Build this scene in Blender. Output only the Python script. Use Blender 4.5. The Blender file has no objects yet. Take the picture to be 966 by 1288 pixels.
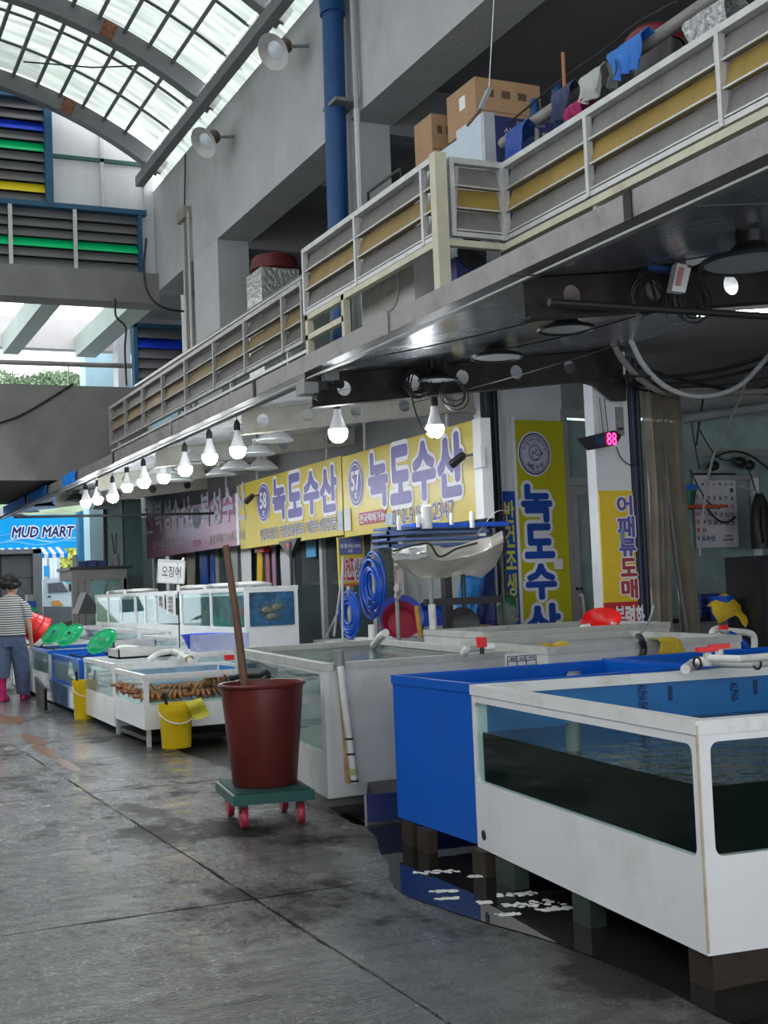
import bpy, bmesh, math, random
from mathutils import Vector, Matrix, noise
R = random.Random(7)
SC = bpy.context.scene
COL = SC.collection
V3 = Vector
rad = math.radians

# ------------------------------------------------------------------ camera
EYE = V3((0, 0, 1.3)); FPX = 1600.0; W_, H_ = 966, 1288
def cam_axes(vx=-250, vy=768, roll=.04):
    th = math.atan(roll); c, s = math.cos(th), math.sin(th)
    x, y = vx - W_/2, vy - H_/2
    u, v = x*c - y*s, x*s + y*c
    pitch = math.atan(v/FPX); yaw = math.atan(-u*math.cos(pitch)/FPX)
    fwd = V3((math.sin(yaw)*math.cos(pitch), math.cos(yaw)*math.cos(pitch), math.sin(pitch)))
    r0 = V3((math.cos(yaw), -math.sin(yaw), 0)); u0 = r0.cross(fwd)
    return fwd, r0*c - u0*s, -r0*s - u0*c
FWD, RGT, DWN = cam_axes()
cam = bpy.data.cameras.new('camera'); camo = bpy.data.objects.new('camera', cam); COL.objects.link(camo)
m = Matrix.Identity(4)
for i in range(3):
    m[i][0], m[i][1], m[i][2], m[i][3] = RGT[i], -DWN[i], -FWD[i], EYE[i]
camo.matrix_world = m
cam.sensor_fit = 'HORIZONTAL'; cam.sensor_width = 36; cam.lens = FPX/W_*36; cam.clip_end = 500; cam.clip_start = .05
SC.camera = camo
# surveying helpers: where a sight line meets a real plane of the place
def ray(x, y): return (FWD*FPX + RGT*(x - W_/2) + DWN*(y - H_/2))/FPX
def onX(x, y, X): d = ray(x, y); return EYE + d*(X/d.x)
def onY(x, y, Y): d = ray(x, y); return EYE + d*(Y/d.y)
def onZ(x, y, z): d = ray(x, y); return EYE + d*((z - EYE.z)/d.z)

# ------------------------------------------------------------------ world, light, exposure
SC.view_settings.view_transform = 'Standard'; SC.view_settings.look = 'None'
SC.view_settings.gamma = 1; SC.view_settings.use_curve_mapping = False
SC.view_settings.exposure = 1.0
world = bpy.data.worlds.new('overcast_sky'); SC.world = world; world.use_nodes = True
wn = world.node_tree.nodes; wl = world.node_tree.links
bgn = wn['Background']
wtc = wn.new('ShaderNodeTexCoord'); wno = wn.new('ShaderNodeTexNoise'); wno.inputs['Scale'].default_value = 2.2; wno.inputs['Detail'].default_value = 3
wr = wn.new('ShaderNodeValToRGB'); wr.color_ramp.elements[0].position = .3; wr.color_ramp.elements[1].position = .7
wr.color_ramp.elements[0].color = (.84, .90, .96, 1); wr.color_ramp.elements[1].color = (.97, .98, 1, 1)
wl.new(wtc.outputs['Generated'], wno.inputs['Vector']); wl.new(wno.outputs['Fac'], wr.inputs['Fac']); wl.new(wr.outputs['Color'], bgn.inputs['Color'])
bgn.inputs['Strength'].default_value = 1.6

# ------------------------------------------------------------------ materials
MATS = {}
def mat(name, col, rough=.5, metal=0.0, var=.12, vscale=6.0, bump=0.0, bscale=30.0, trans=0.0, alpha=1.0, spec=.5, emit=0, dirt=None, dscale=1.5, coat=0, ior=1.45, stretch=None, rvar=0):
    if name in MATS: return MATS[name]
    M = bpy.data.materials.new(name); M.use_nodes = True
    nt = M.node_tree; n = nt.nodes; l = nt.links; b = n['Principled BSDF']
    b.inputs['Roughness'].default_value = rough; b.inputs['Metallic'].default_value = metal
    b.inputs['Specular IOR Level'].default_value = spec; b.inputs['IOR'].default_value = ior
    b.inputs['Transmission Weight'].default_value = trans; b.inputs['Alpha'].default_value = alpha
    b.inputs['Coat Weight'].default_value = coat
    tc = n.new('ShaderNodeTexCoord'); src = tc.outputs['Object']
    if stretch:
        mp = n.new('ShaderNodeMapping'); mp.inputs['Scale'].default_value = stretch
        l.new(src, mp.inputs['Vector']); src = mp.outputs['Vector']
    c4 = (*col, 1)
    if var > 0 or dirt:
        no = n.new('ShaderNodeTexNoise'); no.inputs['Scale'].default_value = vscale; no.inputs['Detail'].default_value = 5; no.inputs['Roughness'].default_value = .65
        l.new(src, no.inputs['Vector'])
        rp = n.new('ShaderNodeValToRGB'); e = rp.color_ramp.elements; e[0].position = .3; e[1].position = .7
        e[0].color = (*[c*(1-var) for c in col], 1); e[1].color = (*[min(1, c*(1+var)) for c in col], 1)
        l.new(no.outputs['Fac'], rp.inputs['Fac']); out = rp.outputs['Color']
        if dirt:
            n2 = n.new('ShaderNodeTexNoise'); n2.inputs['Scale'].default_value = dscale; n2.inputs['Detail'].default_value = 8; n2.inputs['Roughness'].default_value = .75
            l.new(src, n2.inputs['Vector'])
            r2 = n.new('ShaderNodeValToRGB'); r2.color_ramp.elements[0].position = .52; r2.color_ramp.elements[1].position = .72
            r2.color_ramp.elements[0].color = (0, 0, 0, 1); r2.color_ramp.elements[1].color = (.75, .75, .75, 1)
            l.new(n2.outputs['Fac'], r2.inputs['Fac'])
            mx = n.new('ShaderNodeMix'); mx.data_type = 'RGBA'; l.new(r2.outputs['Color'], mx.inputs['Factor'])
            l.new(out, mx.inputs['A']); mx.inputs['B'].default_value = (*dirt, 1); out = mx.outputs['Result']
        l.new(out, b.inputs['Base Color'])
        if rvar:
            mr = n.new('ShaderNodeMapRange'); mr.inputs['From Min'].default_value = .3; mr.inputs['From Max'].default_value = .7
            mr.inputs['To Min'].default_value = max(0, rough-rvar); mr.inputs['To Max'].default_value = min(1, rough+rvar)
            l.new(no.outputs['Fac'], mr.inputs['Value']); l.new(mr.outputs['Result'], b.inputs['Roughness'])
    else: b.inputs['Base Color'].default_value = c4
    if bump:
        nb = n.new('ShaderNodeTexNoise'); nb.inputs['Scale'].default_value = bscale; nb.inputs['Detail'].default_value = 4
        l.new(src, nb.inputs['Vector']); bp = n.new('ShaderNodeBump'); bp.inputs['Strength'].default_value = bump; bp.inputs['Distance'].default_value = .02
        l.new(nb.outputs['Fac'], bp.inputs['Height']); l.new(bp.outputs['Normal'], b.inputs['Normal'])
    if emit:
        b.inputs['Emission Color'].default_value = c4; b.inputs['Emission Strength'].default_value = emit
    MATS[name] = M; return M

def glassmat(name, tint=(.85, .95, .93), gloss=.0, haze=0.0, hcol=(.6, .7, .7), rough=.02):
    """thin pane: transparent + fresnel gloss + optional milky film"""
    if name in MATS: return MATS[name]
    M = bpy.data.materials.new(name); M.use_nodes = True
    nt = M.node_tree; n = nt.nodes; l = nt.links; n.clear()
    out = n.new('ShaderNodeOutputMaterial'); tr = n.new('ShaderNodeBsdfTransparent'); tr.inputs['Color'].default_value = (*tint, 1)
    gl = n.new('ShaderNodeBsdfGlossy'); gl.inputs['Roughness'].default_value = rough; gl.inputs['Color'].default_value = (.95, .97, 1, 1)
    fr = n.new('ShaderNodeLayerWeight'); fr.inputs['Blend'].default_value = .5
    pw = n.new('ShaderNodeMath'); pw.operation = 'POWER'; pw.inputs[1].default_value = 5; l.new(fr.outputs['Facing'], pw.inputs[0])
    mul = n.new('ShaderNodeMath'); mul.operation = 'MULTIPLY_ADD'; mul.inputs[1].default_value = .45; mul.inputs[2].default_value = .012+gloss*.03
    l.new(pw.outputs[0], mul.inputs[0])
    a = tr.outputs['BSDF']
    if haze:
        df = n.new('ShaderNodeBsdfDiffuse'); df.inputs['Color'].default_value = (*hcol, 1)
        tc = n.new('ShaderNodeTexCoord'); no = n.new('ShaderNodeTexNoise'); no.inputs['Scale'].default_value = 3; no.inputs['Detail'].default_value = 5
        l.new(tc.outputs['Object'], no.inputs['Vector'])
        mr = n.new('ShaderNodeMapRange'); mr.inputs['From Min'].default_value = .3; mr.inputs['From Max'].default_value = .7
        mr.inputs['To Min'].default_value = haze*.75; mr.inputs['To Max'].default_value = min(1, haze*1.25); l.new(no.outputs['Fac'], mr.inputs['Value'])
        m1 = n.new('ShaderNodeMixShader'); l.new(mr.outputs['Result'], m1.inputs['Fac'])
        l.new(a, m1.inputs[1]); l.new(df.outputs['BSDF'], m1.inputs[2]); a = m1.outputs['Shader']
    ms = n.new('ShaderNodeMixShader'); l.new(mul.outputs['Value'], ms.inputs['Fac']); l.new(a, ms.inputs[1]); l.new(gl.outputs['BSDF'], ms.inputs[2])
    l.new(ms.outputs['Shader'], out.inputs['Surface'])
    MATS[name] = M; return M

def emat(name, col, s):
    if name in MATS: return MATS[name]
    M = bpy.data.materials.new(name); M.use_nodes = True; n = M.node_tree.nodes; l = M.node_tree.links; n.clear()
    o = n.new('ShaderNodeOutputMaterial'); e = n.new('ShaderNodeEmission'); e.inputs['Color'].default_value = (*col, 1); e.inputs['Strength'].default_value = s
    l.new(e.outputs['Emission'], o.inputs['Surface']); MATS[name] = M; return M

def clothmat(name, tint, haze, gloss=.3):  # clear plastic film
    return glassmat(name, tint, gloss, haze, tint, .12)

# ------------------------------------------------------------------ mesh building
WM = {}
def wm(o): return WM.get(o.name, Matrix.Identity(4))
class MB:
    def __init__(s, M=None): s.v = []; s.f = []; s.M = M
    def add(s, vs, fs):
        b = len(s.v)
        if s.M is not None: vs = [s.M @ V3(v) for v in vs]
        s.v += [tuple(v) for v in vs]; s.f += [tuple(b+i for i in f) for f in fs]; return s
    def box(s, lo, hi):
        x0, y0, z0 = lo; x1, y1, z1 = hi
        return s.add([(x0,y0,z0),(x1,y0,z0),(x1,y1,z0),(x0,y1,z0),(x0,y0,z1),(x1,y0,z1),(x1,y1,z1),(x0,y1,z1)],
                     [(0,3,2,1),(4,5,6,7),(0,1,5,4),(1,2,6,5),(2,3,7,6),(3,0,4,7)])
    def obox(s, c, U, V, N, w, h, d):
        """box centred at c with half axes along unit U,V,N"""
        c = V3(c); U = V3(U)*w/2; V = V3(V)*h/2; N = V3(N)*d/2
        vs = [c+U*a+V*b+N*e for e in (-1, 1) for a, b in ((-1,-1),(1,-1),(1,1),(-1,1))]
        return s.add(vs, [(0,3,2,1),(4,5,6,7),(0,1,5,4),(1,2,6,5),(2,3,7,6),(3,0,4,7)])
    def beam(s, a, b, w, h, up=(0, 0, 1)):
        a, b = V3(a), V3(b); N = (b-a).normalized(); U = N.cross(V3(up))
        if U.length < 1e-4: U = N.cross(V3((1, 0, 0)))
        U.normalize(); V = U.cross(N)
        return s.obox((a+b)/2, U, V, N, w, h, (b-a).length)
    def tube(s, pts, r, n=8, closed=False, caps=True):
        pts = [V3(p) for p in pts]; m_ = len(pts); rs = r if isinstance(r, (list, tuple)) else [r]*m_
        vs = []; prev = None
        for i, p in enumerate(pts):
            if closed: t = pts[(i+1) % m_]-pts[i-1]
            else: t = pts[min(i+1, m_-1)]-pts[max(i-1, 0)]
            t = t.normalized() if t.length > 1e-9 else V3((0, 0, 1))
            if prev is None:
                a = V3((0, 0, 1)) if abs(t.z) < .9 else V3((1, 0, 0)); U = t.cross(a).normalized()
            else:
                U = prev - t*prev.dot(t)
                U = U.normalized() if U.length > 1e-6 else t.cross(V3((0, 0, 1))).normalized()
            prev = U; Vv = t.cross(U)
            vs += [p+(U*math.cos(2*math.pi*k/n)+Vv*math.sin(2*math.pi*k/n))*rs[i] for k in range(n)]
        fs = []
        for i in range(m_ if closed else m_-1):
            j = (i+1) % m_
            fs += [(i*n+k, i*n+(k+1) % n, j*n+(k+1) % n, j*n+k) for k in range(n)]
        if caps and not closed: fs += [tuple(range(n))[::-1], tuple((m_-1)*n+k for k in range(n))]
        return s.add(vs, fs)
    def cyl(s, a, b, r, n=12, r2=None): return s.tube([a, b], [r, r if r2 is None else r2], n)
    def lathe(s, prof, c, n=24, axis=None, sx=1, sy=1):
        """prof (r,z) rings about +z through c; axis: optional 3x3 rotation"""
        c = V3(c); vs = []
        for r_, z in prof:
            for k in range(n):
                a = 2*math.pi*k/n; p = V3((r_*math.cos(a)*sx, r_*math.sin(a)*sy, z))
                vs.append(c + (axis @ p if axis is not None else p))
        fs = []
        for i in range(len(prof)-1):
            fs += [(i*n+k, i*n+(k+1) % n, (i+1)*n+(k+1) % n, (i+1)*n+k) for k in range(n)]
        if prof[0][0] > 1e-6: fs.append(tuple(range(n))[::-1])
        if prof[-1][0] > 1e-6: fs.append(tuple((len(prof)-1)*n+k for k in range(n)))
        return s.add(vs, fs)
    def ball(s, c, r, n=10, m_=7, sc=(1, 1, 1), jit=0):
        c = V3(c); prof = []
        vs = []; fs = []
        for i in range(m_+1):
            ph = math.pi*i/m_
            for k in range(n):
                a = 2*math.pi*k/n; q = 1+R.uniform(-jit, jit)
                vs.append(c+V3((math.sin(ph)*math.cos(a)*sc[0], math.sin(ph)*math.sin(a)*sc[1], math.cos(ph)*sc[2]))*r*q)
        for i in range(m_):
            fs += [(i*n+k, (i+1)*n+k, (i+1)*n+(k+1) % n, i*n+(k+1) % n) for k in range(n)]
        return s.add(vs, fs)
    def loft(s, rings, n=14, caps=True):
        """rings: (centre, rx, ry[, U, V])"""
        vs = []
        for rg in rings:
            c = V3(rg[0]); U = V3(rg[3]) if len(rg) > 3 else V3((1, 0, 0)); V = V3(rg[4]) if len(rg) > 4 else V3((0, 1, 0))
            vs += [c+U*rg[1]*math.cos(2*math.pi*k/n)+V*rg[2]*math.sin(2*math.pi*k/n) for k in range(n)]
        fs = []
        for i in range(len(rings)-1):
            fs += [(i*n+k, i*n+(k+1) % n, (i+1)*n+(k+1) % n, (i+1)*n+k) for k in range(n)]
        if caps: fs += [tuple(range(n))[::-1], tuple((len(rings)-1)*n+k for k in range(n))]
        return s.add(vs, fs)
    def prism(s, poly, N):
        """extrude a closed 3-D polygon by vector N"""
        n = len(poly); N = V3(N); vs = [V3(p) for p in poly]+[V3(p)+N for p in poly]
        return s.add(vs, [tuple(range(n))[::-1], tuple(range(n, 2*n))]+[(i, (i+1) % n, n+(i+1) % n, n+i) for i in range(n)])
    def sheet(s, grid, t=0.0, N=(0, 0, 1)):
        """grid[i][j] of points -> surface, thickness t along N"""
        a, b = len(grid), len(grid[0]); N = V3(N)
        vs = [V3(p) for row in grid for p in row]
        fs = [(i*b+j, i*b+j+1, (i+1)*b+j+1, (i+1)*b+j) for i in range(a-1) for j in range(b-1)]
        if t:
            k = len(vs); vs += [v+N*t for v in vs]; fs += [tuple(k+q for q in f[::-1]) for f in fs]
            ed = [j for j in range(b)]+[i*b+b-1 for i in range(1, a)]+[(a-1)*b+j for j in range(b-2, -1, -1)]+[i*b for i in range(a-2, 0, -1)]
            fs += [(ed[i], ed[(i+1) % len(ed)], k+ed[(i+1) % len(ed)], k+ed[i]) for i in range(len(ed))]
        return s.add(vs, fs)
    def panel(s, P, U, V, w, h, t, hole=None, rc=.03):
        """upright plate, outer face through P (thickness goes against U x V); hole=(u0,v0,u1,v1) rounded"""
        P, U, V = V3(P), V3(U).normalized(), V3(V).normalized(); N = U.cross(V).normalized()
        if not hole:
            return s.add([P+U*a+V*b-N*c for c in (0, t) for a, b in ((0, 0), (w, 0), (w, h), (0, h))],
                         [(0,1,2,3),(7,6,5,4),(0,4,5,1),(1,5,6,2),(2,6,7,3),(3,7,4,0)])
        u0, v0, u1, v1 = hole; inn = []; out = []; q = 5
        for (cx, cy, a0, ox, oy) in ((u0+rc, v0+rc, 180, 0, 0), (u1-rc, v0+rc, 270, w, 0), (u1-rc, v1-rc, 0, w, h), (u0+rc, v1-rc, 90, 0, h)):
            for k in range(q):
                a = rad(a0+90*k/(q-1)); inn.append((cx+rc*math.cos(a), cy+rc*math.sin(a))); out.append((ox, oy))
        n = len(inn)
        vs = [P+U*a+V*b-N*c for c in (0, t) for lst in (out, inn) for a, b in lst]
        fs = []
        for i in range(n):
            j = (i+1) % n
            if out[i] == out[j]:
                fs += [(i, n+j, n+i), (2*n+i, 3*n+i, 3*n+j)]
            else:
                fs += [(i, j, n+j, n+i), (2*n+j, 2*n+i, 3*n+i, 3*n+j), (i, 2*n+i, 2*n+j, j)]
            fs.append((n+i, n+j, 3*n+j, 3*n+i))
        return s.add(vs, fs)
    def build(s, name, m_, parent=None, smooth=False, org=None, **kw):
        me = bpy.data.meshes.new(name)
        o = bpy.data.objects.new(name, me); COL.objects.link(o)
        vs = s.v
        if parent is not None:
            inv = wm(parent).inverted(); vs = [inv @ V3(v) for v in vs]; o.parent = parent; WM[o.name] = wm(parent).copy()
        else:
            if org is None:
                xs = [v[0] for v in vs]; ys = [v[1] for v in vs]; zs = [v[2] for v in vs]
                org = ((min(xs)+max(xs))/2, (min(ys)+max(ys))/2, min(zs))
            org = V3(org); vs = [V3(v)-org for v in vs]; o.location = org; WM[o.name] = Matrix.Translation(org)
        me.from_pydata([tuple(v) for v in vs], [], s.f); me.update()
        bm = bmesh.new(); bm.from_mesh(me); bmesh.ops.remove_doubles(bm, verts=bm.verts, dist=1e-5); bmesh.ops.recalc_face_normals(bm, faces=bm.faces)
        bm.to_mesh(me); bm.free()
        if m_ is not None: me.materials.append(m_)
        if smooth:
            me.polygons.foreach_set('use_smooth', [True]*len(me.polygons))
            me.set_sharp_from_angle(angle=rad(40))
        for k, v in kw.items(): o[k] = v
        return o
def tag(o, label, cat, group=None, kind=None):
    o['label'] = label; o['category'] = cat
    if group: o['group'] = group
    if kind: o['kind'] = kind
    return o
def thing(name, loc, label, cat, group=None, rz=0):
    o = bpy.data.objects.new(name, None); COL.objects.link(o); o.empty_display_size = .1
    o.location = V3(loc); o.rotation_euler = (0, 0, rz)
    WM[o.name] = Matrix.Translation(V3(loc)) @ Matrix.Rotation(rz, 4, 'Z')
    return tag(o, label, cat, group)
def struct(o): o['kind'] = 'structure'; return o
def sthing(name, loc):
    o = bpy.data.objects.new(name, None); COL.objects.link(o); o.location = V3(loc); WM[o.name] = Matrix.Translation(V3(loc)); o['kind'] = 'structure'; return o
def inst(src, parent, off):
    """another piece sharing src's mesh, shifted by world vector off"""
    c = src.copy(); COL.objects.link(c); c.parent = parent
    c.location = src.location + wm(parent).to_3x3().inverted() @ V3(off); WM[c.name] = Matrix.Translation(V3(off)) @ wm(parent); return c
def copy_thing(root, loc, label=None, rz=None):
    r = root.copy(); COL.objects.link(r); r.location = V3(loc)
    if rz is not None: r.rotation_euler = (0, 0, rz)
    if label: r['label'] = label
    WM[r.name] = Matrix.Translation(V3(loc)) @ Matrix.Rotation(r.rotation_euler.z, 4, 'Z')
    def rec(a, b):
        for ch in list(a.children):
            c = ch.copy(); COL.objects.link(c); c.parent = b; rec(ch, c)
    rec(root, r); return r

FONTCACHE = {}
def text_mesh(st, off, vertical=False, spacing=1.0):
    key = (st, off, vertical, spacing)
    if key not in FONTCACHE:
        cu = bpy.data.curves.new('letters', 'FONT'); cu.body = '\n'.join(st) if vertical else st
        cu.size = 1; cu.offset = off; cu.resolution_u = 2; cu.align_x = 'CENTER'; cu.space_line = spacing if vertical else 1; cu.fill_mode = 'FRONT'
        if not vertical: cu.space_character = spacing
        o = bpy.data.objects.new('letters', cu); COL.objects.link(o); bpy.context.view_layer.update()
        me = bpy.data.meshes.new_from_object(o)
        vs = [tuple(v.co) for v in me.vertices]; fs = [tuple(p.vertices) for p in me.polygons]
        bpy.data.objects.remove(o); bpy.data.meshes.remove(me); bpy.data.curves.remove(cu)
        FONTCACHE[key] = (vs, fs)
    return FONTCACHE[key]
def letters(name, st, m_, C, U, V, w, h, parent, off=.03, outline=None, ooff=.08, vertical=False, lift=.004, spacing=1.0, thick=.002, label=None):
    """flat raised lettering centred on C, filling w x h in the plane U,V"""
    C, U, V = V3(C), V3(U).normalized(), V3(V).normalized(); N = U.cross(V)
    vs, fs = text_mesh(st, 0, vertical, spacing)
    if not vs: return None
    x0, x1 = min(v[0] for v in vs), max(v[0] for v in vs); y0, y1 = min(v[1] for v in vs), max(v[1] for v in vs)
    sx, sy = w/(x1-x0), h/(y1-y0); cx, cy = (x0+x1)/2, (y0+y1)/2
    res = None
    em = min(sx, sy*1.0) if not vertical else min(sx, sy)
    for (o_, mt, lf, nm) in ((ooff, outline, lift, 'letter_outline'), (off, m_, lift+.003, name)):
        if mt is None: continue
        # bold strokes: the glyph stamped at small offsets all round, like a cut-out sticker
        sh = [(0, 0)]
        if o_ > 0: sh += [(o_*math.cos(a), o_*math.sin(a)) for a in [q*math.pi/(4 if o_ < .04 else 6) for q in range(8 if o_ < .04 else 12)]]
        if o_ > .07: sh += [(o_*.5*math.cos(a), o_*.5*math.sin(a)) for a in [q*math.pi/3+.3 for q in range(6)]]
        mb = MB()
        for i_, (a, b) in enumerate(sh): mb.add([C+U*((v[0]-cx+a)*sx)+V*((v[1]-cy+b)*sy)+N*(lf+.00004*i_) for v in vs], fs)
        res = mb.build(nm, mt, parent)
        if nm != 'letter_outline' and label: res['label'] = label
    return res
def catenary(a, b, sag, n=14):
    a, b = V3(a), V3(b)
    return [a.lerp(b, i/n)-V3((0, 0, sag*4*(i/n)*(1-i/n))) for i in range(n+1)]
def smooth_path(pts, n=6):
    pts = [V3(p) for p in pts]; out = []
    P_ = [pts[0]*2-pts[1]]+pts+[pts[-1]*2-pts[-2]]
    for i in range(1, len(P_)-2):
        for k in range(n):
            t = k/n; p0, p1, p2, p3 = P_[i-1], P_[i], P_[i+1], P_[i+2]
            out.append(.5*((2*p1)+(p2-p0)*t+(2*p0-5*p1+4*p2-p3)*t*t+(3*p1-p0-3*p2+p3)*t**3))
    out.append(pts[-1]); return out

#@@MATERIALS
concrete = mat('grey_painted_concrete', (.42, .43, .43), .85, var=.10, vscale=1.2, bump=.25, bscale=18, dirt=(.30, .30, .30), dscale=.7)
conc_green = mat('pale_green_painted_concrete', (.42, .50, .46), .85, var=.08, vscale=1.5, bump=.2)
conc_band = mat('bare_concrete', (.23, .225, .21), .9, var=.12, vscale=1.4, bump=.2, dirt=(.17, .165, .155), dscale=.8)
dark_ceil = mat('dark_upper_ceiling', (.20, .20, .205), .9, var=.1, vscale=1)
steel_grey = mat('grey_painted_steel', (.16, .165, .17), .5, var=.12, vscale=5)
rust = mat('rusty_bolt_plate', (.22, .09, .05), .8, var=.4, vscale=20)
navy_frame = mat('navy_frame_paint', (.02, .09, .17), .5)
slat_grey = mat('grey_louvre_slat', (.17, .165, .17), .55, var=.08, vscale=3)
slat_blue = mat('blue_louvre_slat', (.01, .05, .62), .45, var=.05)
slat_green = mat('green_louvre_slat', (.0, .62, .20), .45, var=.05)
slat_yellow = mat('yellow_louvre_slat', (.85, .66, .02), .45, var=.05)
alu = mat('weathered_aluminium', (.56, .56, .55), .45, metal=.3, var=.15, vscale=8, rvar=.12)
alu_cream = mat('cream_painted_steel', (.55, .52, .40), .6, var=.12, vscale=6, dirt=(.3, .26, .18), dscale=3)
rail_grey = mat('grey_rail_slat', (.20, .195, .185), .5, metal=.1, var=.12, vscale=4, dirt=(.13, .12, .11), dscale=2.5)
rail_ochre = mat('ochre_rail_slat', (.30, .205, .05), .5, var=.12, vscale=4, dirt=(.19, .13, .05), dscale=2.5)
gutter_m = mat('dusty_gutter_metal', (.24, .23, .22), .5, metal=.3, var=.35, vscale=4, dirt=(.10, .09, .08), dscale=2.2, rvar=.15)
blue_foil = mat('blue_plastic_sheet', (.02, .22, .75), .8, var=.3, vscale=12, spec=.1)
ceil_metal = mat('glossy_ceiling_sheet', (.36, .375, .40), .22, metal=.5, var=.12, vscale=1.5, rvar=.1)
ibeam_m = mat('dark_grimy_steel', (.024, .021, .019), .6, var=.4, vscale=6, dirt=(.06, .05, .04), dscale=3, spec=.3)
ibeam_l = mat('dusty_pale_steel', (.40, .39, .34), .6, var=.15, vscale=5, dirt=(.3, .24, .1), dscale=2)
white_frp = mat('white_tank_panel', (.78, .79, .80), .3, var=.04, vscale=2, dirt=(.62, .60, .55), dscale=1.6, coat=.3)
white_trim = mat('white_tank_trim', (.74, .75, .74), .35, var=.05, vscale=5, dirt=(.45, .43, .36), dscale=4)
white_old = mat('weathered_white_tank', (.60, .61, .59), .45, var=.08, vscale=3, dirt=(.42, .40, .33), dscale=2)
white_wall = mat('white_painted_plaster', (.66, .68, .70), .8, var=.05, vscale=2, dirt=(.5, .5, .48), dscale=3)
blue_tank = mat('bright_blue_tank_panel', (.002, .105, .52), .3, var=.08, vscale=2, coat=0, spec=.35)
blue_liner = mat('blue_tank_liner', (.012, .15, .42), .4, var=.12, vscale=3)
water_dark = mat('murky_seawater', (.008, .012, .009), .05, var=.3, vscale=2, bump=.5, bscale=9, spec=.4, ior=1.33)
water_green = mat('greenish_seawater', (.10, .16, .15), .06, var=.25, vscale=2.5, bump=.5, bscale=8, ior=1.33)
water_clear = mat('pale_seawater', (.35, .45, .47), .05, var=.3, vscale=3, bump=.5, bscale=10, ior=1.33)
BODY = {'murky_seawater': mat('murky_seawater_depth', (.006, .009, .007), .9, var=.4, vscale=2, spec=0), 'greenish_seawater': mat('greenish_seawater_depth', (.035, .065, .055), .9, var=.4, vscale=2.5, spec=0),
        'pale_seawater': mat('pale_seawater_depth', (.16, .24, .25), .9, var=.4, vscale=3, spec=0), 'blue_green_seawater': mat('blue_green_depth', (.035, .12, .15), .9, var=.6, vscale=5, spec=0)}
glass = glassmat('clear_tank_glass')
glass_hazy = glassmat('salt_hazed_glass', (.8, .92, .9), .3, .25, (.5, .58, .58))
glass_film = glassmat('frosted_shop_glass', (.7, .85, .82), .6, .75, (.28, .37, .36), .06)
glass_dark = glassmat('shop_glass', (.5, .6, .6), .3, .3, (.12, .15, .15), .04)
black_rub = mat('black_rubber', (.02, .02, .02), .5, var=.2)
black_pl = mat('black_plastic', (.018, .018, .02), .35, var=.2)
dark_wood = mat('wet_wood_block', (.035, .026, .019), .4, var=.35, vscale=14, stretch=(1, 6, 6))
green_wood = mat('mossy_wet_block', (.03, .05, .04), .4, var=.35, vscale=14)
pvc = mat('white_pvc_pipe', (.74, .74, .70), .35, var=.08, vscale=8, dirt=(.5, .48, .38), dscale=6)
pvc_grey = mat('grey_pvc_pipe', (.22, .23, .24), .4, var=.1)
red_pl = mat('red_plastic', (.62, .02, .02), .35, var=.08)
red_bright = mat('bright_red_plastic', (.85, .02, .015), .3, var=.05)
maroon = mat('maroon_tub_plastic', (.13, .020, .016), .4, var=.18, vscale=4, dirt=(.085, .018, .015), dscale=3)
dolly_green = mat('green_dolly_plastic', (.01, .085, .07), .45, var=.15)
yellow_pl = mat('yellow_bucket_plastic', (.80, .55, .01), .35, var=.06)
yellow_cloth = mat('yellow_rubber_cloth', (.55, .38, .02), .6, var=.2, bump=.3)
wood_pole = mat('brown_wooden_pole', (.14, .075, .045), .6, var=.25, vscale=10, stretch=(4, 4, .4))
hose_blue = mat('blue_hose', (.005, .07, .42), .35, var=.1)
pipe_blue = mat('blue_painted_drainpipe', (.008, .06, .19), .4, var=.1, vscale=3)
net_green = mat('green_mesh_plastic', (.01, .45, .15), .5, var=.15)
white_pl = mat('white_plastic', (.80, .80, .79), .35, var=.04)
sign_yellow = mat('yellow_sign_board', (.60, .47, .035), .35, var=.06, vscale=2)
sign_yellow2 = mat('deep_yellow_banner', (.50, .47, .01), .4, var=.06, vscale=2)
sign_blue = mat('indigo_sign_letters', (.12, .10, .34), .4, var=.04)
sign_blue2 = mat('royal_blue_letters', (.015, .075, .38), .4, var=.05)
sign_white = mat('white_sign_film', (.80, .80, .84), .4, var=.02)
sign_purple = mat('dusky_purple_sign_board', (.30, .10, .17), .25, var=.2, vscale=1.5)
sign_lilac = mat('pale_lilac_letters', (.48, .46, .58), .4, var=.05)
sign_red = mat('red_sign_film', (.50, .03, .03), .4, var=.05)
sign_navy = mat('navy_sign_film', (.02, .03, .12), .4, var=.05)
ink = mat('black_ink', (.015, .015, .02), .5, var=0)
ink_red = mat('red_ink', (.45, .02, .03), .5, var=0)
card = mat('brown_cardboard', (.36, .22, .12), .8, var=.1, vscale=5)
styro = mat('pale_blue_chest_panel', (.50, .58, .66), .5, var=.05)
paper = mat('white_paper', (.75, .75, .74), .7, var=.03)
tarp_grey = clothmat('clear_grimy_plastic_sheet', (.62, .58, .52), .72)
curtain_m = clothmat('yellowed_strip_curtain', (.50, .45, .37), .42, .9)
bulb_m = emat('lit_led_bulb', (.93, .97, 1), 60)
tube_m = emat('lit_fluorescent_tube', (.93, .97, 1), 14)
led_red = emat('red_led_digits', (1, .02, .10), 6)
shade_w = mat('white_enamel_shade', (.62, .63, .62), .4, var=.1)
shade_glow = emat('lit_lamp_diffuser', (.95, .98, 1), 6.0)
skin_m = mat('skin', (.55, .33, .23), .5, var=.06)
hair_m = mat('dark_hair', (.02, .013, .012), .5, var=.4, vscale=40, bump=.6, bscale=80)
#@@BODY

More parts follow.
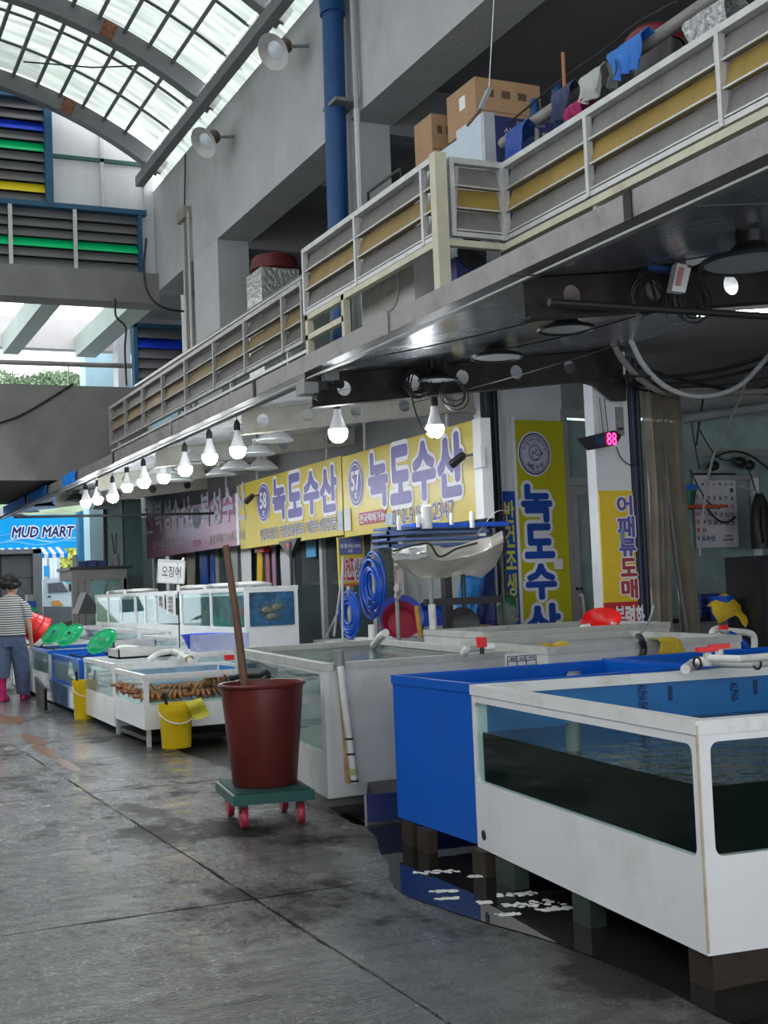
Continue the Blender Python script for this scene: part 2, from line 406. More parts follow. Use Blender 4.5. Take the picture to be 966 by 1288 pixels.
# ================================================================== FLOOR
def floor_mat():
    M = bpy.data.materials.new('wet_concrete_floor'); M.use_nodes = True; nt = M.node_tree; n = nt.nodes; l = nt.links; b = n['Principled BSDF']
    ge = n.new('ShaderNodeNewGeometry'); src = ge.outputs['Position']
    def noi(sc, det=6, ro=.6, st=None):
        s_ = src
        if st:
            mp = n.new('ShaderNodeMapping'); mp.inputs['Scale'].default_value = st; l.new(src, mp.inputs['Vector']); s_ = mp.outputs['Vector']
        o = n.new('ShaderNodeTexNoise'); o.inputs['Scale'].default_value = sc; o.inputs['Detail'].default_value = det; o.inputs['Roughness'].default_value = ro
        l.new(s_, o.inputs['Vector']); return o.outputs['Fac']
    def mr(v, a, b_, c, d):
        o = n.new('ShaderNodeMapRange'); o.inputs[1].default_value = a; o.inputs[2].default_value = b_; o.inputs[3].default_value = c; o.inputs[4].default_value = d
        l.new(v, o.inputs[0]); return o.outputs[0]
    def math_(op, a, b_):
        o = n.new('ShaderNodeMath'); o.operation = op
        for i, q in enumerate((a, b_)):
            if isinstance(q, (int, float)): o.inputs[i].default_value = q
            else: l.new(q, o.inputs[i])
        return o.outputs[0]
    rp = n.new('ShaderNodeValToRGB'); e = rp.color_ramp.elements
    e[0].position = .36; e[0].color = (.014, .012, .010, 1); e[1].position = .66; e[1].color = (.075, .067, .058, 1)
    l.new(noi(1.3, 9, .72), rp.inputs['Fac'])
    stain = mr(noi(.75, 9, .74, (1, .6, 1)), .49, .58, 0, 1)
    mxc = n.new('ShaderNodeMix'); mxc.data_type = 'RGBA'; l.new(stain, mxc.inputs['Factor']); l.new(rp.outputs['Color'], mxc.inputs['A']); mxc.inputs['B'].default_value = (.016, .015, .012, 1)
    l.new(mxc.outputs['Result'], b.inputs['Base Color'])
    l.new(mr(stain, 0, 1, .8, .12), b.inputs['Specular IOR Level'])
    # standing-water patches, drawn out along the market
    wet = mr(noi(.9, 5, .6, (1.0, .55, 1)), .44, .58, 0, 1)
    dry = mr(stain, 0, 1, 0, .32)
    rough = math_('ADD', math_('ADD', math_('MULTIPLY', mr(noi(14, 4), .3, .7, .10, .24), math_('SUBTRACT', 1.12, wet)), .07), dry)
    l.new(rough, b.inputs['Roughness'])
    fine = noi(52, 3, .6, (.7, 1.3, 1)); mid = noi(5, 5, .62, (.55, 2.4, 1)); grit = noi(190, 2, .5)
    h = math_('ADD', math_('ADD', math_('MULTIPLY', fine, math_('SUBTRACT', 1.7, math_('MULTIPLY', wet, 1.0))), math_('MULTIPLY', grit, .5)), math_('MULTIPLY', mid, .8))
    bp = n.new('ShaderNodeBump'); bp.inputs['Strength'].default_value = .6; bp.inputs['Distance'].default_value = .016
    l.new(h, bp.inputs['Height']); l.new(bp.outputs['Normal'], b.inputs['Normal'])
    b.inputs['IOR'].default_value = 1.5
    b.inputs['Coat IOR'].default_value = 1.85; b.inputs['Coat Roughness'].default_value = .12
    l.new(math_('MULTIPLY', mr(stain, 0, 1, 1.0, .0), mr(noi(4.5, 8, .75, (.6, 1.8, 1)), .38, .60, .25, 1.0)), b.inputs['Coat Weight']); l.new(bp.outputs['Normal'], b.inputs['Coat Normal'])
    return M
FM = floor_mat()
damp = mat('damp_drain_bed', (.045, .04, .035), .25, var=.35, vscale=7, bump=.3)
floor = MB().box((-9, -3, -.14), (14, 60, -.05)).build('floor', damp, org=(0, 0, -.05)); struct(floor)
def jag(a, b, n_, amp, sd):
    rr = random.Random(sd); a, b = V3(a), V3(b); t = (b-a).normalized(); nn = V3((-t.y, t.x, 0)); out = []
    for i in range(n_):
        out.append(a.lerp(b, i/n_)+(nn*rr.uniform(-amp, amp) if i else V3((0, 0, 0))))
    return out
def slab(x0, x1, x1b, y0, y1, sd, amp=.006, edge=.006):
    g = .0035
    c = [(x0+g, y0+g, 0), (x1-g, y0+g, 0), (x1b-g, y1-g, 0), (x0+g, y1-g, 0)]
    poly = jag(c[0], c[1], 16, amp, sd)+jag(c[1], c[2], 28, edge, sd+1)+jag(c[2], c[3], 16, amp, sd+2)+jag(c[3], c[0], 20, amp, sd+3)
    n_ = len(poly); mb = MB(); ctr = sum(poly, V3((0, 0, 0)))/n_
    top = [ctr+(p-ctr)*.996 for p in poly]
    mb.v = [tuple(p) for p in top]+[(p.x, p.y, -.008) for p in poly]+[(p.x, p.y, -.06) for p in poly]
    mb.f = [tuple(range(n_))]+[(i, (i+1) % n_, n_+(i+1) % n_, n_+i) for i in range(n_)]+[(n_+i, n_+(i+1) % n_, 2*n_+(i+1) % n_, 2*n_+i) for i in range(n_)]
    return mb.build('concrete_slab', FM, floor)
ys = [-2.5, 1.7, 5.25, 8.7, 12.1, 15.5, 18.9, 22.3, 27, 34, 44]
def lipx(y): return 2.47 if y < 3 else (2.47+(y-3)*.11 if y < 6.5 else 2.88)
k = 0
for i in range(len(ys)-1):
    y0, y1 = ys[i], ys[i+1]
    for x0, x1 in ((-8.5, -5), (-5, -1.6), (-1.6, 1.74)):
        slab(x0, x1, x1, y0, y1, 10*k); k += 1
    if i < 6: slab(1.74, lipx(y0), lipx(y1), y0, y1, 10*k, edge=.035); k += 1
    else: slab(1.74, 13, 13, y0, y1, 10*k); k += 1
# broken crust along the drain edge
mb = MB(); rr = random.Random(5)
for i in range(46):
    y = 3.05+rr.random()*3.6; x = lipx(y)+rr.uniform(-.03, .09)
    pts = [(x+rr.uniform(.02, .07)*math.cos(a)*(1+.4*rr.random()), y+rr.uniform(.03, .11)*math.sin(a), rr.uniform(-.01, .004)) for a in [q*math.pi/3 for q in range(6)]]
    mb.prism([(p[0], p[1], -.05) for p in pts], (0, 0, rr.uniform(.035, .052)))
tag(mb.build('broken_concrete_crust', FM, org=(2.5, 4.6, -.05)), 'broken crust of concrete crumbs along the puddle edge below the white front tank', 'rubble', kind='stuff')
wm_ = mat('puddle_water', (.012, .011, .010), .02, var=.3, vscale=2, bump=.05, bscale=3, ior=1.33, spec=.6)
pud = MB(); gx, gy = 10, 40
pl = [(lipx(y)-.34*math.exp(-((y-5.0)/.95)**2)-.03+.05*noise.noise(V3((y*2.1, 0, 0))), y, .0015) for y in [2.4+q*.1 for q in range(52)]]
pud.prism([p for p in pl]+[(13, 7.5, .0015), (13, 2.4, .0015)], (0, 0, .0025))
tag(pud.build('drain_puddle', wm_, org=(4, 5, 0)), 'dark sheet of standing water under and beside the big front tanks', 'puddle', kind='stuff')
# foam scum on the puddle
foam = mat('dirty_white_foam', (.62, .62, .58), .8, var=.15, bump=.5, bscale=60)
FO = [(548, 1097, .12, .035), (560, 1121, .06, .02), (563, 1130, .05, .015), (602, 1102, .05, .02), (610, 1135, .03, .02), (650, 1125, .10, .03), (668, 1137, .14, .045), (700, 1143, .09, .03), (640, 1150, .05, .018), (607, 1060+40, .05, .02)]
for i, (x, y, a, b_) in enumerate(FO[:9]):
    p = onZ(x, y, .004); rr = random.Random(i); mb = MB()
    for q in range(44):
        t = q/43-.5; wv_ = math.sin(q*.55+i)*b_*.7
        mb.ball((p.x+t*a*1.5+rr.uniform(-.006, .006), p.y-t*a*.45+wv_+rr.uniform(-.4, .4)*b_, .0042), rr.uniform(.004, .011), 6, 4, (1.5, 1.2, .3), .3)
    o = mb.build('foam_patch', foam, smooth=True)
    o['kind'] = 'stuff'
    tag(o, ['curled foam streak on the blue reflection, farthest from the white tank', 'small foam crumb below the curled foam streak', 'lowest tiny foam crumb on the blue reflection', 'foam rim around the dark block at the corner of the white front tank', 'foam crumb over the mirrored tank hole', 'foam patch right of the second support block', 'widest foam patch under the front tank', 'foam patch under the tank nearest the middle block', 'small foam streak where the puddle meets the crust'][i], 'foam', 'foam patches on the puddle')
# faded orange floor paint
paintm = mat('faded_orange_paint', (.20, .095, .035), .3, var=.6, vscale=12, dirt=(.05, .045, .04), dscale=9)
for i, (x, y, w, h) in enumerate(((12, 905, .3, .5), (42, 930, .14, .5), (58, 945, .12, .5), (85, 962, .08, .4))):
    p = onZ(x, y, 0); rr = random.Random(30+i)
    poly = [(p.x+w/2*math.cos(a)*(1+.35*rr.random()), p.y+h*math.sin(a)*(1+.3*rr.random()), .0005) for a in [q*math.pi/6 for q in range(12)]]
    o = MB().prism(poly, (0, 0, .0015)).build('paint_mark', paintm)
    tag(o, ['faded orange paint mark on the floor nearest the person in boots', 'second worn orange paint mark on the wet floor', 'third worn orange paint mark on the wet floor', 'faint orange paint mark farthest from the person'][i], 'floor marking', 'orange paint marks on the floor')

# ================================================================== UPPER FACADE, VAULT
FX = 5.4                                                       # aisle face of the building's upper floor
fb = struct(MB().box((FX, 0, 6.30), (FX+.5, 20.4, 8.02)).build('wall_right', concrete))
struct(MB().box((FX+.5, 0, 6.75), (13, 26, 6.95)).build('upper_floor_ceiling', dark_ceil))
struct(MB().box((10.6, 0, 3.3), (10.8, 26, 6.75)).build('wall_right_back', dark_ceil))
struct(MB().box((FX+.5, 20.5, 3.45), (10.6, 20.7, 6.75)).build('wall_far_upper', conc_green))
for i, (y0, y1) in enumerate(((17.0, 18.2), (12.2, 12.52))):
    c = MB().box((FX+.001, y0, 3.4), (FX+.46, y1, 6.298)).build('concrete_column', concrete); struct(c)
struct(MB().box((FX+.46, 12.2, 6.2), (10.6, 12.5, 6.75)).build('upper_cross_beam', dark_ceil))
struct(MB().box((FX+.46, 17.0, 6.2), (10.6, 17.3, 6.75)).build('upper_cross_beam', dark_ceil))
struct(MB().box((7.6, 5.2, 3.42), (7.8, 10.4, 6.1)).build('stair_enclosure_wall', mat('dim_grey_plaster', (.30, .31, .32), .85, var=.06)))
# mirrored left-hand building (outside the picture, gives the aisle its other side)
struct(MB().box((-3.1, -2, 6.30), (-2.6, 20.4, 8.02)).build('wall_left', concrete))
for y in (-1, 4, 9, 14, 19.5):
    struct(MB().box((-3.1, y, 0), (-2.6, y+.4, 6.3)).build('concrete_column', concrete))
# vault
AC, ZC, AR = 1.40, 2.80, 6.77
def arc(a, r=AR): return V3((AC+r*math.sin(a), 0, ZC+r*math.cos(a)))
A1 = math.asin((5.42-AC)/AR)
vault = sthing('vaulted_roof', (AC, 10, 8))
RIBY = [19.9, 17.0, 14.1, 11.2, 8.3, 5.4, 2.5]
for y in RIBY:
    mb = MB(); n_ = 30; hw = .09
    sec = []
    for i in range(n_+1):
        a = -A1+2*A1*i/n_
        sec.append([arc(a, AR-.14)+V3((0, y-hw, 0)), arc(a, AR-.14)+V3((0, y+hw, 0)), arc(a, AR+.12)+V3((0, y+hw, 0)), arc(a, AR+.12)+V3((0, y-hw, 0))])
    vs = [p for s_ in sec for p in s_]; fs = []
    for i in range(n_):
        for q in range(4): fs.append((4*i+q, 4*i+(q+1) % 4, 4*i+4+(q+1) % 4, 4*i+4+q))
    mb.add(vs, fs+[(0, 1, 2, 3), (4*n_, 4*n_+1, 4*n_+2, 4*n_+3)])
    rb = mb.build('arched_rib', steel_grey, vault)
    # splice plates with rusty bolts
    for a in (A1*.60, A1*.985):
        mb = MB(); c = arc(a, AR-.02)+V3((0, y-.1, 0)); T = V3((math.cos(a), 0, -math.sin(a))); Nn = V3((math.sin(a), 0, math.cos(a)))
        for s1 in (-.09, 0, .09):
            for s2 in (-.08, .08): mb.ball(c+T*s2*.9+Nn*s1+V3((0, .0, 0)), .024, 6, 4)
        mb.obox(c+V3((0, .01, 0)), T, Nn, V3((0, 1, 0)), .2, .24, .03)
        mb.build('splice_plate', rust, rb)
PA = [A1-.115-.0545*i for i in range(40)]                        # purlin angles
PA = [a for a in PA if a > -A1+.06]
for a in PA:
    mb = MB(); T = V3((math.cos(a), 0, -math.sin(a))); Nn = V3((math.sin(a), 0, math.cos(a))); c = arc(a, AR+.1)
    mb.obox(c+V3((0, 11.2, 0)), T, Nn, V3((0, 1, 0)), .05, .09, 17.6)
    mb.build('purlin', steel_grey, vault)
bar = mat('dark_glazing_bar', (.05, .06, .055), .5)
mb = MB()
for i in range(len(RIBY)-1):
    for k in range(1, 3):
        y = RIBY[i+1]+2.9*k/3; n_ = 40
        for j in range(n_):
            a0, a1 = -A1+2*A1*j/n_, -A1+2*A1*(j+1)/n_
            mb.beam(arc(a0, AR+.17)+V3((0, y, 0)), arc(a1, AR+.17)+V3((0, y, 0)), .03, .03, up=(0, 1, 0))
o = mb.build('glazing_bars', bar, vault); o['kind'] = 'stuff'
def poly_mat():
    M = bpy.data.materials.new('weathered_polycarbonate'); M.use_nodes = True; n = M.node_tree.nodes; l = M.node_tree.links; n.clear()
    o = n.new('ShaderNodeOutputMaterial'); tr = n.new('ShaderNodeBsdfTransparent'); tl = n.new('ShaderNodeBsdfTranslucent'); ms = n.new('ShaderNodeMixShader')
    tc = n.new('ShaderNodeTexCoord'); mp = n.new('ShaderNodeMapping'); mp.inputs['Scale'].default_value = (.6, 5, .6); no = n.new('ShaderNodeTexNoise'); no.inputs['Scale'].default_value = 1.6; no.inputs['Detail'].default_value = 5
    l.new(tc.outputs['Object'], mp.inputs['Vector']); l.new(mp.outputs['Vector'], no.inputs['Vector'])
    rp = n.new('ShaderNodeValToRGB'); rp.color_ramp.elements[0].position = .35; rp.color_ramp.elements[1].position = .6
    rp.color_ramp.elements[0].color = (.47, .50, .465, 1); rp.color_ramp.elements[1].color = (.60, .63, .61, 1)
    l.new(no.outputs['Fac'], rp.inputs['Fac']); l.new(rp.outputs['Color'], tr.inputs['Color']); l.new(rp.outputs['Color'], tl.inputs['Color'])
    ms.inputs['Fac'].default_value = .35; l.new(tr.outputs['BSDF'], ms.inputs[1]); l.new(tl.outputs['BSDF'], ms.inputs[2]); l.new(ms.outputs['Shader'], o.inputs['Surface']); return M
PM = poly_mat(); mbs = MB()
edges = [A1-.045]+PA
for i in range(len(RIBY)-1):
    for j in range(len(edges)-1):
        for k in range(3):
            y0 = RIBY[i+1]+2.9*k/3; a0, a1 = edges[j], edges[j+1]
            q = [arc(a0, AR+.19)+V3((0, y0+.01, 0)), arc(a0, AR+.19)+V3((0, y0+.957, 0)), arc(a1, AR+.19)+V3((0, y0+.957, 0)), arc(a1, AR+.19)+V3((0, y0+.01, 0))]
            Nn = V3((math.sin(a0), 0, math.cos(a0)))*.012
            if i < 3 and a0 > .12:
                MB().prism(q, Nn).build('roof_pane', PM, vault)
            else: mbs.prism(q, Nn)
o = mbs.build('roof_panes', PM, vault); o['kind'] = 'stuff'
# eave steel beam and the low glass strip over the facade
for X in (5.12,):
    MB().box((X-.13, 2.4, 7.92), (X+.0, 19.95, 8.08)).build('eave_beam', steel_grey, vault)
for i in range(len(RIBY)-1):
    for k in range(3):
        y0 = RIBY[i+1]+2.9*k/3
        mb = MB().prism([(5.12, y0+.03, 8.30), (5.12, y0+.93, 8.30), (5.46, y0+.93, 8.05), (5.46, y0+.03, 8.05)], (.008, 0, .012))
        mb.build('eave_pane', PM, vault)
mb = MB()
mb.tube([(3.0, 18.3, 9.05), (3.9, 17.9, 8.93), (4.48, 17.1, 8.72)], .012, 5)
mb.build('tie_rod', black_rub, vault)
# floodlights on the facade
lensm = mat('floodlight_lens', (.55, .62, .66), .15, var=.1)
def flood(px, py, lab):
    p = onX(px, py, FX-.34)
    t = thing('floodlight', (FX, p.y, p.z), lab, 'lamp', 'floodlights on the upper facade')
    ax = V3((-.75, -.35, -.55)).normalized(); rot = ax.to_track_quat('Z', 'Y').to_matrix()
    MB().lathe([(.05, -.18), (.09, -.16), (.10, -.02), (.07, .02)], p, 14, rot).build('lamp_housing', rust if 0 else mat('brown_lamp_housing', (.10, .07, .045), .6, var=.4), t, True)
    r = MB().lathe([(.06, .0), (.12, .03), (.21, .10), (.215, .105), (.20, .105), (.12, .05)], p, 20, rot).build('reflector_dish', mat('dull_reflector', (.42, .42, .40), .5, metal=.4), t, True)
    MB().lathe([(.001, .06), (.10, .055), (.11, .05)], p, 16, rot).build('lens', lensm, t, True)
    MB().beam(p-ax*.1, (FX, p.y-.1, p.z+.05), .03, .03).build('bracket', steel_grey, t)
flood(262, 176, 'round-dish floodlight on the facade below the second roof rib')
flood(350, 62, 'round-dish floodlight on the facade farther up, near the blue drainpipe')

# ================================================================== FAR GABLE AND BRIDGE
GY = 20.4
gable = sthing('wall_far', (3, GY, 6))
def gp(x, y, Y=GY): return onY(x, y, Y)
z1, z0 = 9.27, 7.70
def louvre(name, xa, xb, za, zb, cols, Y, parent, posts=(), slat_d=.09):
    n_ = len(cols); h = (zb-za)/n_
    for i, c in enumerate(cols):
        z = zb-h*(i+.5)
        mb = MB(); mb.prism([(xa, Y-slat_d, z-h*.46), (xa, Y-slat_d+.012, z-h*.50), (xa, Y+.03, z+h*.44), (xa, Y+.015, z+h*.50)], (xb-xa, 0, 0))
        mb.build('louvre_slat', {'g': slat_grey, 'b': slat_blue, 'n': slat_green, 'y': slat_yellow}[c], parent)
    for px_ in posts: MB().box((px_-.03, Y-.14, za), (px_+.03, Y-.09, zb)).build('louvre_post', alu, parent)
    MB().box((xa, Y+.05, za), (xb, Y+.06, zb)).build('louvre_backing', black_pl, parent)
louvre('a', -1.2, 3.62, 7.63, 9.30, 'ggbgngggyg'[:10], GY, gable)
louvre('b', -1.2, 5.10, 6.60, 7.56, 'gggngg', GY, gable, posts=(1.6, 3.06, 4.07))
for a, b in (((3.62, 7.6), (3.74, 9.42)),):
    MB().box((a[0], GY-.16, a[1]), (b[0], GY+.05, b[1])).build('navy_post', navy_frame, gable)
MB().box((-1.2, GY-.15, 7.56), (5.24, GY+.05, 7.64)).build('navy_rail', navy_frame, gable)
MB().box((-1.2, GY-.15, 9.30), (3.74, GY+.05, 9.38)).build('navy_rail', navy_frame, gable)
MB().box((5.10, GY-.14, 6.56), (5.16, GY+.05, 7.6)).build('navy_post', navy_frame, gable)
wpan = mat('streaked_white_panel', (.66, .66, .67), .6, var=.07, vscale=2, stretch=(3, 3, .5), dirt=(.52, .48, .42), dscale=2)
MB().box((3.74, GY, 7.64), (4.53, GY+.04, 8.42)).build('cladding_panel', wpan, gable)
MB().box((4.57, GY, 7.64), (5.24, GY+.04, 8.42)).build('cladding_panel', wpan, gable)
MB().prism([(3.74, GY, 8.46), (4.53, GY, 8.46), (4.53, GY, 8.86), (3.74, GY, 9.22)], (0, .04, 0)).build('cladding_panel', wpan, gable)
MB().prism([(4.57, GY, 8.46), (5.24, GY, 8.46), (4.57, GY, 8.84)], (0, .04, 0)).build('cladding_panel', wpan, gable)
MB().box((5.26, GY, 7.64), (5.40, GY+.04, 8.5)).build('cladding_panel', wpan, gable)
MB().box((4.52, GY-.05, 7.64), (4.58, GY, 8.9)).build('mullion', alu, gable)
MB().box((5.23, GY-.05, 7.64), (5.27, GY, 8.5)).build('mullion', alu, gable)
MB().box((3.74, GY-.05, 8.41), (5.3, GY, 8.47)).build('navy_rail', mat('dark_green_rail', (.03, .10, .09), .5), gable)
for x0_, x1_ in ((-1.2, 1.6), (1.62, 3.60)):
    MB().box((x0_, GY, 9.38), (x1_, GY+.04, 10.2)).build('cladding_panel', wpan, gable)
MB().box((5.17, GY, 6.58), (5.40, GY+.06, 7.64)).build('cladding_panel', wpan, gable)
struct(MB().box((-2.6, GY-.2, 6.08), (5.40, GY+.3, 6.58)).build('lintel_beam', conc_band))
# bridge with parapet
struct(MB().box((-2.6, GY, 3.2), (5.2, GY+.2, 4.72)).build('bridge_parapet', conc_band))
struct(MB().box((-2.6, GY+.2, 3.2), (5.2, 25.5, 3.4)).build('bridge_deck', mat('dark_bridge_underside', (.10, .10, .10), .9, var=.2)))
pipe_st = mat('brushed_handrail_tube', (.34, .33, .31), .35, metal=.6, var=.15)
br = thing('bridge_handrail', (2.8, GY+.1, 4.72), 'dark round handrail along the top of the far concrete parapet', 'handrail')
MB().cyl((-2.5, GY+.1, 5.05), (4.98, GY+.1, 5.09), .042, 10).build('rail_tube', pipe_st, br, True)
for x in (1.0, 3.95): MB().cyl((x, GY+.1, 4.72), (x, GY+.1, 5.05), .012, 6).build('rail_post', pipe_st, br)
# behind the bridge
struct(MB().box((-2.6, 25.2, 6.25), (7.5, 25.5, 6.85)).build('far_lintel', mat('whitish_lintel_concrete', (.72, .68, .68), .8, var=.08, vscale=2, dirt=(.5, .46, .45), dscale=2)))  # far lintel in its own whitish concrete
for xa in (3.6, 1.0): struct(MB().box((xa, GY+.3, 6.1), (xa+.3, 25.2, 6.5)).build('green_roof_beam', conc_green))
struct(MB().box((5.0, GY+.3, 6.1), (5.4, 25.2, 6.5)).build('green_roof_beam', conc_green))
a = gp(106, 410, 27); b = gp(150, 484, 27)
lb = thing('pale_blue_building', (a.x+1, 27, 0), 'pale blue wall of a building seen through the opening above the parapet', 'building')
MB().box((a.x, 27, 0), (a.x+3.2, 27.6, 6.9)).build('wall', mat('pale_blue_wall', (.40, .62, .70), .8, var=.1, vscale=2), lb)
MB().box((a.x+.62, 26.97, 0), (a.x+.66, 27, 6.9)).build('joint_strip', mat('blue_grey_strip', (.3, .45, .52), .7), lb)
a = gp(147, 412, 24.5); b = gp(165, 484, 24.5)
struct(MB().box((a.x, 24.5, 3.4), (b.x, 24.9, 7)).build('white_pillar', white_wall))
lw = thing('louvre_screen', (b.x+.8, 24.3, 3.4), 'dark grey louvre screen with one blue slat beside the white pillar', 'louvre')
zt, zb = gp(200, 414, 24.3).z, gp(200, 500, 24.3).z
louvre('c', b.x+.08, b.x+2.2, zb-.25, zt, 'gbgggggg', 24.3, lw)
MB().box((b.x+.0, 24.2, zb-.3), (b.x+.08, 24.4, zt+.08)).build('frame', navy_frame, lw)
MB().box((b.x+.0, 24.2, zt), (b.x+2.2, 24.4, zt+.08)).build('frame', navy_frame, lw)

# ================================================================== UPPER WALKWAY: SLAB, GUTTER, RAILINGS
GX = 3.60
pipe_st_ = mat('dull_zinc_rail', (.30, .30, .29), .5, metal=.3, var=.2)
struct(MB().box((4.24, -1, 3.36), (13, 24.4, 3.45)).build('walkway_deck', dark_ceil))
gut = thing('rain_gutter', (GX, 10, 3.0), 'long dusty sheet-metal gutter along the edge of the walkway', 'gutter')
for i in range(10):                                                      # lengths of sheet, one overlapping the next
    y0, y1 = -.6+i*2.75, -.6+(i+1)*2.75
    mb = MB(); e = .002*(i % 2)
    mb.prism([(GX-e, y0, 3.0), (GX-e, y0, 3.13), (GX+.02, y0, 3.135), (GX+.02, y0, 3.03), (GX+.16, y0, 3.03), (GX+.16, y0, 3.11), (GX+.18, y0, 3.11), (GX+.18, y0, 3.0)], (0, y1-y0-.004, 0))
    mb.build('gutter_length', gutter_m, gut)
    MB().box((GX-.012, y1-.03, 2.99), (GX-.003, y1+.03, 3.14)).build('joint_strap', ibeam_m if i % 2 else gutter_m, gut)
MB().box((GX+.01, -.6, 2.945), (GX+.035, 25.9, 2.957)).build('drip_rail', pipe_st_, gut)
rr = random.Random(3)
for i, (x, y, w) in enumerate(((18, 633, 2.6), (43, 619, 1.1), (52, 614, 1.2), (88, 596, 1.0))):
    p = onX(x, y, GX-.01); L = w
    mb = MB(); g = [[(GX-.02-.012*rr.random(), p.y-L/2+L*a/8, z) for a in range(9)] for z in (2.985, 3.06, 3.145)]
    g = [[(q[0], q[1]+rr.uniform(-.06, .06), q[2]+rr.uniform(-.012, .006)) for q in row] for row in g]
    mb.sheet(g, .004, (-1, 0, 0))
    tag(mb.build('blue_plastic_wrap', blue_foil), ['blue plastic sheet wrapped round the far end of the gutter', 'blue plastic sheet on the gutter, second from its far end', 'blue plastic sheet on the gutter, third from its far end', 'blue plastic scrap on the gutter nearest the bulbs'][i], 'plastic sheet', 'blue plastic wraps on the gutter')

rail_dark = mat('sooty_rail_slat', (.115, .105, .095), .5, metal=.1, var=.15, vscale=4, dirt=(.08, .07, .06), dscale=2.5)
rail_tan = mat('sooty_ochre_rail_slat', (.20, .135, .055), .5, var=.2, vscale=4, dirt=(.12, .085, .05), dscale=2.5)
alu_dull = mat('dulled_aluminium', (.36, .355, .34), .5, metal=.3, var=.2, vscale=8)
def rail_panel(parent, X, Y0, Y1, zb, zt, posts, axis='y', g_=rail_grey, o_=rail_ochre, a_=alu):
    """railing run: top and bottom rails, posts, three folded sheet slats (the middle one ochre), fold fillets"""
    U = V3((0, 1, 0)) if axis == 'y' else V3((1, 0, 0)); Nn = V3((-1, 0, 0)) if axis == 'y' else V3((0, -1, 0))
    O = V3((X, Y0, 0)) if axis == 'y' else V3((Y0, X, 0)); L = Y1-Y0
    up = V3((0, 0, 1)); tr = .05
    MB().obox(O+U*L/2+up*(zt-.02), U, up, Nn, L, .045, .07).build('top_rail', a_, parent)
    MB().obox(O+U*L/2+up*(zb+.02), U, up, Nn, L, .035, .05).build('bottom_rail', a_, parent)
    ps = [0]+list(posts)+[L]
    for q in ps:
        MB().obox(O+U*q+up*((zb+zt)/2)+Nn*.012, U, up, Nn, .035, zt-zb, .05).build('post', a_, parent)
    h = (zt-zb-.09)/3
    for i in range(len(ps)-1):
        a, b = ps[i]+.02, ps[i+1]-.02
        for s_ in range(3):
            z_b = zb+.045+h*s_; z_t = z_b+h
            mb = MB()
            # a folded slat: leans out towards its lower lip
            A, B = O+U*a, O+U*b
            P_ = [A-Nn*.035+up*z_t, A+Nn*.008+up*(z_b+.02), A+Nn*.022+up*(z_b+.004), A-Nn*.03+up*(z_b+.002)]
            mb.prism(P_, U*(b-a))
            mb.build('sheet_slat', o_ if s_ == 1 else g_, parent)
            MB().obox(O+U*(a+b)/2+Nn*.022+up*(z_b+.006), U, up, Nn, b-a, .012, .012).build('slat_lip', a_, parent)
        MB().prism([O+U*(a+.0)-Nn*.0+up*zb, O+U*(a+.055)-Nn*.02+up*(zt-.06), O+U*(a)+up*(zt-.06)], Nn*.02).build('corner_fillet', a_, parent)

RA = 4.30; RB = 4.85; YB = 8.16
low = thing('walkway_railing', (RA, 14.8, 3.6), 'lower far run of the walkway railing, running up to the raised box section', 'railing')
yl = [onX(px, 470, RA).y for px in ()]
L0, L1 = 10.86, 19.05
Ls = L0+.08
pp = [onX(x, y, RA).y-Ls for x, y in ((358, 400), (310, 420), (271, 440), (235, 465), (206, 480), (181, 495), (159, 508))]
rail_panel(low, RA, Ls, L1, 3.60, 4.185, sorted(pp), g_=rail_dark, o_=rail_tan, a_=alu_dull)
MB().box((RA-.02, L0, 3.50), (RA+.03, L1, 3.53)).build('lower_tube', alu, low)
for y in (11.4, 13.2, 15.0, 16.8, 18.6): MB().box((RA-.01, y, 3.46), (RA+.02, y+.03, 3.62)).build('railing_foot', alu, low)
boxr = thing('raised_railing_box', (RA, 9.5, 3.46), 'raised projecting railing section with cream posts, in the middle of the walkway', 'railing')
pb = [onX(450, 300, RA).y-YB, onX(535, 250, RA).y-YB]
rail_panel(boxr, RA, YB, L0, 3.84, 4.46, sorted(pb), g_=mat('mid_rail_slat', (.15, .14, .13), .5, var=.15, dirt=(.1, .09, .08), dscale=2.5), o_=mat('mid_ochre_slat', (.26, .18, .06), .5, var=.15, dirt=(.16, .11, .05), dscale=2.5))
rail_panel(boxr, YB, RA+.10, RB-.02, 3.86, 4.45, [], axis='x')
MB().box((RA-.045, YB-.045, 3.46), (RA+.05, YB+.045, 4.475)).build('corner_post', alu_cream, boxr)
MB().box((RA-.03, L0-.06, 3.46), (RA+.03, L0+.0, 3.84)).build('leg', alu_cream, boxr)
MB().box((RA-.03, YB, 3.785), (RA+.03, L0, 3.835)).build('frame_bar', alu_cream, boxr)
MB().box((RA, YB-.03, 3.785), (RB, YB+.03, 3.835)).build('frame_bar', alu_cream, boxr)
MB().box((RA-.03, L0-.9, 3.60), (RA+.03, L0-.0, 3.65)).build('frame_bar', alu_cream, boxr)
MB().box((RA-.03, L0-.92, 3.46), (RA+.03, L0-.86, 3.84)).build('leg', alu_cream, boxr)
near = thing('near_walkway_railing', (RB, 5, 3.7), 'near run of the walkway railing, set back, with cream lower bar', 'railing')
pn = [onX(742, 190, RB).y, onX(909, 90, RB).y]
pn = sorted([p-2.2 for p in pn]+[1.6]); 
rail_panel(near, RB, 2.2, YB-.05, 3.85, 4.44, pn)
MB().box((RB-.045, 2.2, 3.775), (RB+.02, YB+.03, 3.825)).build('lower_bar', alu_cream, near)
MB().box((RB-.02, onX(742, 190, RB).y-.07, 3.46), (RB+.02, onX(742, 190, RB).y-.03, 3.8)).build('railing_foot', alu_cream, near)
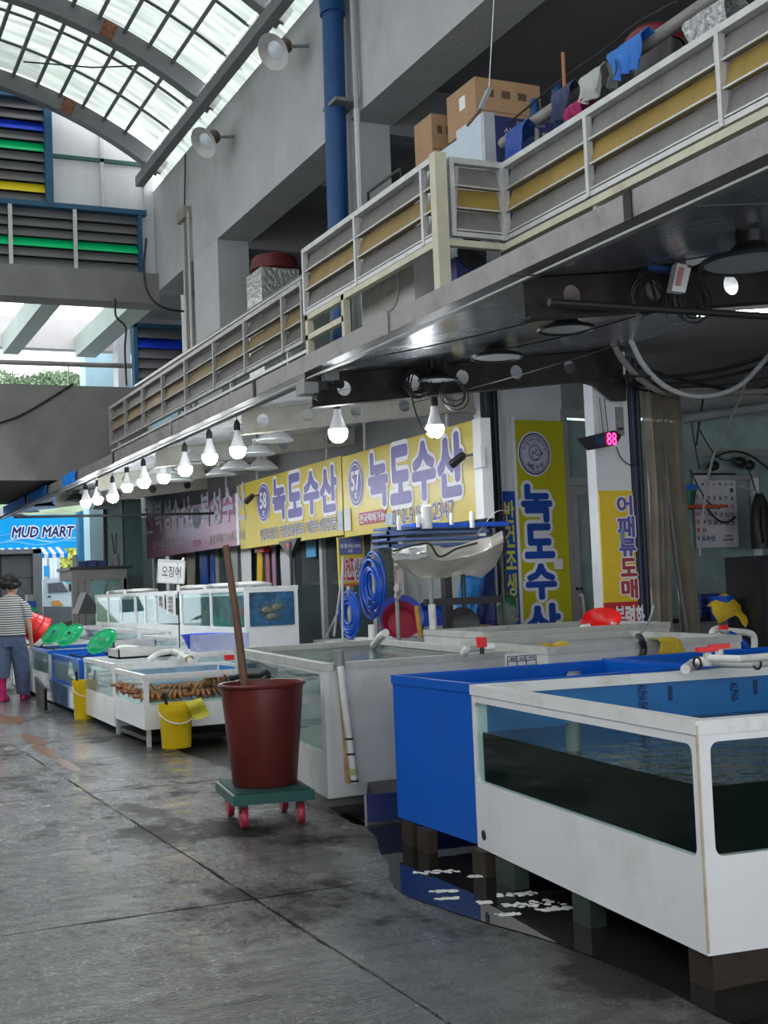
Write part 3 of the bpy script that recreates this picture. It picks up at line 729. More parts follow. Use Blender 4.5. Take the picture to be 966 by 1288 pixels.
for y in (2.6, 4.6): MB().box((RB-.02, y, 3.46), (RB+.02, y+.04, 3.8)).build('railing_foot', alu_cream, near)

hr = thing('walkway_handrail', (5.0, 15, 4.9), 'long grey round handrail behind the far railing', 'handrail')
ha, hb = onX(175, 460, 5.0), onX(386, 347, 5.0)
MB().cyl((5.0, 20.3, hb.z+.03), (5.0, 12.0, hb.z), .045, 10).build('rail_tube', pipe_st, hr, True)
for y in (12.6, 15.2, 17.8): MB().cyl((5.0, y, 3.46), (5.0, y, hb.z), .02, 8).build('rail_post', pipe_st, hr, True)

# near handrail with rags over it
ra_, rb_ = onX(655, 165, 5.05), onX(900, -4, 5.05)
nh = thing('near_handrail', (5.05, 6.2, 4.6), 'thick grey handrail above the near railing, hung with rags', 'handrail')
d_ = (rb_-ra_)
MB().cyl(ra_-d_*.12, rb_+d_*.25, .045, 12).build('rail_tube', mat('dark_grey_tube', (.22, .21, .20), .4, var=.2), nh, True)
for t in (.1, .9): q = ra_+d_*t; MB().cyl((5.05, q.y, 3.46), q, .02, 8).build('rail_post', pipe_st, nh, True)
def rag(name, px, py, w, h, m_, label, X=5.02, sd=0, cat='cloth'):
    p = onX(px, py, X); rr = random.Random(sd); g = []
    for i in range(9):
        row = []
        for j in range(11):
            u = j/10-.5; v = i/8
            row.append((X-.05-.028*math.sin(j*2.1+sd)*v-.01*rr.random()-.05*math.sin(min(v*6, 1.57)), p.y+u*w*(1-.25*v)+.02*math.sin(v*5+sd), p.z-h*v+.05*abs(u)*math.sin(j*1.3+sd)*v))
        g.append(row)
    g.insert(0, [(X+.05, q[1], q[2]-.08) for q in g[0]])
    return tag(MB().sheet(g, .006, (-1, 0, 0)).build(name, m_, smooth=True), label, cat)
rag('blue_tarpaulin_rag', 803, 50, .42, .24, mat('bright_blue_rag', (.02, .16, .55), .5, bump=.4), 'bright blue rag draped on the near handrail', sd=1)
rag('white_rag', 757, 88, .30, .22, mat('greyish_white_rag', (.42, .43, .41), .7, bump=.4), 'greyish white rag hanging on the handrail beside the blue one', sd=2)
rag('navy_rag', 718, 110, .28, .25, mat('navy_rag_cloth', (.04, .05, .12), .7, bump=.4), 'dark navy rag hanging right of the wooden stick', sd=3)
rag('blue_plastic_bag', 660, 158, .26, .26, mat('deep_blue_bag', (.01, .06, .32), .4, bump=.5), 'deep blue bag hung at the far end of the near handrail', sd=4, cat='bag')
rag('magenta_rag', 737, 128, .2, .12, mat('magenta_cloth', (.35, .02, .12), .7), 'small magenta cloth tucked under the white rag', X=5.0, sd=5)
rag('patterned_rag', 905, 8, .4, .2, mat('patterned_cloth', (.35, .36, .36), .7, var=.8, vscale=40), 'patterned cloth at the top right corner on the handrail', sd=6)
rag('grey_green_rag', 786, 72, .1, .22, mat('grey_green_cloth', (.12, .14, .13), .7), 'grey green rag between the white and the blue rag', sd=8)
p = onX(708, 66, 5.1); q = onX(711, 146, 5.1)
tag(MB().cyl(p, (q.x, q.y, 3.47), .014, 8).build('wooden_stick', mat('orange_brown_stick', (.35, .14, .06), .5), smooth=True), 'thin orange-brown wooden stick standing behind the near railing', 'stick')
p = onX(800, 48, 5.35)
t = thing('maroon_lidded_tub', (5.45, p.y, p.z-.3), 'dark maroon round tub with a shiny lid behind the blue rag', 'tub')
MB().lathe([(.14, -.3), (.2, .0), (.21, .0)], (5.5, p.y, p.z-.05), 20).build('tub_body', black_pl, t, True)
MB().lathe([(.215, 0), (.21, .06), (.14, .13), (.001, .16)], (5.5, p.y, p.z-.05), 20).build('lid', mat('shiny_maroon', (.16, .015, .02), .25), t, True)
MB().box((5.3, p.y-.2, 3.462), (5.7, p.y+.2, p.z-.36)).build('crate_stand', black_pl, t)
for i, (x, y) in enumerate(((700, 110), (672, 128))):
    p = onX(x, y, 5.2); tag(MB().lathe([(.035, -.5), (.04, 0), (.03, .02), (.02, .02)], p, 10).build('blue_bottle', pipe_blue, smooth=True), ['blue bottle standing behind the near handrail', 'smaller blue bottle nearer the navy chest'][i], 'bottle')
# cable along the handrail
tag(MB().tube(smooth_path([onX(640, 155, 5.15), onX(700, 105, 5.15), onX(760, 62, 5.15), onX(800, 30, 5.15), onX(850, 2, 5.15)]), .008, 5).build('black_cable', black_rub), 'black cable following the near handrail', 'cable')

# chests, boxes on the walkway
def obx(name, m_, pa, x0, x1, y0, y1, z0_, z1_): return MB().box((x0, y0, z0_), (x1, y1, z1_)).build(name, m_, pa)
cx = 4.98
e0 = onX(689, 140, cx); e1 = onX(573, 167, cx); e2 = onX(515, 210, cx)
ch = thing('pale_blue_chest', (cx+.4, (e0.y+e1.y)/2, 3.46), 'pale blue storage chest with a grey edge and a navy end panel', 'chest')
z_t = onX(608, 140, cx).z; y_n = onX(608, 140, cx).y; y_m = onX(573, 165, cx).y; y_f = onX(517, 205, cx).y
obx('body', styro, ch, cx, cx+.75, y_n+.05, y_m-.01, 3.46, z_t)
obx('edge_post', mat('pale_grey_edge', (.42, .44, .48), .5), ch, cx, cx+.10, y_n, y_n+.05, 3.46, z_t)
endp = obx('end_panel', sign_navy, ch, cx+.10, cx+.75, y_n, y_n+.05, 3.46, z_t-.02)
ec = V3((cx+.43, y_n, z_t-.14))
letters('lettering', '산양 대천 해마', mat('silver_letters', (.45, .45, .48), .5), ec, (1, 0, 0), (0, 0, 1), .5, .06, ch, off=.02)
letters('lettering', 'INNOVATION', mat('silver_letters', (.45, .45, .48), .5), ec+V3((0, 0, .08)), (1, 0, 0), (0, 0, 1), .26, .02, ch, off=.01)
c2 = tag(MB().box((cx+.02, y_m+.02, 3.46), (cx+.75, y_f, z_t-.06)).build('long_pale_chest', styro), 'long low pale blue chest behind the projecting railing box', 'chest')
def carton(px_, py_, w, d, h, lab, X, z0_, tape=False):
    p = onX(px_, py_, X)
    t = thing('cardboard_box', (X+w/2, p.y+d/2, z0_), lab, 'box', 'cardboard boxes on the chests')
    b = obx('carton_body', card, t, X, X+w, p.y, p.y+d, z0_, z0_+h)
    MB().box((X+w*.02, p.y-.003, z0_+h*.30), (X+w*.98, p.y, z0_+h*.31)).build('printed_line', mat('box_print', (.10, .06, .04), .8), t)
    for q in range(3):
        MB().box((X+w*(.15+.25*q), p.y-.003, z0_+h*.62), (X+w*(.28+.25*q), p.y, z0_+h*.78)).build('printed_mark', mat('box_print', (.10, .06, .04), .8), t)
    MB().box((X+.0, p.y, z0_+h-.001), (X+w, p.y+d, z0_+h+.003)).build('lid_flap', card, t)
    if tape: MB().box((X-.004, p.y+d*.35, z0_+h*.5), (X, p.y+d*.55, z0_+h*.78)).build('label', paper, t)
    return t
p1 = onX(601, 140, cx+.1); za = z_t
b1 = onX(596, 97, cx+.08)
carton(598, 120, .62, .50, b1.z-z_t-.003, 'bigger cardboard box with a white label, resting on the pale blue chest', cx+.08, z_t+.002, True)
b2 = onX(542, 143, cx+.1)
p2 = onX(543, 165, cx+.1)
t = carton(543, 165, .36, .34, b2.z-(z_t-.06), 'smaller cardboard box on the low chest, left of the bigger box', cx+.1, z_t-.058)
# tall object leaning: shelf rack with dark bottles beyond
p = onX(475, 240, 5.0)
t = thing('black_wire_rack', (5.05, p.y, 3.46), 'black wire rack of small jars behind the railing next to the column', 'rack')
zt_ = onX(513, 205, 5.0).z; ya, yb_ = onX(513, 205, 5.0).y+.12, onX(464, 240, 5.0).y
for y in (ya, yb_): MB().box((4.98, y-.01, 3.46), (5.0, y+.01, zt_)).build('upright', black_pl, t); MB().box((5.25, y-.01, 3.46), (5.27, y+.01, zt_)).build('upright', black_pl, t)
MB().box((4.98, ya, zt_-.02), (5.0, yb_, zt_)).build('top_bar', black_pl, t)
for z in (zt_-.2, zt_-.55): MB().box((4.98, ya, z-.01), (5.27, yb_, z)).build('shelf', black_pl, t)
for i in range(5):
    y = ya+.1+(yb_-ya-.2)*i/4
    o = MB().lathe([(.035, 0), (.035, .08+.02*(i % 2)), (.02, .12), (.02, .14)], (5.1, y, zt_-.199), 10).build('jar', [black_pl, white_pl, black_pl, white_pl, black_pl][i], smooth=True)
    tag(o, ['black jar at the near end of the wire rack', 'white jar second on the wire rack', 'black jar in the middle of the wire rack', 'white jar fourth on the wire rack', 'black jar at the far end of the wire rack'][i], 'jar', 'jars on the wire rack')
# silver-wrapped barrel with maroon tub on top
p = onX(345, 350, 5.75)
zr = onX(345, 345, 5.75).z
t = thing('foil_wrapped_crate', (5.7, p.y, 3.46), 'foil-wrapped crate under the maroon tub, behind the far railing', 'crate')
foil = mat('crinkled_silver_foil', (.6, .6, .58), .3, metal=.7, bump=.9, bscale=18)
obx('wrapped_body', foil, t, 5.45, 5.97, p.y-.34, p.y+.26, 3.461, zr)
ub = tag(MB().lathe([(.26, 0), (.31, .03), (.30, .06), (.26, .20), (.24, .22), (.001, .23)], (5.75, p.y-.03, zr+.001), 24, sx=1.1, sy=1.1).build('upturned_maroon_tub', mat('maroon_rubber_tub', (.12, .02, .025), .45, var=.2), smooth=True), 'upturned maroon rubber tub on the foil-wrapped crate', 'tub')
# hanging fan rod and lamp tube under the upper ceiling
p = onX(345, 280, 7.0); q = onX(347, 322, 7.0); fy = p.y
t = thing('ceiling_fan', (p.x, fy, q.z), 'dark ceiling fan hanging from a long rod in the far upper bay', 'fan')
MB().cyl((p.x, fy, 6.75), (p.x, fy, q.z), .02, 6).build('rod', black_rub, t)
MB().lathe([(.03, -.06), (.09, -.04), (.09, .02), (.03, .06)], (p.x, fy, q.z), 12).build('motor', black_rub, t, True)
for k in range(3):
    a = .3+k*2.094; MB().obox((p.x+.38*math.cos(a), fy+.38*math.sin(a), q.z-.02), (math.cos(a), math.sin(a), 0), (-math.sin(a), math.cos(a), .1), (0, 0, 1), .6, .12, .01).build('blade', mat('grey_fan_blade', (.3, .3, .3), .5), t)
p = onZ(388, 228, 6.66); ly = p.y
t = thing('unlit_ceiling_lamp', (p.x, ly, 6.65), 'unlit white batten lamp under the far upper ceiling', 'lamp')
MB().box((p.x-.35, ly-.1, 6.66), (p.x+.35, ly+.1, 6.748)).build('lamp_body', mat('unlit_lamp_white', (.6, .6, .58), .5), t)
MB().cyl((p.x-.33, ly, 6.64), (p.x+.33, ly, 6.64), .02, 8).build('lamp_tube', white_pl, t, True)
# hanging tied thing on a string
p = onY(636, 20, 8.4); q = onY(615, 112, 8.4); r_ = onY(604, 138, 8.4)
t = thing('hanging_tool', (q.x, 8.4, r_.z), 'grey strap tool hanging on a thin white string before the cardboard box', 'tool')
MB().cyl((p.x, 8.4, 6.75), q, .004, 4).build('string', white_pl, t)
MB().beam(q, r_, .05, .03).build('tool_body', mat('grey_tool', (.30, .32, .33), .5, var=.2), t)
MB().tube(smooth_path([r_, r_+V3((-.05, 0, -.06)), r_+V3((-.12, 0, -.14))]), .012, 6).build('strap', mat('brown_strap', (.15, .09, .05), .7), t)

# blue drainpipe on the facade
dp = thing('blue_drainpipe', (FX-.1, 12.4, 3.46), 'thick blue drainpipe running down the facade beside the column', 'pipe')
pa, pb_ = onX(418, 5, FX-.17), onX(425, 285, FX-.17)
MB().cyl((FX-.17, pa.y, pa.z+.02), (FX-.17, pb_.y+.03, 3.46), .115, 16).build('pipe_run', pipe_blue, dp, True)
MB().tube(smooth_path([(FX-.17, pa.y, pa.z-.12), (FX-.17, pa.y, pa.z+.12), (FX-.17, pa.y-.25, pa.z+.2), (FX-.17, pa.y-1.2, pa.z+.22)]), .14, 14).build('elbow', pipe_blue, dp, True)
c = onX(424, 133, FX-.17)
MB().box((FX-.27, c.y-.2, c.z-.02), (FX, c.y+.16, c.z+.02)).build('clamp', steel_grey, dp)
dp2 = thing('slim_grey_pipe', (FX-.05, 11.9, 3.46), 'slim grey pipe beside the thick blue drainpipe', 'pipe')
c = onX(433, 100, FX-.06)
MB().cyl((FX-.06, pa.y-.28, 7.6), (FX-.06, pa.y-.28, 6.3), .03, 8).build('pipe_run', mat('grey_wall_pipe', (.34, .35, .36), .5), dp2, True)
MB().cyl((FX-.06, pa.y-.28, 6.3), (FX-.06, pa.y-.28, 3.46), .035, 8).build('pipe_run', mat('pale_wall_pipe', (.5, .5, .5), .5), dp2, True)
# conduits by the far column with junction box
cd = thing('conduit_bundle', (FX-.05, 18.3, 3.46), 'pair of vertical conduits with a grey junction box on the far column', 'conduit')
jb = onX(232, 271, FX-.05)
MB().box((FX-.12, jb.y-.2, jb.z-.09), (FX, jb.y+.2, jb.z+.09)).build('junction_box', mat('taupe_box', (.28, .26, .23), .6), cd)
for dy, m_ in ((.08, mat('pale_conduit', (.45, .43, .40), .4, metal=.4)), (-.08, steel_grey), (-.19, mat('pale_conduit', (.45, .43, .40), .4, metal=.4))):
    MB().cyl((FX-.05, jb.y+dy, jb.z), (FX-.05, jb.y+dy, 3.46), .025, 8).build('conduit_tube', m_, cd, True)
MB().cyl((FX-.05, jb.y, jb.z), (FX-.05, jb.y-.15, 7.95), .012, 6).build('feed_cable', black_rub, cd)
# AC units on the walkway under the box
ac = thing('air_conditioner', (4.62, 9.6, 3.46), 'white outdoor air conditioner with a round fan, under the raised railing box', 'air conditioner')
acw = mat('aged_ac_casing', (.48, .46, .43), .5, var=.1)
aY0 = onX(520, 330, 4.6).y; aY1 = onX(455, 380, 4.6).y
fc = onX(488, 367, 4.58)
obx('casing', acw, ac, 4.6, 4.95, aY0, aY1, 3.461, 3.461+.62)
MB().lathe([(.19, 0), (.20, .01), (.19, .02), (.18, .015)], (4.6, fc.y, fc.z+.03), 24, V3((-1, 0, 0)).to_track_quat('Z', 'Y').to_matrix()).build('fan_ring', acw, ac, True)
MB().lathe([(.19, .004), (.001, .006)], (4.6, fc.y, fc.z+.03), 24, V3((-1, 0, 0)).to_track_quat('Z', 'Y').to_matrix()).build('fan_recess', mat('dark_recess', (.06, .055, .05), .6), ac)
for k in range(5):
    MB().lathe([(.035*k+.02, .014), (.035*k+.024, .018), (.035*k+.028, .014)], (4.6, fc.y, fc.z+.03), 20, V3((-1, 0, 0)).to_track_quat('Z', 'Y').to_matrix()).build('guard_ring', acw, ac)
MB().lathe([(.035, .02), (.001, .03)], (4.6, fc.y, fc.z+.03), 12, V3((-1, 0, 0)).to_track_quat('Z', 'Y').to_matrix()).build('hub', alu_cream, ac)
p = onY(592, 322, YB+.3)
t = thing('standing_fan_unit', (p.x, YB+.32, 3.46), 'navy round-fronted fan unit beside the cream corner post', 'fan')
MB().box((p.x-.13, YB+.3, 3.461), (p.x+.14, YB+.55, 3.80)).build('casing', sign_navy, t)
MB().lathe([(.12, 0), (.125, .03), (.10, .03), (.04, .01), (.001, .01)], (p.x, YB+.3, p.z+.02), 20, V3((0, -1, 0)).to_track_quat('Z', 'Y').to_matrix()).build('grille', black_pl, t, True)

# ================================================================== UNDER THE WALKWAY: CEILING SHEETS, HOLED STEEL BEAMS
def cz(X): return 3.02+(X-3.75)*.115                          # ceiling sheets rise gently towards the shops
ceil_lit = mat('bulb_lit_ceiling_sheet', (.66, .68, .70), .3, metal=.1, var=.06, vscale=1.5, rvar=.1)  # far sheets painted paler for bulb light, near ones left dark as unlit
cs = sthing('ceiling', (6, 10, 3.1))
yb = .12
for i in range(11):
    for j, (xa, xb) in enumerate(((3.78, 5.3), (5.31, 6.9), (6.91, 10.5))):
        MB().prism([(xa, yb+i*2.3, cz(xa)), (xb, yb+i*2.3, cz(xb)), (xb, yb+i*2.3, cz(xb)+.02), (xa, yb+i*2.3, cz(xa)+.02)], (0, 2.285, 0)).build('ceiling_sheet', ceil_metal if i < 4 else ceil_lit, cs)
def holed_beam(y, x0, x1, m_, label, depth=.27, holes=(), haunch=None):
    t = thing('holed_steel_beam', ((x0+x1)/2, y, 2.8), label, 'beam', 'holed steel beams under the walkway')
    n_ = 16; mb = MB(); 
    # web with round openings: built from cells, each cell a square plate with an octagonal hole or none
    def zt(x): return cz(x)-.0
    xs = sorted(holes); cell = .17; edges = [x0]
    segs = []; cur = x0
    for h in xs:
        segs.append((cur, h-cell/2, None)); segs.append((h-cell/2, h+cell/2, h)); cur = h+cell/2
    segs.append((cur, x1, None))
    for a, b, h in segs:
        if b-a < 1e-4: continue
        if h is None:
            mb.prism([(a, y, zt(a)-depth), (b, y, zt(b)-depth), (b, y, zt(b)-.01), (a, y, zt(a)-.01)], (0, .012, 0))
        else:
            r_ = .062; cz_ = zt(h)-depth*.5; outer = []; inner = []
            for k in range(24):
                an = 2*math.pi*k/24; ca, sa = math.cos(an), math.sin(an)
                inner.append((h+r_*ca, cz_+r_*sa))
                s_ = min((cell/2)/max(abs(ca), 1e-6), (depth/2-.005)/max(abs(sa), 1e-6)); ox, oz = ca*s_, sa*s_
                outer.append((h+ox, cz_+oz+(h+ox-h)*.115))
            for q in ((cell/2, depth/2-.005), (-cell/2, depth/2-.005), (-cell/2, -depth/2+.005), (cell/2, -depth/2+.005)):
                k = min(range(24), key=lambda i_: (outer[i_][0]-h-q[0])**2+(outer[i_][1]-cz_-q[1])**2); outer[k] = (h+q[0], cz_+q[1]+q[0]*.115)
            vs = [(p[0], y+d, p[1]) for d in (0, .012) for lst in (outer, inner) for p in lst]; N_ = 24
            fs = []
            for k in range(N_):
                j = (k+1) % N_
                fs += [(k, j, N_+j, N_+k), (2*N_+j, 2*N_+k, 3*N_+k, 3*N_+j), (N_+k, N_+j, 3*N_+j, 3*N_+k)]
            mb.add(vs, fs)
    mb.build('web', m_, t)
    for dz, nm in ((-depth, 'lower_flange'), (-.012, 'upper_flange')):
        MB().prism([(x0, y-.06, zt(x0)+dz), (x1, y-.06, zt(x1)+dz), (x1, y-.06, zt(x1)+dz+.012), (x0, y-.06, zt(x0)+dz+.012)], (0, .13, 0)).build(nm, m_, t)
    if haunch:
        a, b, dd = haunch
        MB().prism([(a, y-.03, zt(a)-depth), (a+(b-a)*.4, y-.03, zt(a)-depth-dd*.25), (a+(b-a)*.75, y-.03, zt(a)-depth-dd), (b, y-.03, zt(a)-depth-dd), (b, y-.03, zt(b)-depth+.01)], (0, .06, 0)).build('haunch', m_, t)
    return t
hx = [onY(x, y, 9.36).x for x, y in ((433, 489), (582, 472), (650, 469), (717, 467))]
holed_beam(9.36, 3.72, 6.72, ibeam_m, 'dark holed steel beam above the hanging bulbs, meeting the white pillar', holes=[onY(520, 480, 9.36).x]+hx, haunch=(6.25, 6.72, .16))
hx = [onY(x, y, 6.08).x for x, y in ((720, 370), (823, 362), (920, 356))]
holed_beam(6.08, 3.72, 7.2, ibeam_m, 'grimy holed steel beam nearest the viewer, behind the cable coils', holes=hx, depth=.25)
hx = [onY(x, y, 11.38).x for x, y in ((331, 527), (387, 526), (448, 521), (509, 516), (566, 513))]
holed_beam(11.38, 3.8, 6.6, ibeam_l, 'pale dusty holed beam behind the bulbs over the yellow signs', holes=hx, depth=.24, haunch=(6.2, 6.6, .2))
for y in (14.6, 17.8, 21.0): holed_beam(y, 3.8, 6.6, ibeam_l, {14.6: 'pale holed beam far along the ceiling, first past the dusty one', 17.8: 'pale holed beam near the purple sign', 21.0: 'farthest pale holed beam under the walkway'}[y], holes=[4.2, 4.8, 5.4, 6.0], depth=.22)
for z, (x0, y0), (x1, y1), lab in ((2.80, (640, 420), (966, 402), 'black round pipe under the near beam'),):
    p, q = onY(780, 386, 5.9), onY(966, 398, 5.9); q = p+(q-p)*2.2
    tag(MB().cyl(p-(q-p)*.2, q, .022, 10).build('black_pipe', black_rub, smooth=True), lab, 'pipe')
# thin wires stretched under the ceiling
for i, (a, b) in enumerate((((470, 438), (740, 372)), ((640, 345), (900, 318)), ((620, 430), (800, 385)), ((520, 505), (790, 428)))):
    p, q = onZ(*a, 2.96), onZ(*b, 2.96); p.z = q.z = 2.9+.05*(i % 2)
    tag(MB().tube(catenary(p, q, .02), .005, 5).build('ceiling_wire', black_rub), ['thin wire stretched under the ceiling from the gutter toward the near beam', 'thin wire nearest the viewer under the ceiling', 'thin wire crossing between the two dark beams', 'thin wire ending by the white pillar top'][i], 'wire')

# ================================================================== SHOP FRONTS AND SIGNS
SX = 6.0
UL = V3((0, -1, 0)); UP = V3((0, 0, 1)); UR = V3((1, 0, 0))
def rX(x0, y0a, y0b, x1, y1a, y1b, X):
    """quad in plane X: left edge x0 (y0a top,y0b bottom), right edge x1 -> centre,w,h"""
    a, b, c, d = onX(x0, y0a, X), onX(x0, y0b, X), onX(x1, y1a, X), onX(x1, y1b, X)
    return V3((X, (a.y+b.y+c.y+d.y)/4, (a.z+b.z+c.z+d.z)/4)), abs((a.y+b.y)/2-(c.y+d.y)/2), (a.z-b.z+c.z-d.z)/2
def disc(mb, C, U, V, ru, rv, lift, n=36):
    N = U.cross(V); c = V3(C)+N*lift
    return mb.add([c]+[c+U*ru*math.cos(2*math.pi*k/n)+V*rv*math.sin(2*math.pi*k/n) for k in range(n)], [(0, k+1, (k+1) % n+1) for k in range(n)])
def ring(mb, C, U, V, ru, rv, wd, lift, n=40, a0=0, a1=2*math.pi):
    N = U.cross(V); c = V3(C)+N*lift; vs = []
    for k in range(n+1):
        a = a0+(a1-a0)*k/n
        vs += [c+U*ru*math.cos(a)+V*rv*math.sin(a), c+U*(ru-wd)*math.cos(a)+V*(rv-wd)*math.sin(a)]
    return mb.add(vs, [(2*k, 2*k+2, 2*k+3, 2*k+1) for k in range(n)])
def plate(mb, C, U, V, w, h, lift, d=.004):
    N = U.cross(V); return mb.obox(V3(C)+N*lift, U, V, N, w, h, d)
# --- sign of stall 57
ZT, ZB = 2.90, 1.925
def board(name, ya, yb, zb, zt, m_, label, th=.10):
    t = thing(name, (SX+.05, (ya+yb)/2, zb), label, 'sign')
    MB().box((SX, ya, zb), (SX+th, yb, zt)).build('board', m_, t)
    return t
s57y = (10.87, 14.20); s58y = (14.24, 18.22)
s57 = board('shop_sign', *s57y, ZB, ZT, sign_yellow, 'yellow shop sign with the number 57 badge and a phone number')
MB().box((SX-.012, s57y[0]-.16, ZB), (SX+.1, s57y[0], ZT)).build('side_plate', white_pl, s57)
c, w, h = rX(434, 571, 650, 461, 566, 646, SX); cb = onX(448, 608, SX); cb.x = SX-.002
MB1 = MB(); disc(MB1, cb, UL, UP, .235, .285, .003); MB1.build('badge_edge', sign_white, s57)
MB1 = MB(); disc(MB1, cb, UL, UP, .215, .265, .006); bd = MB1.build('badge', sign_blue, s57)
MB1 = MB(); ring(MB1, cb, UL, UP, .185, .235, .012, .009); MB1.build('badge_ring', sign_white, s57)
letters('badge_number', '57', sign_white, cb+UP*.03, UL, UP, .24, .22, s57, off=.03, lift=.008)
letters('badge_number', '호', sign_white, cb-UP*.14-UL*-.0, UL, UP, .08, .07, s57, off=.02, lift=.008)
def rowtext(t, st, boxes, m_, outline=None, off=.05, ooff=.115, X=SX-.002, lift=.004, nm='letter'):
    for ch_, (x0, ya, yb, x1, yc, yd) in zip(st, boxes):
        c, w, h = rX(x0, ya, yb, x1, yc, yd, X)
        letters(nm, ch_, m_, c, UL, UP, w, h, t, off=off, outline=outline, ooff=ooff, lift=lift)
rowtext(s57, '녹도수산', [(465, 573, 637, 487, 569, 632), (492, 566, 632, 516, 562, 628), (520, 560, 628, 547, 556, 624), (552, 552, 624, 582, 545, 619)], sign_blue, sign_white)
c, w, h = rX(452, 644, 660, 486, 641, 657, SX-.002)
MB1 = MB(); plate(MB1, c, UL, UP, w, h, .002); MB1.build('red_label', mat('muted_red_label', (.45, .10, .14), .5), s57)
letters('small_lettering', '전국택배가능', sign_white, c, UL, UP, w*.92, h*.72, s57, off=.02, lift=.006)
c, w, h = rX(494, 640, 662, 571, 630, 650, SX-.002)
letters('phone_number', '010-9197-2347', mat('grey_violet_letters', (.17, .15, .24), .5), c, UL, UP, w, h, s57, off=.012, outline=sign_white, ooff=.06)
c, w, h = rX(485, 646, 661, 494, 645, 660, SX-.01)
MB1 = MB(); plate(MB1, c, UL, UP, w, h, .0); MB1.build('taped_paper', mat('pale_blue_paper', (.5, .6, .7), .6), s57)
# --- sign of stall 58
s58 = board('shop_sign', *s58y, ZB+.03, ZT+.02, sign_yellow, 'yellow shop sign with the number 58 badge above the shop glass')
cb = onX(332, 632, SX); cb.x = SX-.002
MB1 = MB(); disc(MB1, cb, UL, UP, .30, .285, .003); MB1.build('badge_edge', sign_white, s58)
MB1 = MB(); disc(MB1, cb, UL, UP, .28, .265, .006); MB1.build('badge', sign_blue, s58)
MB1 = MB(); ring(MB1, cb, UL, UP, .245, .235, .012, .009); MB1.build('badge_ring', sign_white, s58)
letters('badge_number', '58', sign_white, cb+UP*.03, UL, UP, .28, .22, s58, off=.03, lift=.008)
letters('badge_number', '호', sign_white, cb-UP*.15, UL, UP, .10, .07, s58, off=.02, lift=.008)
rowtext(s58, '녹도수산', [(344, 605, 653, 359, 602, 650), (363, 600, 649, 379, 597, 646), (383, 597, 646, 401, 593, 643), (404, 591, 643, 423, 586, 640)], sign_blue, sign_white)
c, w, h = rX(328, 662, 678, 424, 653, 668, SX-.002)
letters('small_lettering', '반건조생선 / 명절선물세트 / 제철수산물전문', mat('grey_violet_letters', (.17, .15, .24), .5), c, UL, UP, w, h, s58, off=.012, outline=sign_white, ooff=.06)
for i, (x0, ya, yb, x1, yc, yd, mm) in enumerate(((425, 643, 668, 431, 642, 667, 'pale_blue_paper'), (433, 640, 668, 441, 639, 667, 'white_paper'))):
    c, w, h = rX(x0, ya, yb, x1, yc, yd, SX-.012)
    MB1 = MB(); plate(MB1, c, UL, UP, w, h, 0); MB1.build('notice_sheet', MATS[mm], s58)
# --- purple sign (two stalls)
pya, pyb = 18.38, onX(184, 660, SX).y
zpt, zpb = 2.80, 2.02
sp = board('shop_sign', pya, pyb, zpb, zpt, sign_purple, 'dusky purple shop sign with pale lilac lettering, left of the yellow signs')
MB().box((SX-.01, pya-.12, zpb), (SX+.1, pya, zpt)).build('side_plate', white_pl, sp)
rowtext(sp, '복성수산', [(253, 622, 662, 264, 620, 660), (267, 618, 660, 278, 616, 658), (281, 615, 657, 293, 613, 655), (296, 611, 655, 309, 607, 652)], sign_lilac, None, off=.03)
rowtext(sp, '복성수산', [(195, 632, 668, 204, 631, 667), (206, 632, 666, 215, 630, 665), (217, 630, 666, 227, 628, 664), (229, 627, 664, 240, 625, 662)], sign_lilac, None, off=.025)
rowtext(sp, '전', [(183, 636, 672, 192, 635, 671)], sign_lilac, None, off=.01)
cb = onX(247, 651, SX-.002)
MB1 = MB(); disc(MB1, cb, UL, UP, .26, .20, .003); MB1.build('badge_edge', sign_lilac, sp)
MB1 = MB(); disc(MB1, cb, UL, UP, .235, .18, .006); MB1.build('badge', mat('dark_slate_badge', (.05, .06, .10), .4), sp)
letters('badge_number', '60호', sign_lilac, cb, UL, UP, .34, .14, sp, off=.01, lift=.008)
c, w, h = rX(264, 672, 684, 308, 668, 680, SX-.002)
letters('small_lettering', '8 전국택배 가능 / 회센터직송', mat('dull_gold_letters', (.45, .36, .34), .5), c, UL, UP, w, h, sp, off=.03)
c, w, h = rX(192, 680, 688, 230, 677, 686, SX-.002)
letters('small_lettering', '건어물선물세트', sign_lilac, c, UL, UP, w, h, sp, off=.0)
c, w, h = rX(243, 680, 688, 252, 678, 686, SX-.002)
MB1 = MB(); plate(MB1, c, UL, UP, w, h, .002); MB1.build('red_label', mat('muted_red_label', (.45, .10, .14), .5), sp)
letters('small_lettering', '신선회', sign_lilac, c, UL, UP, w*.8, h*.8, sp, off=.0, lift=.006)
# hooks under the beam carrying the signs
for t, y in ((s57, 11.5), (s57, 13.6), (s58, 14.8), (s58, 17.5), (sp, 19), (sp, 24)):
    MB().box((SX+.04, y, ZT-.15), (SX+.06, y+.03, cz(SX)+.02)).build('hanger_strap', alu, t)
def spot(px, py, lab, X=SX-.12):
    p = onX(px, py, X); t = thing('sign_spotlight', (X, p.y, p.z), lab, 'lamp', 'little black spotlights on the signs')
    ax = V3((-.3, .85, -.45)).normalized(); r_ = ax.to_track_quat('Z', 'Y').to_matrix()
    MB().lathe([(.03, -.09), (.04, -.06), (.045, .09), (.035, .09), (.03, .0)], p, 12, r_).build('lamp_head', black_pl, t, True)
    MB().beam(p-ax*.05, V3((SX-.0, p.y-.14, p.z+.04)), .02, .02).build('arm', black_pl, t)
spot(576, 578, 'little spotlight at the right end of the 57 sign'); spot(314, 627, 'little black spotlight between the purple and the 58 sign')
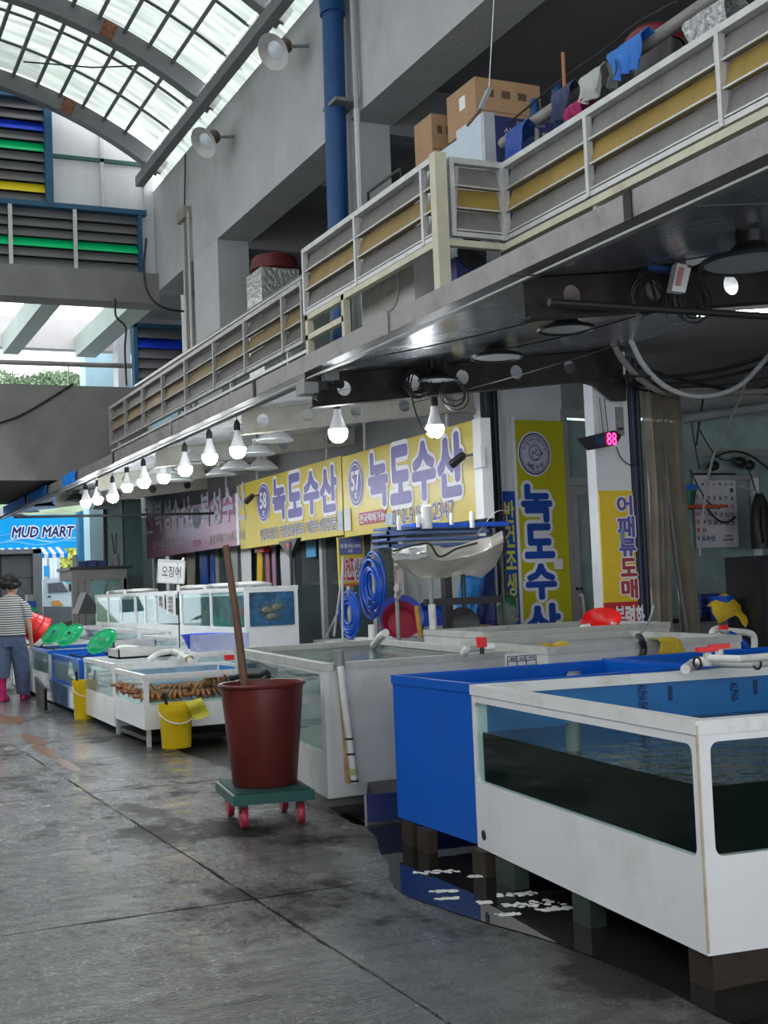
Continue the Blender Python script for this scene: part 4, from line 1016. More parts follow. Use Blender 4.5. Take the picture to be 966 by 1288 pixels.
p = onX(600, 576, SX-.03)
tag(MB().box((SX-.06, p.y-.13, p.z-.10), (SX-.014, p.y+.02, p.z+.10)).build('white_switch_box', white_pl), 'white switch box at the right end of the 57 sign', 'box')

# --- shop front behind (aisle side), aluminium frame with glass
wall_r = sthing('wall_right_shopfront', (6.35, 16, 0))
FXs = 6.35
MB().box((FXs, 11.25, 2.9), (FXs+.1, 26, 3.35)).build('fascia', dark_ceil, wall_r)
MB().box((FXs, 11.25, 0), (FXs+.12, 26, .35)).build('kick_wall', white_wall, wall_r)
yy = [11.25, 13.3, 14.1, 14.9, 15.8, 17.0, 18.2, 19.4, 20.6, 22.0, 23.4, 24.7, 26]
for i, y in enumerate(yy): MB().box((FXs-.04, y-.05, .35), (FXs+.08, y+.05, 2.9)).build('door_stile', mat('aluminium_frame', (.42, .43, .42), .45, metal=.3, var=.1), wall_r)
MB().box((FXs-.03, 11.25, .33), (FXs+.08, 26, .45)).build('sill', MATS['aluminium_frame'], wall_r)
for i in range(len(yy)-1):
    if i == 0: MB().box((FXs, yy[0], .45), (FXs+.08, yy[1], 2.9)).build('wall_panel', mat('grey_plaster_wall', (.22, .23, .23), .8, var=.1), wall_r)
    else: MB().box((FXs+.02, yy[i]+.05, .45), (FXs+.03, yy[i+1]-.05, 2.9)).build('glass_pane', glass_dark, wall_r)
# shop interiors
inner = mat('dim_shop_interior', (.20, .22, .21), .8, var=.1)
struct(MB().box((9.6, 11.6, 0), (9.7, 26, 3.3)).build('shop_back_wall', inner))
struct(MB().box((6.36, 14.1, .0), (9.6, 14.2, 3.3)).build('shop_partition', inner))
struct(MB().box((6.36, 19.3, .0), (9.6, 19.4, 3.3)).build('shop_partition', inner))
def battens(name, a, b, lab, grp='strip lights'):
    a, b = V3(a), V3(b); t = thing(name, (a+b)/2, lab, 'lamp', grp)
    MB().beam(a+V3((0, 0, .03)), b+V3((0, 0, .03)), .08, .04).build('housing', white_pl, t)
    MB().cyl(a, b, .014, 8).build('lit_tube', tube_m, t, True)
# --- end wall facing the viewer (Y=11.2): vertical yellow banner, glass door, window
EY = 11.2
ew = sthing('wall_end', (8, EY, 0))
def bY(mb, x0, z0_, x1, z1_, Y=EY, d=.06, front=0): return mb.box((x0, Y-front, z0_), (x1, Y+d, z1_))
bY(MB(), 6.30, .0, 6.62, 3.4, d=.2).build('white_pier', white_wall, ew)
bY(MB(), 6.62, .0, 7.24, 3.4, d=.15).build('plaster_panel', white_wall, ew)
bY(MB(), 7.24, 3.06, 12.5, 3.6, d=.15).build('head_panel', mat('grey_head_panel', (.25, .26, .26), .7), ew)
fr_m = mat('grey_door_frame', (.33, .34, .34), .4, metal=.3, var=.1)
for x0_, x1_, za, zb_ in ((7.22, 7.28, 0, 3.08), (7.9, 7.97, 0, 3.08), (7.28, 7.9, 3.0, 3.08), (7.28, 7.9, 2.28, 2.36)):
    bY(MB(), x0_, za, x1_, zb_, front=.03).build('frame_bar', fr_m, ew)
bY(MB(), 7.28, 2.36, 7.9, 3.0, EY+.01, .01).build('transom_pane', glass_film, ew)
dr = tag(MB().box((7.285, EY-.03, .02), (7.35, EY+.02, 2.27)).build('door_edge', fr_m), '', 'x'); bpy.data.objects.remove(dr)
door = thing('door_1', (7.6, EY, 0), 'grey framed frosted glass door between the yellow banner and the white pillar', 'door'); door['kind'] = 'structure'
for a, b in (((7.285, .02), (7.36, 2.27)), ((7.82, .02), (7.895, 2.27)), ((7.36, 2.18), (7.82, 2.27)), ((7.36, .02), (7.82, .2))):
    MB().box((a[0], EY-.03, a[1]), (b[0], EY+.02, b[1])).build('door_frame', fr_m, door)
MB().box((7.36, EY-.01, .2), (7.82, EY, 2.18)).build('glass_pane', glass_film, door)
ph = onY(722, 765, EY-.08)
MB().tube(smooth_path([(7.33, EY-.03, ph.z+.13), (7.33, EY-.09, ph.z+.11), (7.335, EY-.09, ph.z-.11), (7.33, EY-.03, ph.z-.13)]), .014, 8).build('door_handle', alu, door, True)
for dx in (0, .05): MB().ball((7.30+dx, EY-.04, ph.z+.2), .018, 8, 6).build('lock_knob', black_pl, door, True)
MB().box((7.5, EY-.014, 1.5), (7.62, EY-.011, 1.85)).build('green_sticker', mat('pale_green_sticker', (.06, .16, .12), .5), door)
# reversed banner behind the door glass
bn2 = thing('inner_yellow_banner', (7.8, EY-.03, .8), 'narrow yellow banner seen beside the white pillar, on the door glass', 'banner')
MB().box((7.60, EY-.04, .75), (7.80, EY-.036, 2.14)).build('banner_sheet', sign_yellow2, bn2)
MB1 = MB(); disc(MB1, V3((7.76, EY-.04, 1.93)), UR, UP, .12, .13, .004); MB1.build('round_emblem', sign_white, bn2)
letters('letter', '녹도수산', sign_blue2, (7.78, EY-.04, 1.32), UR, UP, .14, .9, bn2, off=.04, vertical=True, lift=.006)
# window wall right of the pillar
xr0, xr1 = 8.0, 12.5
for x0_, x1_, za, zb_ in ((7.97, 12.5, 2.60, 2.68), (7.97, 12.5, .0, .75), (9.66, 9.74, .75, 2.60), (11.2, 11.3, .75, 3.08)):
    bY(MB(), x0_, za, x1_, zb_, front=.02).build('frame_bar', fr_m, ew)
bY(MB(), 7.97, 2.68, 12.5, 3.06, EY+.01, .01).build('transom_pane', glassmat('pale_transom_glass', (.8, .95, .92), .3, .75, (.34, .44, .42), .06), ew)
bY(MB(), 7.97, .75, 9.66, 2.60, EY+.01, .01).build('glass_pane', glass_film, ew)
bY(MB(), 9.74, .75, 12.5, 2.60, EY+.01, .01).build('glass_pane', glass_film, ew)
struct(MB().box((6.62, 14.0, 0), (12.5, 14.1, 3.3)).build('shop_rear_wall', mat('pale_interior_wall', (.42, .46, .45), .8, var=.08)))
wf = thing('white_door_leaf', (9.7, EY-.05, .75), 'white aluminium door edge at the right edge of the picture', 'door frame')
x_ = onY(952, 700, EY-.04).x
MB().box((x_-.03, EY-.08, .9), (x_+.05, EY-.03, 2.35)).build('white_stile', mat('bright_white_frame', (.62, .64, .66), .4), wf)
MB().box((x_-.6, EY-.07, 2.33), (x_+.05, EY-.03, 2.38)).build('top_bar', fr_m, wf)
# --- big vertical yellow banner
def yq(x0, y0, x1, y1, Y): a = onY((x0+x1)/2, y0, Y); b = onY((x0+x1)/2, y1, Y); c = onY(x0, (y0+y1)/2, Y); d = onY(x1, (y0+y1)/2, Y); return V3(((c.x+d.x)/2, Y, (a.z+b.z)/2)), d.x-c.x, a.z-b.z
BYb = EY-.04
bn = thing('vertical_yellow_banner', (6.93, BYb, .7), 'tall yellow banner with a round fish emblem and big blue letters', 'banner')
MB().box((6.63, BYb, .6), (7.22, BYb+.03, 2.95)).build('banner_sheet', sign_yellow2, bn)
MB().box((6.60, BYb-.01, .6), (6.635, BYb+.035, 3.0)).build('edge_strip', white_pl, bn)
ec = onY(672, 571, BYb); ec.y = BYb; eu, ev = .185, .215
for r_, m_, l_ in ((1.08, sign_white, .002), (1.0, sign_navy, .005), (.93, mat('pale_lavender_disc', (.52, .54, .66), .5), .008)):
    MB1 = MB(); disc(MB1, ec, UR, UP, eu*r_, ev*r_, l_, 44); MB1.build('emblem_disc', m_, bn)
MB1 = MB(); ring(MB1, ec, UR, UP, eu*.87, ev*.87, .006, .011); MB1.build('emblem_ring', sign_navy, bn)
MB1 = MB()                                                       # round fish: body ring, smile, fins, eye
ring(MB1, ec+UP*.01, UR, UP, .072, .085, .008, .011, a0=.1, a1=5.9)
ring(MB1, ec-UP*.02+UR*.005, UR, UP, .045, .045, .008, .012, a0=1.3, a1=5.6)
ring(MB1, ec+UP*.035+UR*.04, UR, UP, .07, .05, .008, .012, a0=3.4, a1=5.2)
MB1.build('fish_outline', sign_navy, bn)
MB1 = MB(); disc(MB1, ec+UP*.04+UR*.02, UR, UP, .009, .01, .012, 10); MB1.build('fish_eye', sign_navy, bn)
for (dx, dz, a, b) in ((-.06, .095, -.03, .02), (-.045, -.10, -.02, -.03), (.062, -.02, .015, .05)):
    c = ec+UR*dx+UP*dz+V3((0, -.012, 0)); MB().add([c, c+UR*a+UP*b, c+UR*(a+.02)+UP*(b-.03)], [(0, 1, 2)]).build('fish_fin', sign_navy, bn)
for s_, ang, n_ in (('녹도수산', -1, 4),):
    for i, chh in enumerate(s_):
        a = rad(232+i*25.3); d = V3((math.cos(a)*eu*.66, 0, math.sin(a)*ev*.66)); rt = a+math.pi/2
        u = UR*math.cos(rt)+UP*math.sin(rt); v = u.cross(V3((0, -1, 0)))*-1
        letters('emblem_letter', chh, sign_navy, ec+d, u, v, .045, .048, bn, off=.03, lift=.009)
for i, chh in enumerate('대천항직송수산물전문점'):
    a = rad(158-i*13.6); d = V3((math.cos(a)*eu*.72, 0, math.sin(a)*ev*.72)); rt = a-math.pi/2
    u = UR*math.cos(rt)+UP*math.sin(rt); v = u.cross(V3((0, -1, 0)))*-1
    letters('emblem_letter', chh, sign_navy, ec+d, u, v, .022, .026, bn, off=.02, lift=.009)
for chh, (x0, y0, x1, y1) in zip('녹도수산', ((657, 611, 692, 655), (661, 661, 695, 700), (663, 711, 698, 752), (664, 761, 703, 805))):
    c, w, h = yq(x0, y0, x1, y1, BYb); letters('letter', chh, sign_blue2, c, UR, UP, w, h, bn, off=.05, outline=sign_white, ooff=.14, lift=.004)
c, w, h = yq(697, 703, 708, 716, BYb-.02)
MB1 = MB(); plate(MB1, c, UR, UP, w, h, 0); MB1.build('white_sticker', paper, bn)
# --- narrow blue banner 반건조생선 left of it
nb_ = thing('vertical_blue_banner', (6.45, EY-.06, .6), 'narrow blue banner with yellow letters left of the tall yellow banner', 'banner')
MB().box((6.40, EY-.05, .7), (6.60, EY-.03, 2.22)).build('banner_sheet', sign_blue2, nb_)
MB().box((6.40, EY-.056, .9), (6.455, EY-.05, 2.1)).build('red_stripe', mat('crimson_stripe', (.35, .01, .05), .5), nb_)
letters('letter', '반건조생선', mat('lemon_letters', (.62, .60, .08), .5), (6.52, EY-.05, 1.52), UR, UP, .115, 1.2, nb_, off=.03, vertical=True, lift=.003)
letters('letter', '전국택배', sign_white, (6.428, EY-.058, 1.45), UR, UP, .036, .9, nb_, off=.02, vertical=True, lift=.003)
# --- white pillar with shellfish sign and LED clock
PY = 9.435
pil = struct(MB().box((6.43, PY, 0), (6.80, PY+.14, 3.34)).build('white_square_pillar', white_wall))
sg = thing('shellfish_sign', (6.61, PY-.02, .7), 'yellow and red vertical sign on the white pillar', 'sign')
c, w, h = yq(763, 617, 806, 757, PY-.015)
MB().box((6.435, PY-.015, c.z-h/2), (6.795, PY, c.z+h/2)).build('yellow_sheet', mat('warm_yellow_film', (.75, .52, .03), .45, var=.1, dirt=(.5, .36, .05), dscale=6), sg)
zr_ = c.z-h/2
MB().box((6.435, PY-.015, zr_-.34), (6.795, PY, zr_)).build('red_sheet', sign_red, sg)
for chh, (x0, y0, x1, y1), m_ in zip('어패류도매', ((776, 624, 794, 647), (777, 650, 797, 675), (779, 678, 799, 699), (781, 703, 800, 724), (782, 729, 801, 752)), (sign_blue, sign_blue, sign_blue, mat('brick_red_letters', (.38, .04, .05), .5), mat('brick_red_letters', (.38, .04, .05), .5))):
    c, w, h = yq(x0, y0, x1, y1, PY-.017); letters('letter', chh, m_, c, UR, UP, w, h, sg, off=.04, outline=sign_white, ooff=.10, lift=.003)
for chh, (x0, y0, x1, y1) in zip('보령화', ((774, 763, 785, 778), (787, 762, 798, 790), (800, 762, 810, 790))):
    c, w, h = yq(x0, y0, x1, y1, PY-.017); letters('letter', chh, sign_white, c, UR, UP, w, h, sg, off=.04, lift=.003)
c = onY(783, 675, PY-.03)
MB().obox(c, UR, UP, V3((0, 1, 0)), .035, .13, .01).build('hanging_tag', mat('blue_grey_tag', (.20, .26, .32), .4), sg)
ck = thing('digital_clock', (6.5, PY-.15, 2.3), 'angular black digital display with red digits on the white pillar', 'clock')
p0, p1, p2, p3 = onY(739, 551, PY-.3), onY(752, 541, PY-.3), onY(776, 541, PY-.26), onY(783, 552, PY-.26)
c = onY(762, 551, PY-.28)
prof = [onY(x, y, PY-.25) for x, y in ((738, 549), (773, 541), (782, 548), (775, 560), (752, 564))]
MB().prism(prof, (0, .16, 0)).build('housing', black_pl, ck)
MB().box((c.x+.1, PY-.12, c.z-.02), (c.x+.22, PY, c.z+.03)).build('bracket', black_pl, ck)
scr = [onY(x, y, PY-.252) for x, y in ((747, 550), (761, 546), (761, 559), (753, 561))]
MB().prism(scr, (0, -.002, 0)).build('blue_window', mat('dark_blue_glass', (.03, .06, .14), .2), ck)
letters('digits', '88', led_red, onY(769, 552, PY-.255), UR, UP, .10, .11, ck, off=.0, lift=.003)
tag(MB().tube(smooth_path([onY(775, 562, PY-.03), onY(783, 578, PY-.03), onY(797, 586, PY-.03), onY(802, 575, PY-.03)]), .005, 5).build('clock_cable', black_rub, smooth=True), 'black cable looping below the digital display', 'cable')
for i, x in enumerate((757, 763)): tag(MB().tube([onY(x-3, 500, PY-.04), onY(x+2, 545, PY-.04)], .004, 5).build('pillar_cable', black_rub), ['left thin cable down the white pillar', 'right thin cable down the white pillar'][i], 'cable', 'thin cables on the white pillar')
p = onY(780, 530, PY)
ob_ = thing('pillar_bracket', (p.x, PY, p.z), 'grey metal outlet bracket high on the white pillar', 'bracket')
MB().box((p.x-.05, PY-.015, p.z-.13), (p.x+.03, PY, p.z+.13)).build('plate', gutter_m, ob_)
for dx in (-.03, .0): MB().ball((p.x+dx, PY-.02, p.z-.07), .014, 6, 5).build('hole_plug', black_pl, ob_)
# --- pipes and strip curtains between pillar and window
pp_ = thing('dark_standpipes', (6.9, 9.5, 0), 'dark vertical standpipes right of the white pillar', 'pipe', None)
for x, y, r_, m_ in ((6.87, 9.48, .035, sign_navy), (6.95, 9.5, .03, black_rub), (6.83, 9.45, .02, black_rub)): MB().cyl((x, y, 0), (x, y, 3.3), r_, 10).build('pipe_run', m_, pp_, True)
def curtain(name, x0, x1, Y, z0_, z1_, lab, sd):
    g = []; rr = random.Random(sd)
    for i in range(13):
        z = z1_+(z0_-z1_)*i/12; row = []
        for j in range(15):
            u = j/14; row.append((x0+(x1-x0)*u+.05*math.sin(i*.35+sd)*(i/12)+.04*(i/12), Y+.045*math.sin(j*1.35+sd+.15*math.sin(i*.6)), z))
        g.append(row)
    return tag(MB().sheet(g, .003, (0, 1, 0)).build(name, curtain_m, smooth=True), lab, 'curtain', 'plastic strip curtains')
curtain('strip_curtain', 6.97, 7.16, 9.42, .75, 3.0, 'bundled yellowish plastic curtain beside the dark standpipes', 1)
curtain('strip_curtain', 7.20, 7.42, 9.5, .75, 3.05, 'second plastic curtain bundle, next to the calendar window', 4)
tag(MB().tube(smooth_path([(7.15, 9.42, 3.1), (7.17, 9.4, 2.2), (7.22, 9.4, 1.5), (7.3, 9.4, .8)]), .022, 8).build('grey_curtain_band', mat('dark_grey_band', (.10, .11, .11), .5)), 'dark grey strip between the two plastic curtains', 'strip')
# --- left dark standpipe by the 57 sign
t = thing('black_downpipe', (6.2, 11.05, 0), 'fat black downpipe between the 57 sign and the white pier', 'pipe')
c = onY(617, 600, 11.05)
MB().cyl((c.x, 11.05, 0), (c.x, 11.05, 3.3), .075, 14).build('pipe_run', mat('glossy_black_pipe', (.015, .02, .03), .2), t, True)
MB().cyl((c.x+.12, 11.12, 0), (c.x+.12, 11.12, 3.3), .035, 10).build('pipe_run', black_rub, t, True)
# interior light
for i, (a, b) in enumerate((((7.3, 12.2, 3.15), (8.5, 12.4, 3.15)), ((8.9, 12.2, 3.15), (10.3, 12.5, 3.15)), ((7.2, 15.5, 3.1), (7.2, 16.8, 3.1)), ((7.2, 21, 3.1), (7.2, 22.2, 3.1)))):
    battens('strip_light', a, b, ['lit strip light behind the glass door', 'lit strip light behind the calendar window', 'lit strip light inside the shop under the 58 sign', 'lit strip light inside the shop under the purple sign'][i])
for i, (a, b) in enumerate((((6.0, 7.4, 3.2), (7.2, 7.5, 3.34)), ((7.9, 7.2, 3.38), (9.2, 7.3, 3.46)))):
    battens('strip_light', a, b, ['lit strip light under the ceiling between the two dark beams', 'lit strip light deeper under the ceiling on the right'][i])
# --- calendar on the window
cy = EY-.05
cal = thing('wall_calendar', (9.1, cy, 1.6), 'big white wall calendar open at month 8, on the frosted window', 'calendar')
q = [onY(x, y, cy) for x, y in ((876, 595), (925, 597), (929, 688), (872, 689))]
cc = sum(q, V3((0, 0, 0)))/4; wc = ((q[1]-q[0]).length+(q[2]-q[3]).length)/2; hc = (q[0].z-q[3].z+q[1].z-q[2].z)/2
MB().box((cc.x-wc/2, cy, cc.z-hc/2), (cc.x+wc/2, cy+.006, cc.z+hc/2)).build('calendar_sheet', mat('dim_calendar_paper', (.46, .46, .50), .6), cal)
MB().box((cc.x-wc/2, cy-.006, cc.z+hc/2-.015), (cc.x+wc/2, cy+.008, cc.z+hc/2+.01)).build('binding', black_pl, cal)
def ct(st, x, y, w, h, m_=ink, off=.03): letters('print', st, m_, onY(x, y, cy), UR, UP, w, h, cal, off=off, lift=.002)
ct('8', 897, 601, .045, .065, ink_red)
rows_ = [['', '', '', '', '', '', '1'], ['2', '3', '4', '5', '6', '7', '8'], ['9', '10', '11', '12', '13', '14', '15'], ['16', '17', '18', '19', '20', '21', '22'], ['23', '24', '25', '26', '27', '28', '29'], ['30', '31', '', '', '', '', '']]
for i, row in enumerate(rows_):
    for j, s_ in enumerate(row):
        if not s_: continue
        red = j == 0 or s_ == '15'
        x = 876+7.3*j+.4*i; y = 615+10.3*i+(.3*j)
        ct(s_, x, y, .03 if len(s_) == 1 else .05, .045, ink_red if red else ink, .02)
for j, s_ in enumerate('일월화수목금토'): ct(s_, 876+7.3*j, 609, .03, .025)
ct('녹도수산', 888, 677, .24, .06, sign_navy)
ct('대천항', 916, 674, .10, .02, ink, .03); ct('전국택배', 916, 679, .14, .022, ink, .04)
ct('수산물', 916, 684, .12, .015, ink, .0)
# --- clutter by the calendar
t = thing('green_basin_on_shelf', (8.6, EY-.35, 2.0), 'small green basin with a blue sponge, over an orange-red tray in front of the calendar', 'basin')
c = onY(872, 636, EY-.35)
MB().box((c.x-.22, EY-.45, c.z-.03), (c.x+.36, EY-.2, c.z)).build('orange_tray', mat('orange_red_tray', (.42, .06, .02), .5), t)
MB().lathe([(.09, 0), (.12, .16), (.115, .16), (.085, .01)], (c.x-.08, EY-.33, c.z), 16).build('basin_body', mat('dark_green_basin', (.02, .10, .07), .3), t, True)
MB().obox((c.x-.08, EY-.33, c.z+.19), UR, UP, V3((0, 1, 0)), .24, .07, .12).build('blue_sponge', mat('blue_sponge', (.01, .16, .50), .7, bump=.5), t)
MB().box((c.x-.2, EY-.2, c.z-.02), (c.x-.17, EY-.01, c.z-.01)).build('bracket', alu, t)
rr = random.Random(11)
cabm = black_rub
CB = [((868, 520), (880, 590), .05), ((885, 500), (876, 560), -.03), ((880, 540), (925, 575), .15), ((900, 575), (966, 590), -.12), ((868, 590), (905, 640), .1), ((890, 640), (925, 650), .1), ((940, 580), (960, 640), .06)]
for i, (a, b, s_) in enumerate(CB):
    p, q = onY(*a, EY-.2), onY(*b, EY-.2)
    tag(MB().tube(catenary(p, q, s_), .012 if i % 2 else .008, 6).build('tangled_cable', cabm, smooth=True), ['black cable hanging straight down over the window left of the calendar', 'slim black cable crossing the frosted transom', 'black cable swinging to the right above the calendar', 'arched black cable above the white door edge', 'cable hanging in front of the green basin', 'cable looping under the orange-red tray', 'cable falling along the white door edge'][i], 'cable')
tag(MB().tube(smooth_path([V3((onY(940, 480, 10.4).x, 10.4, 3.5)), onY(935, 490, 10.4), onY(905, 555, 10.4), onY(893, 590, 10.4), onY(885, 640, 10.4), onY(880, 700, 10.4)]), .014, 7).build('grey_hose', mat('grey_hose', (.30, .31, .30), .5), smooth=True), 'grey hose slanting down in front of the calendar', 'hose')
tag(MB().tube(smooth_path([onY(792, 425, 9.0), onY(810, 460, 9.0), onY(840, 488, 9.0), onY(880, 499, 9.0), onY(925, 488, 9.0), onY(960, 455, 9.0), onY(1000, 400, 9.0)]), .024, 9).build('pale_sagging_hose', mat('pale_grey_hose', (.42, .43, .44), .4), smooth=True), 'pale grey hose sagging in a wide loop under the ceiling', 'hose')
tag(MB().tube(smooth_path([onY(770, 430, 9.1), onY(785, 455, 9.1), onY(810, 480, 9.1), onY(850, 495, 9.1), onY(966, 492, 9.1), onY(1040, 490, 9.1)]), .028, 8).build('corrugated_conduit', mat('grimy_conduit', (.18, .17, .15), .6), smooth=True), 'grimy conduit bending from the pillar top to the right', 'conduit')
tag(MB().cyl(onY(858, 527, 10.6), onY(1010, 505, 10.6), .05, 12).build('overhead_pipe', mat('grey_overhead_pipe', (.28, .29, .30), .5), smooth=True), 'grey overhead pipe above the frosted transom', 'pipe')
for i in range(6):
    a, b = (770+rr.uniform(0, 30), 470+rr.uniform(-20, 20)), (966, 440+i*11+rr.uniform(-5, 5))
    tag(MB().tube(catenary(onY(*a, 9.0+.1*i), onY(*b, 9.0+.1*i), .06+.03*rr.random()), .009+.004*(i % 3), 6).build('overhead_cable', black_rub, smooth=True),
        ['topmost black cable fanning right from the pillar top', 'second black cable from the top of the fan right of the pillar', 'third black cable of the fan right of the pillar', 'fourth black cable of the fan right of the pillar', 'fifth black cable of the fan right of the pillar', 'lowest black cable fanning right from the pillar top'][i], 'cable', 'cables fanning from the pillar top')
for i, (x, y) in enumerate(((897, 586), (931, 581), (943, 585))):
    p = onY(x, y, EY-.15)
    tag(MB().ball(p, .07, 10, 7, (1.1, .6, .8), .08).build('black_plug', black_pl, smooth=True), ['black plug left of the cable box above the calendar', 'black round plug above the right side of the calendar', 'black plug nearest the white door edge'][i], 'plug', 'black plugs above the calendar')

# ================================================================== TANKS
def tank(name, label, O, ax, ay, w, l, z0_, z1_, body, trim, liner, faces, water=None, wmat=None, rim=.055, group=None, gl=glass, t=.03, floor_z=None, cat='tank', frame=None):
    """open fish tank. O near aisle corner, ax/ay unit directions (across / along the row).
    faces: {'A':[(u0,u1,hole)],'N':..,'F':..,'R':..}; hole=(u0,v0,u1,v1) measured in that face's own frame"""
    ax, ay = V3(ax).normalized(), V3(ay).normalized(); O = V3((O[0], O[1], 0))
    root = thing(name, (O.x, O.y, z0_), label, cat, group); H_t = z1_-z0_
    spec = {'A': (O+ay*l, -ay, l), 'N': (O, ax, w), 'F': (O+ax*w+ay*l, -ax, w), 'R': (O+ax*w, ay, l)}
    for k, (P, U, L) in spec.items():
        for (u0, u1, hole) in faces.get(k, [(0, L, None)]):
            u1 = min(u1, L)
            if k in 'NF': u0, u1 = max(u0, t), min(u1, L-t)
            Pp = P+U*u0+V3((0, 0, z0_)); hh = None
            if hole: hh = (hole[0]-u0, hole[1]-z0_, hole[2]-u0, hole[3]-z0_)
            sp_ = MB().panel(Pp, U, UP, u1-u0, H_t-.002, t, hh).build('side_panel', frame if (frame and hole) else body, root)
            if hh:
                Nn = U.cross(UP)
                MB().panel(Pp+U*hh[0]+UP*hh[1]-Nn*.009-U*.004-UP*.004, U, UP, hh[2]-hh[0]+.008, hh[3]-hh[1]+.008, .007).build('glass_pane', gl, sp_)
            elif liner:
                Nn = U.cross(UP)
                MB().panel(Pp+U*t-Nn*(t+.001)+UP*.03, U, UP, u1-u0-2*t, H_t-.04, .004).build('liner_sheet', liner, sp_)
    for k, (P, U, L) in spec.items():
        Nn = U.cross(UP)
        MB().obox(P+U*L/2-Nn*(rim/2-.006)+UP*(z1_-.018), U, Nn, UP, (L+.012) if k in 'AR' else (L-2*rim+.011), rim, .044).build('rim_strip', trim, root)
    fl = [O+ax*t+ay*t, O+ax*(w-t)+ay*t, O+ax*(w-t)+ay*(l-t), O+ax*t+ay*(l-t)]
    MB().prism([p+UP*(z0_+.005) for p in fl], UP*.02).build('tank_floor', body, root)
    if water:
        e = .0115+t*.0; fl = [O+ax*(t+.004)+ay*(t+.004), O+ax*(w-t-.004)+ay*(t+.004), O+ax*(w-t-.004)+ay*(l-t-.004), O+ax*(t+.004)+ay*(l-t-.004)]
        wb = MB().prism([p+UP*(z0_+.03) for p in fl], UP*(water-z0_-.034)).build('water', BODY[(wmat or water_dark).name], root)
        MB().prism([p+UP*(water-.003) for p in fl], UP*.003).build('water_surface', wmat or water_dark, wb)
    return root
def block(px_, py_, lab, sx=.1, sy=.1, h=.115, m_=None, X=None, grp='wooden blocks under the front tanks'):
    p = onZ(px_, py_, 0) if X is None else V3((px_, py_, 0))
    return tag(MB().box((p.x-sx/2, p.y-sy/2, -.05), (p.x+sx/2, p.y+sy/2, h)).build('support_block', m_ or dark_wood), lab, 'block', grp)
def dirv(deg): return V3((math.sin(rad(deg)), math.cos(rad(deg)), 0))
# T1 : the big white front tank
ay1 = dirv(6.5); ax1 = V3((ay1.y, -ay1.x, 0)); O1 = (2.54, 3.25)
L1, W1 = 1.88, 2.45
t1 = tank('front_white_tank', 'big white tank nearest the viewer, with long low windows of dark water', O1, ax1, ay1, W1, L1, .12, .84, white_frp, white_trim, blue_liner,
     {'A': [(0, L1, (L1-1.855, .415, L1-.035, .768))], 'N': [(0, W1, (.045, .42, W1-.1, .775))]}, water=.632, rim=.06)
O1v = V3((*O1, 0))
hp = O1v+ay1*1.80-ax1*.0+UP*.185
MB().lathe([(.022, 0), (.022, .003), (.0, .003)], hp-ax1*.001, 18, (-ax1).to_track_quat('Z', 'Y').to_matrix()).build('drain_hole', black_pl, t1)
MB().obox(O1v-ax1*.002-ay1*.004+UP*.48, ax1, UP, ay1, .007, .70, .006).build('corner_seam', mat('stained_sealant', (.50, .42, .30), .7, var=.3, vscale=8), t1)
# pipe through the dark water and lettering on the liner
MB().cyl(O1v+ax1*.09+ay1*1.05+UP*.16, O1v+ax1*.09+ay1*1.05+UP*.74, .03, 14).build('overflow_pipe', pvc_grey, t1, True)
def liner_text(st, u, z, w_, h_): 
    c = O1v+ay1*(L1-.037)+ax1*u+UP*z
    letters('liner_print', st, mat('navy_print', (.01, .03, .12), .5), c, UP*-1, ax1, w_, h_, t1, off=.03, lift=.002)
liner_text('ALPHA SHEET', .85, .72, .15, .045); liner_text('ALPHA', 1.35, .73, .09, .04)
for u in (1.0, 1.47, 1.95): MB().obox(O1v+ay1*(L1-.037)+ax1*u+UP*.745, ax1, UP, ay1, .022, .07, .003).build('liner_mark', mat('navy_print', (.01, .03, .12), .5), t1)
# pipes with red valves along its far rim
t = thing('white_pvc_pipework', (4.2, 5.0, .85), 'white plastic pipe with two red valve taps along the far rim of the front tank', 'pipe')
pa = [onZ(x, y, z) for x, y, z in ((862, 842, .86), (874, 834, .875), (890, 832, .89), (930, 834, .89), (966, 832, .89), (1010, 828, .89))]
MB().tube(smooth_path(pa), .024, 12).build('pipe_run', pvc, t, True)
pb2 = [onZ(x, y, .92) for x, y in ((893, 828), (930, 829), (990, 824))]
MB().tube(pb2, .018, 10).build('pipe_run', pvc, t, True)
for (x, y) in ((890, 829), (905, 825)):
    p = onZ(x, y, .91)
    tp = MB().cyl(p-UP*.03, p+UP*.03, .02, 10).build('valve_body', pvc, t, True)
    MB().obox(p+UP*.045, ax1, ay1, UP, .11, .025, .022).build('red_handle', red_bright, t)
for x in (877, 952):
    p = onZ(x, 834, .89); MB().tube([p+V3((0, .028*math.cos(a), .028*math.sin(a))) for a in [q*math.pi/5 for q in range(10)]], .006, 5, closed=True).build('cable_tie', black_rub, t)
# blocks
block(619, 1100, 'dark wooden block under the far corner of the white front tank', .13, .12)
block(645, 1115, 'mossy block second from the far corner of the white front tank', .07, .16, m_=green_wood)
block(742, 1163, 'mossy block under the middle of the white front tank', .07, .12, m_=green_wood)
block(2.93, 3.33, 'long dark timber under the near corner of the white front tank', .72, .12, X=1)
block(518, 1062, 'grey-brown block under the far corner of the blue tank', .05, .12)
block(538, 1072, 'grey-brown block under the middle of the blue tank', .05, .12)
block(4.4, 3.6, 'timber hidden deep under the white front tank', .3, .12, X=1)
block(4.0, 5.6, 'timber under the deep side of the blue tank', .3, .3, X=1)
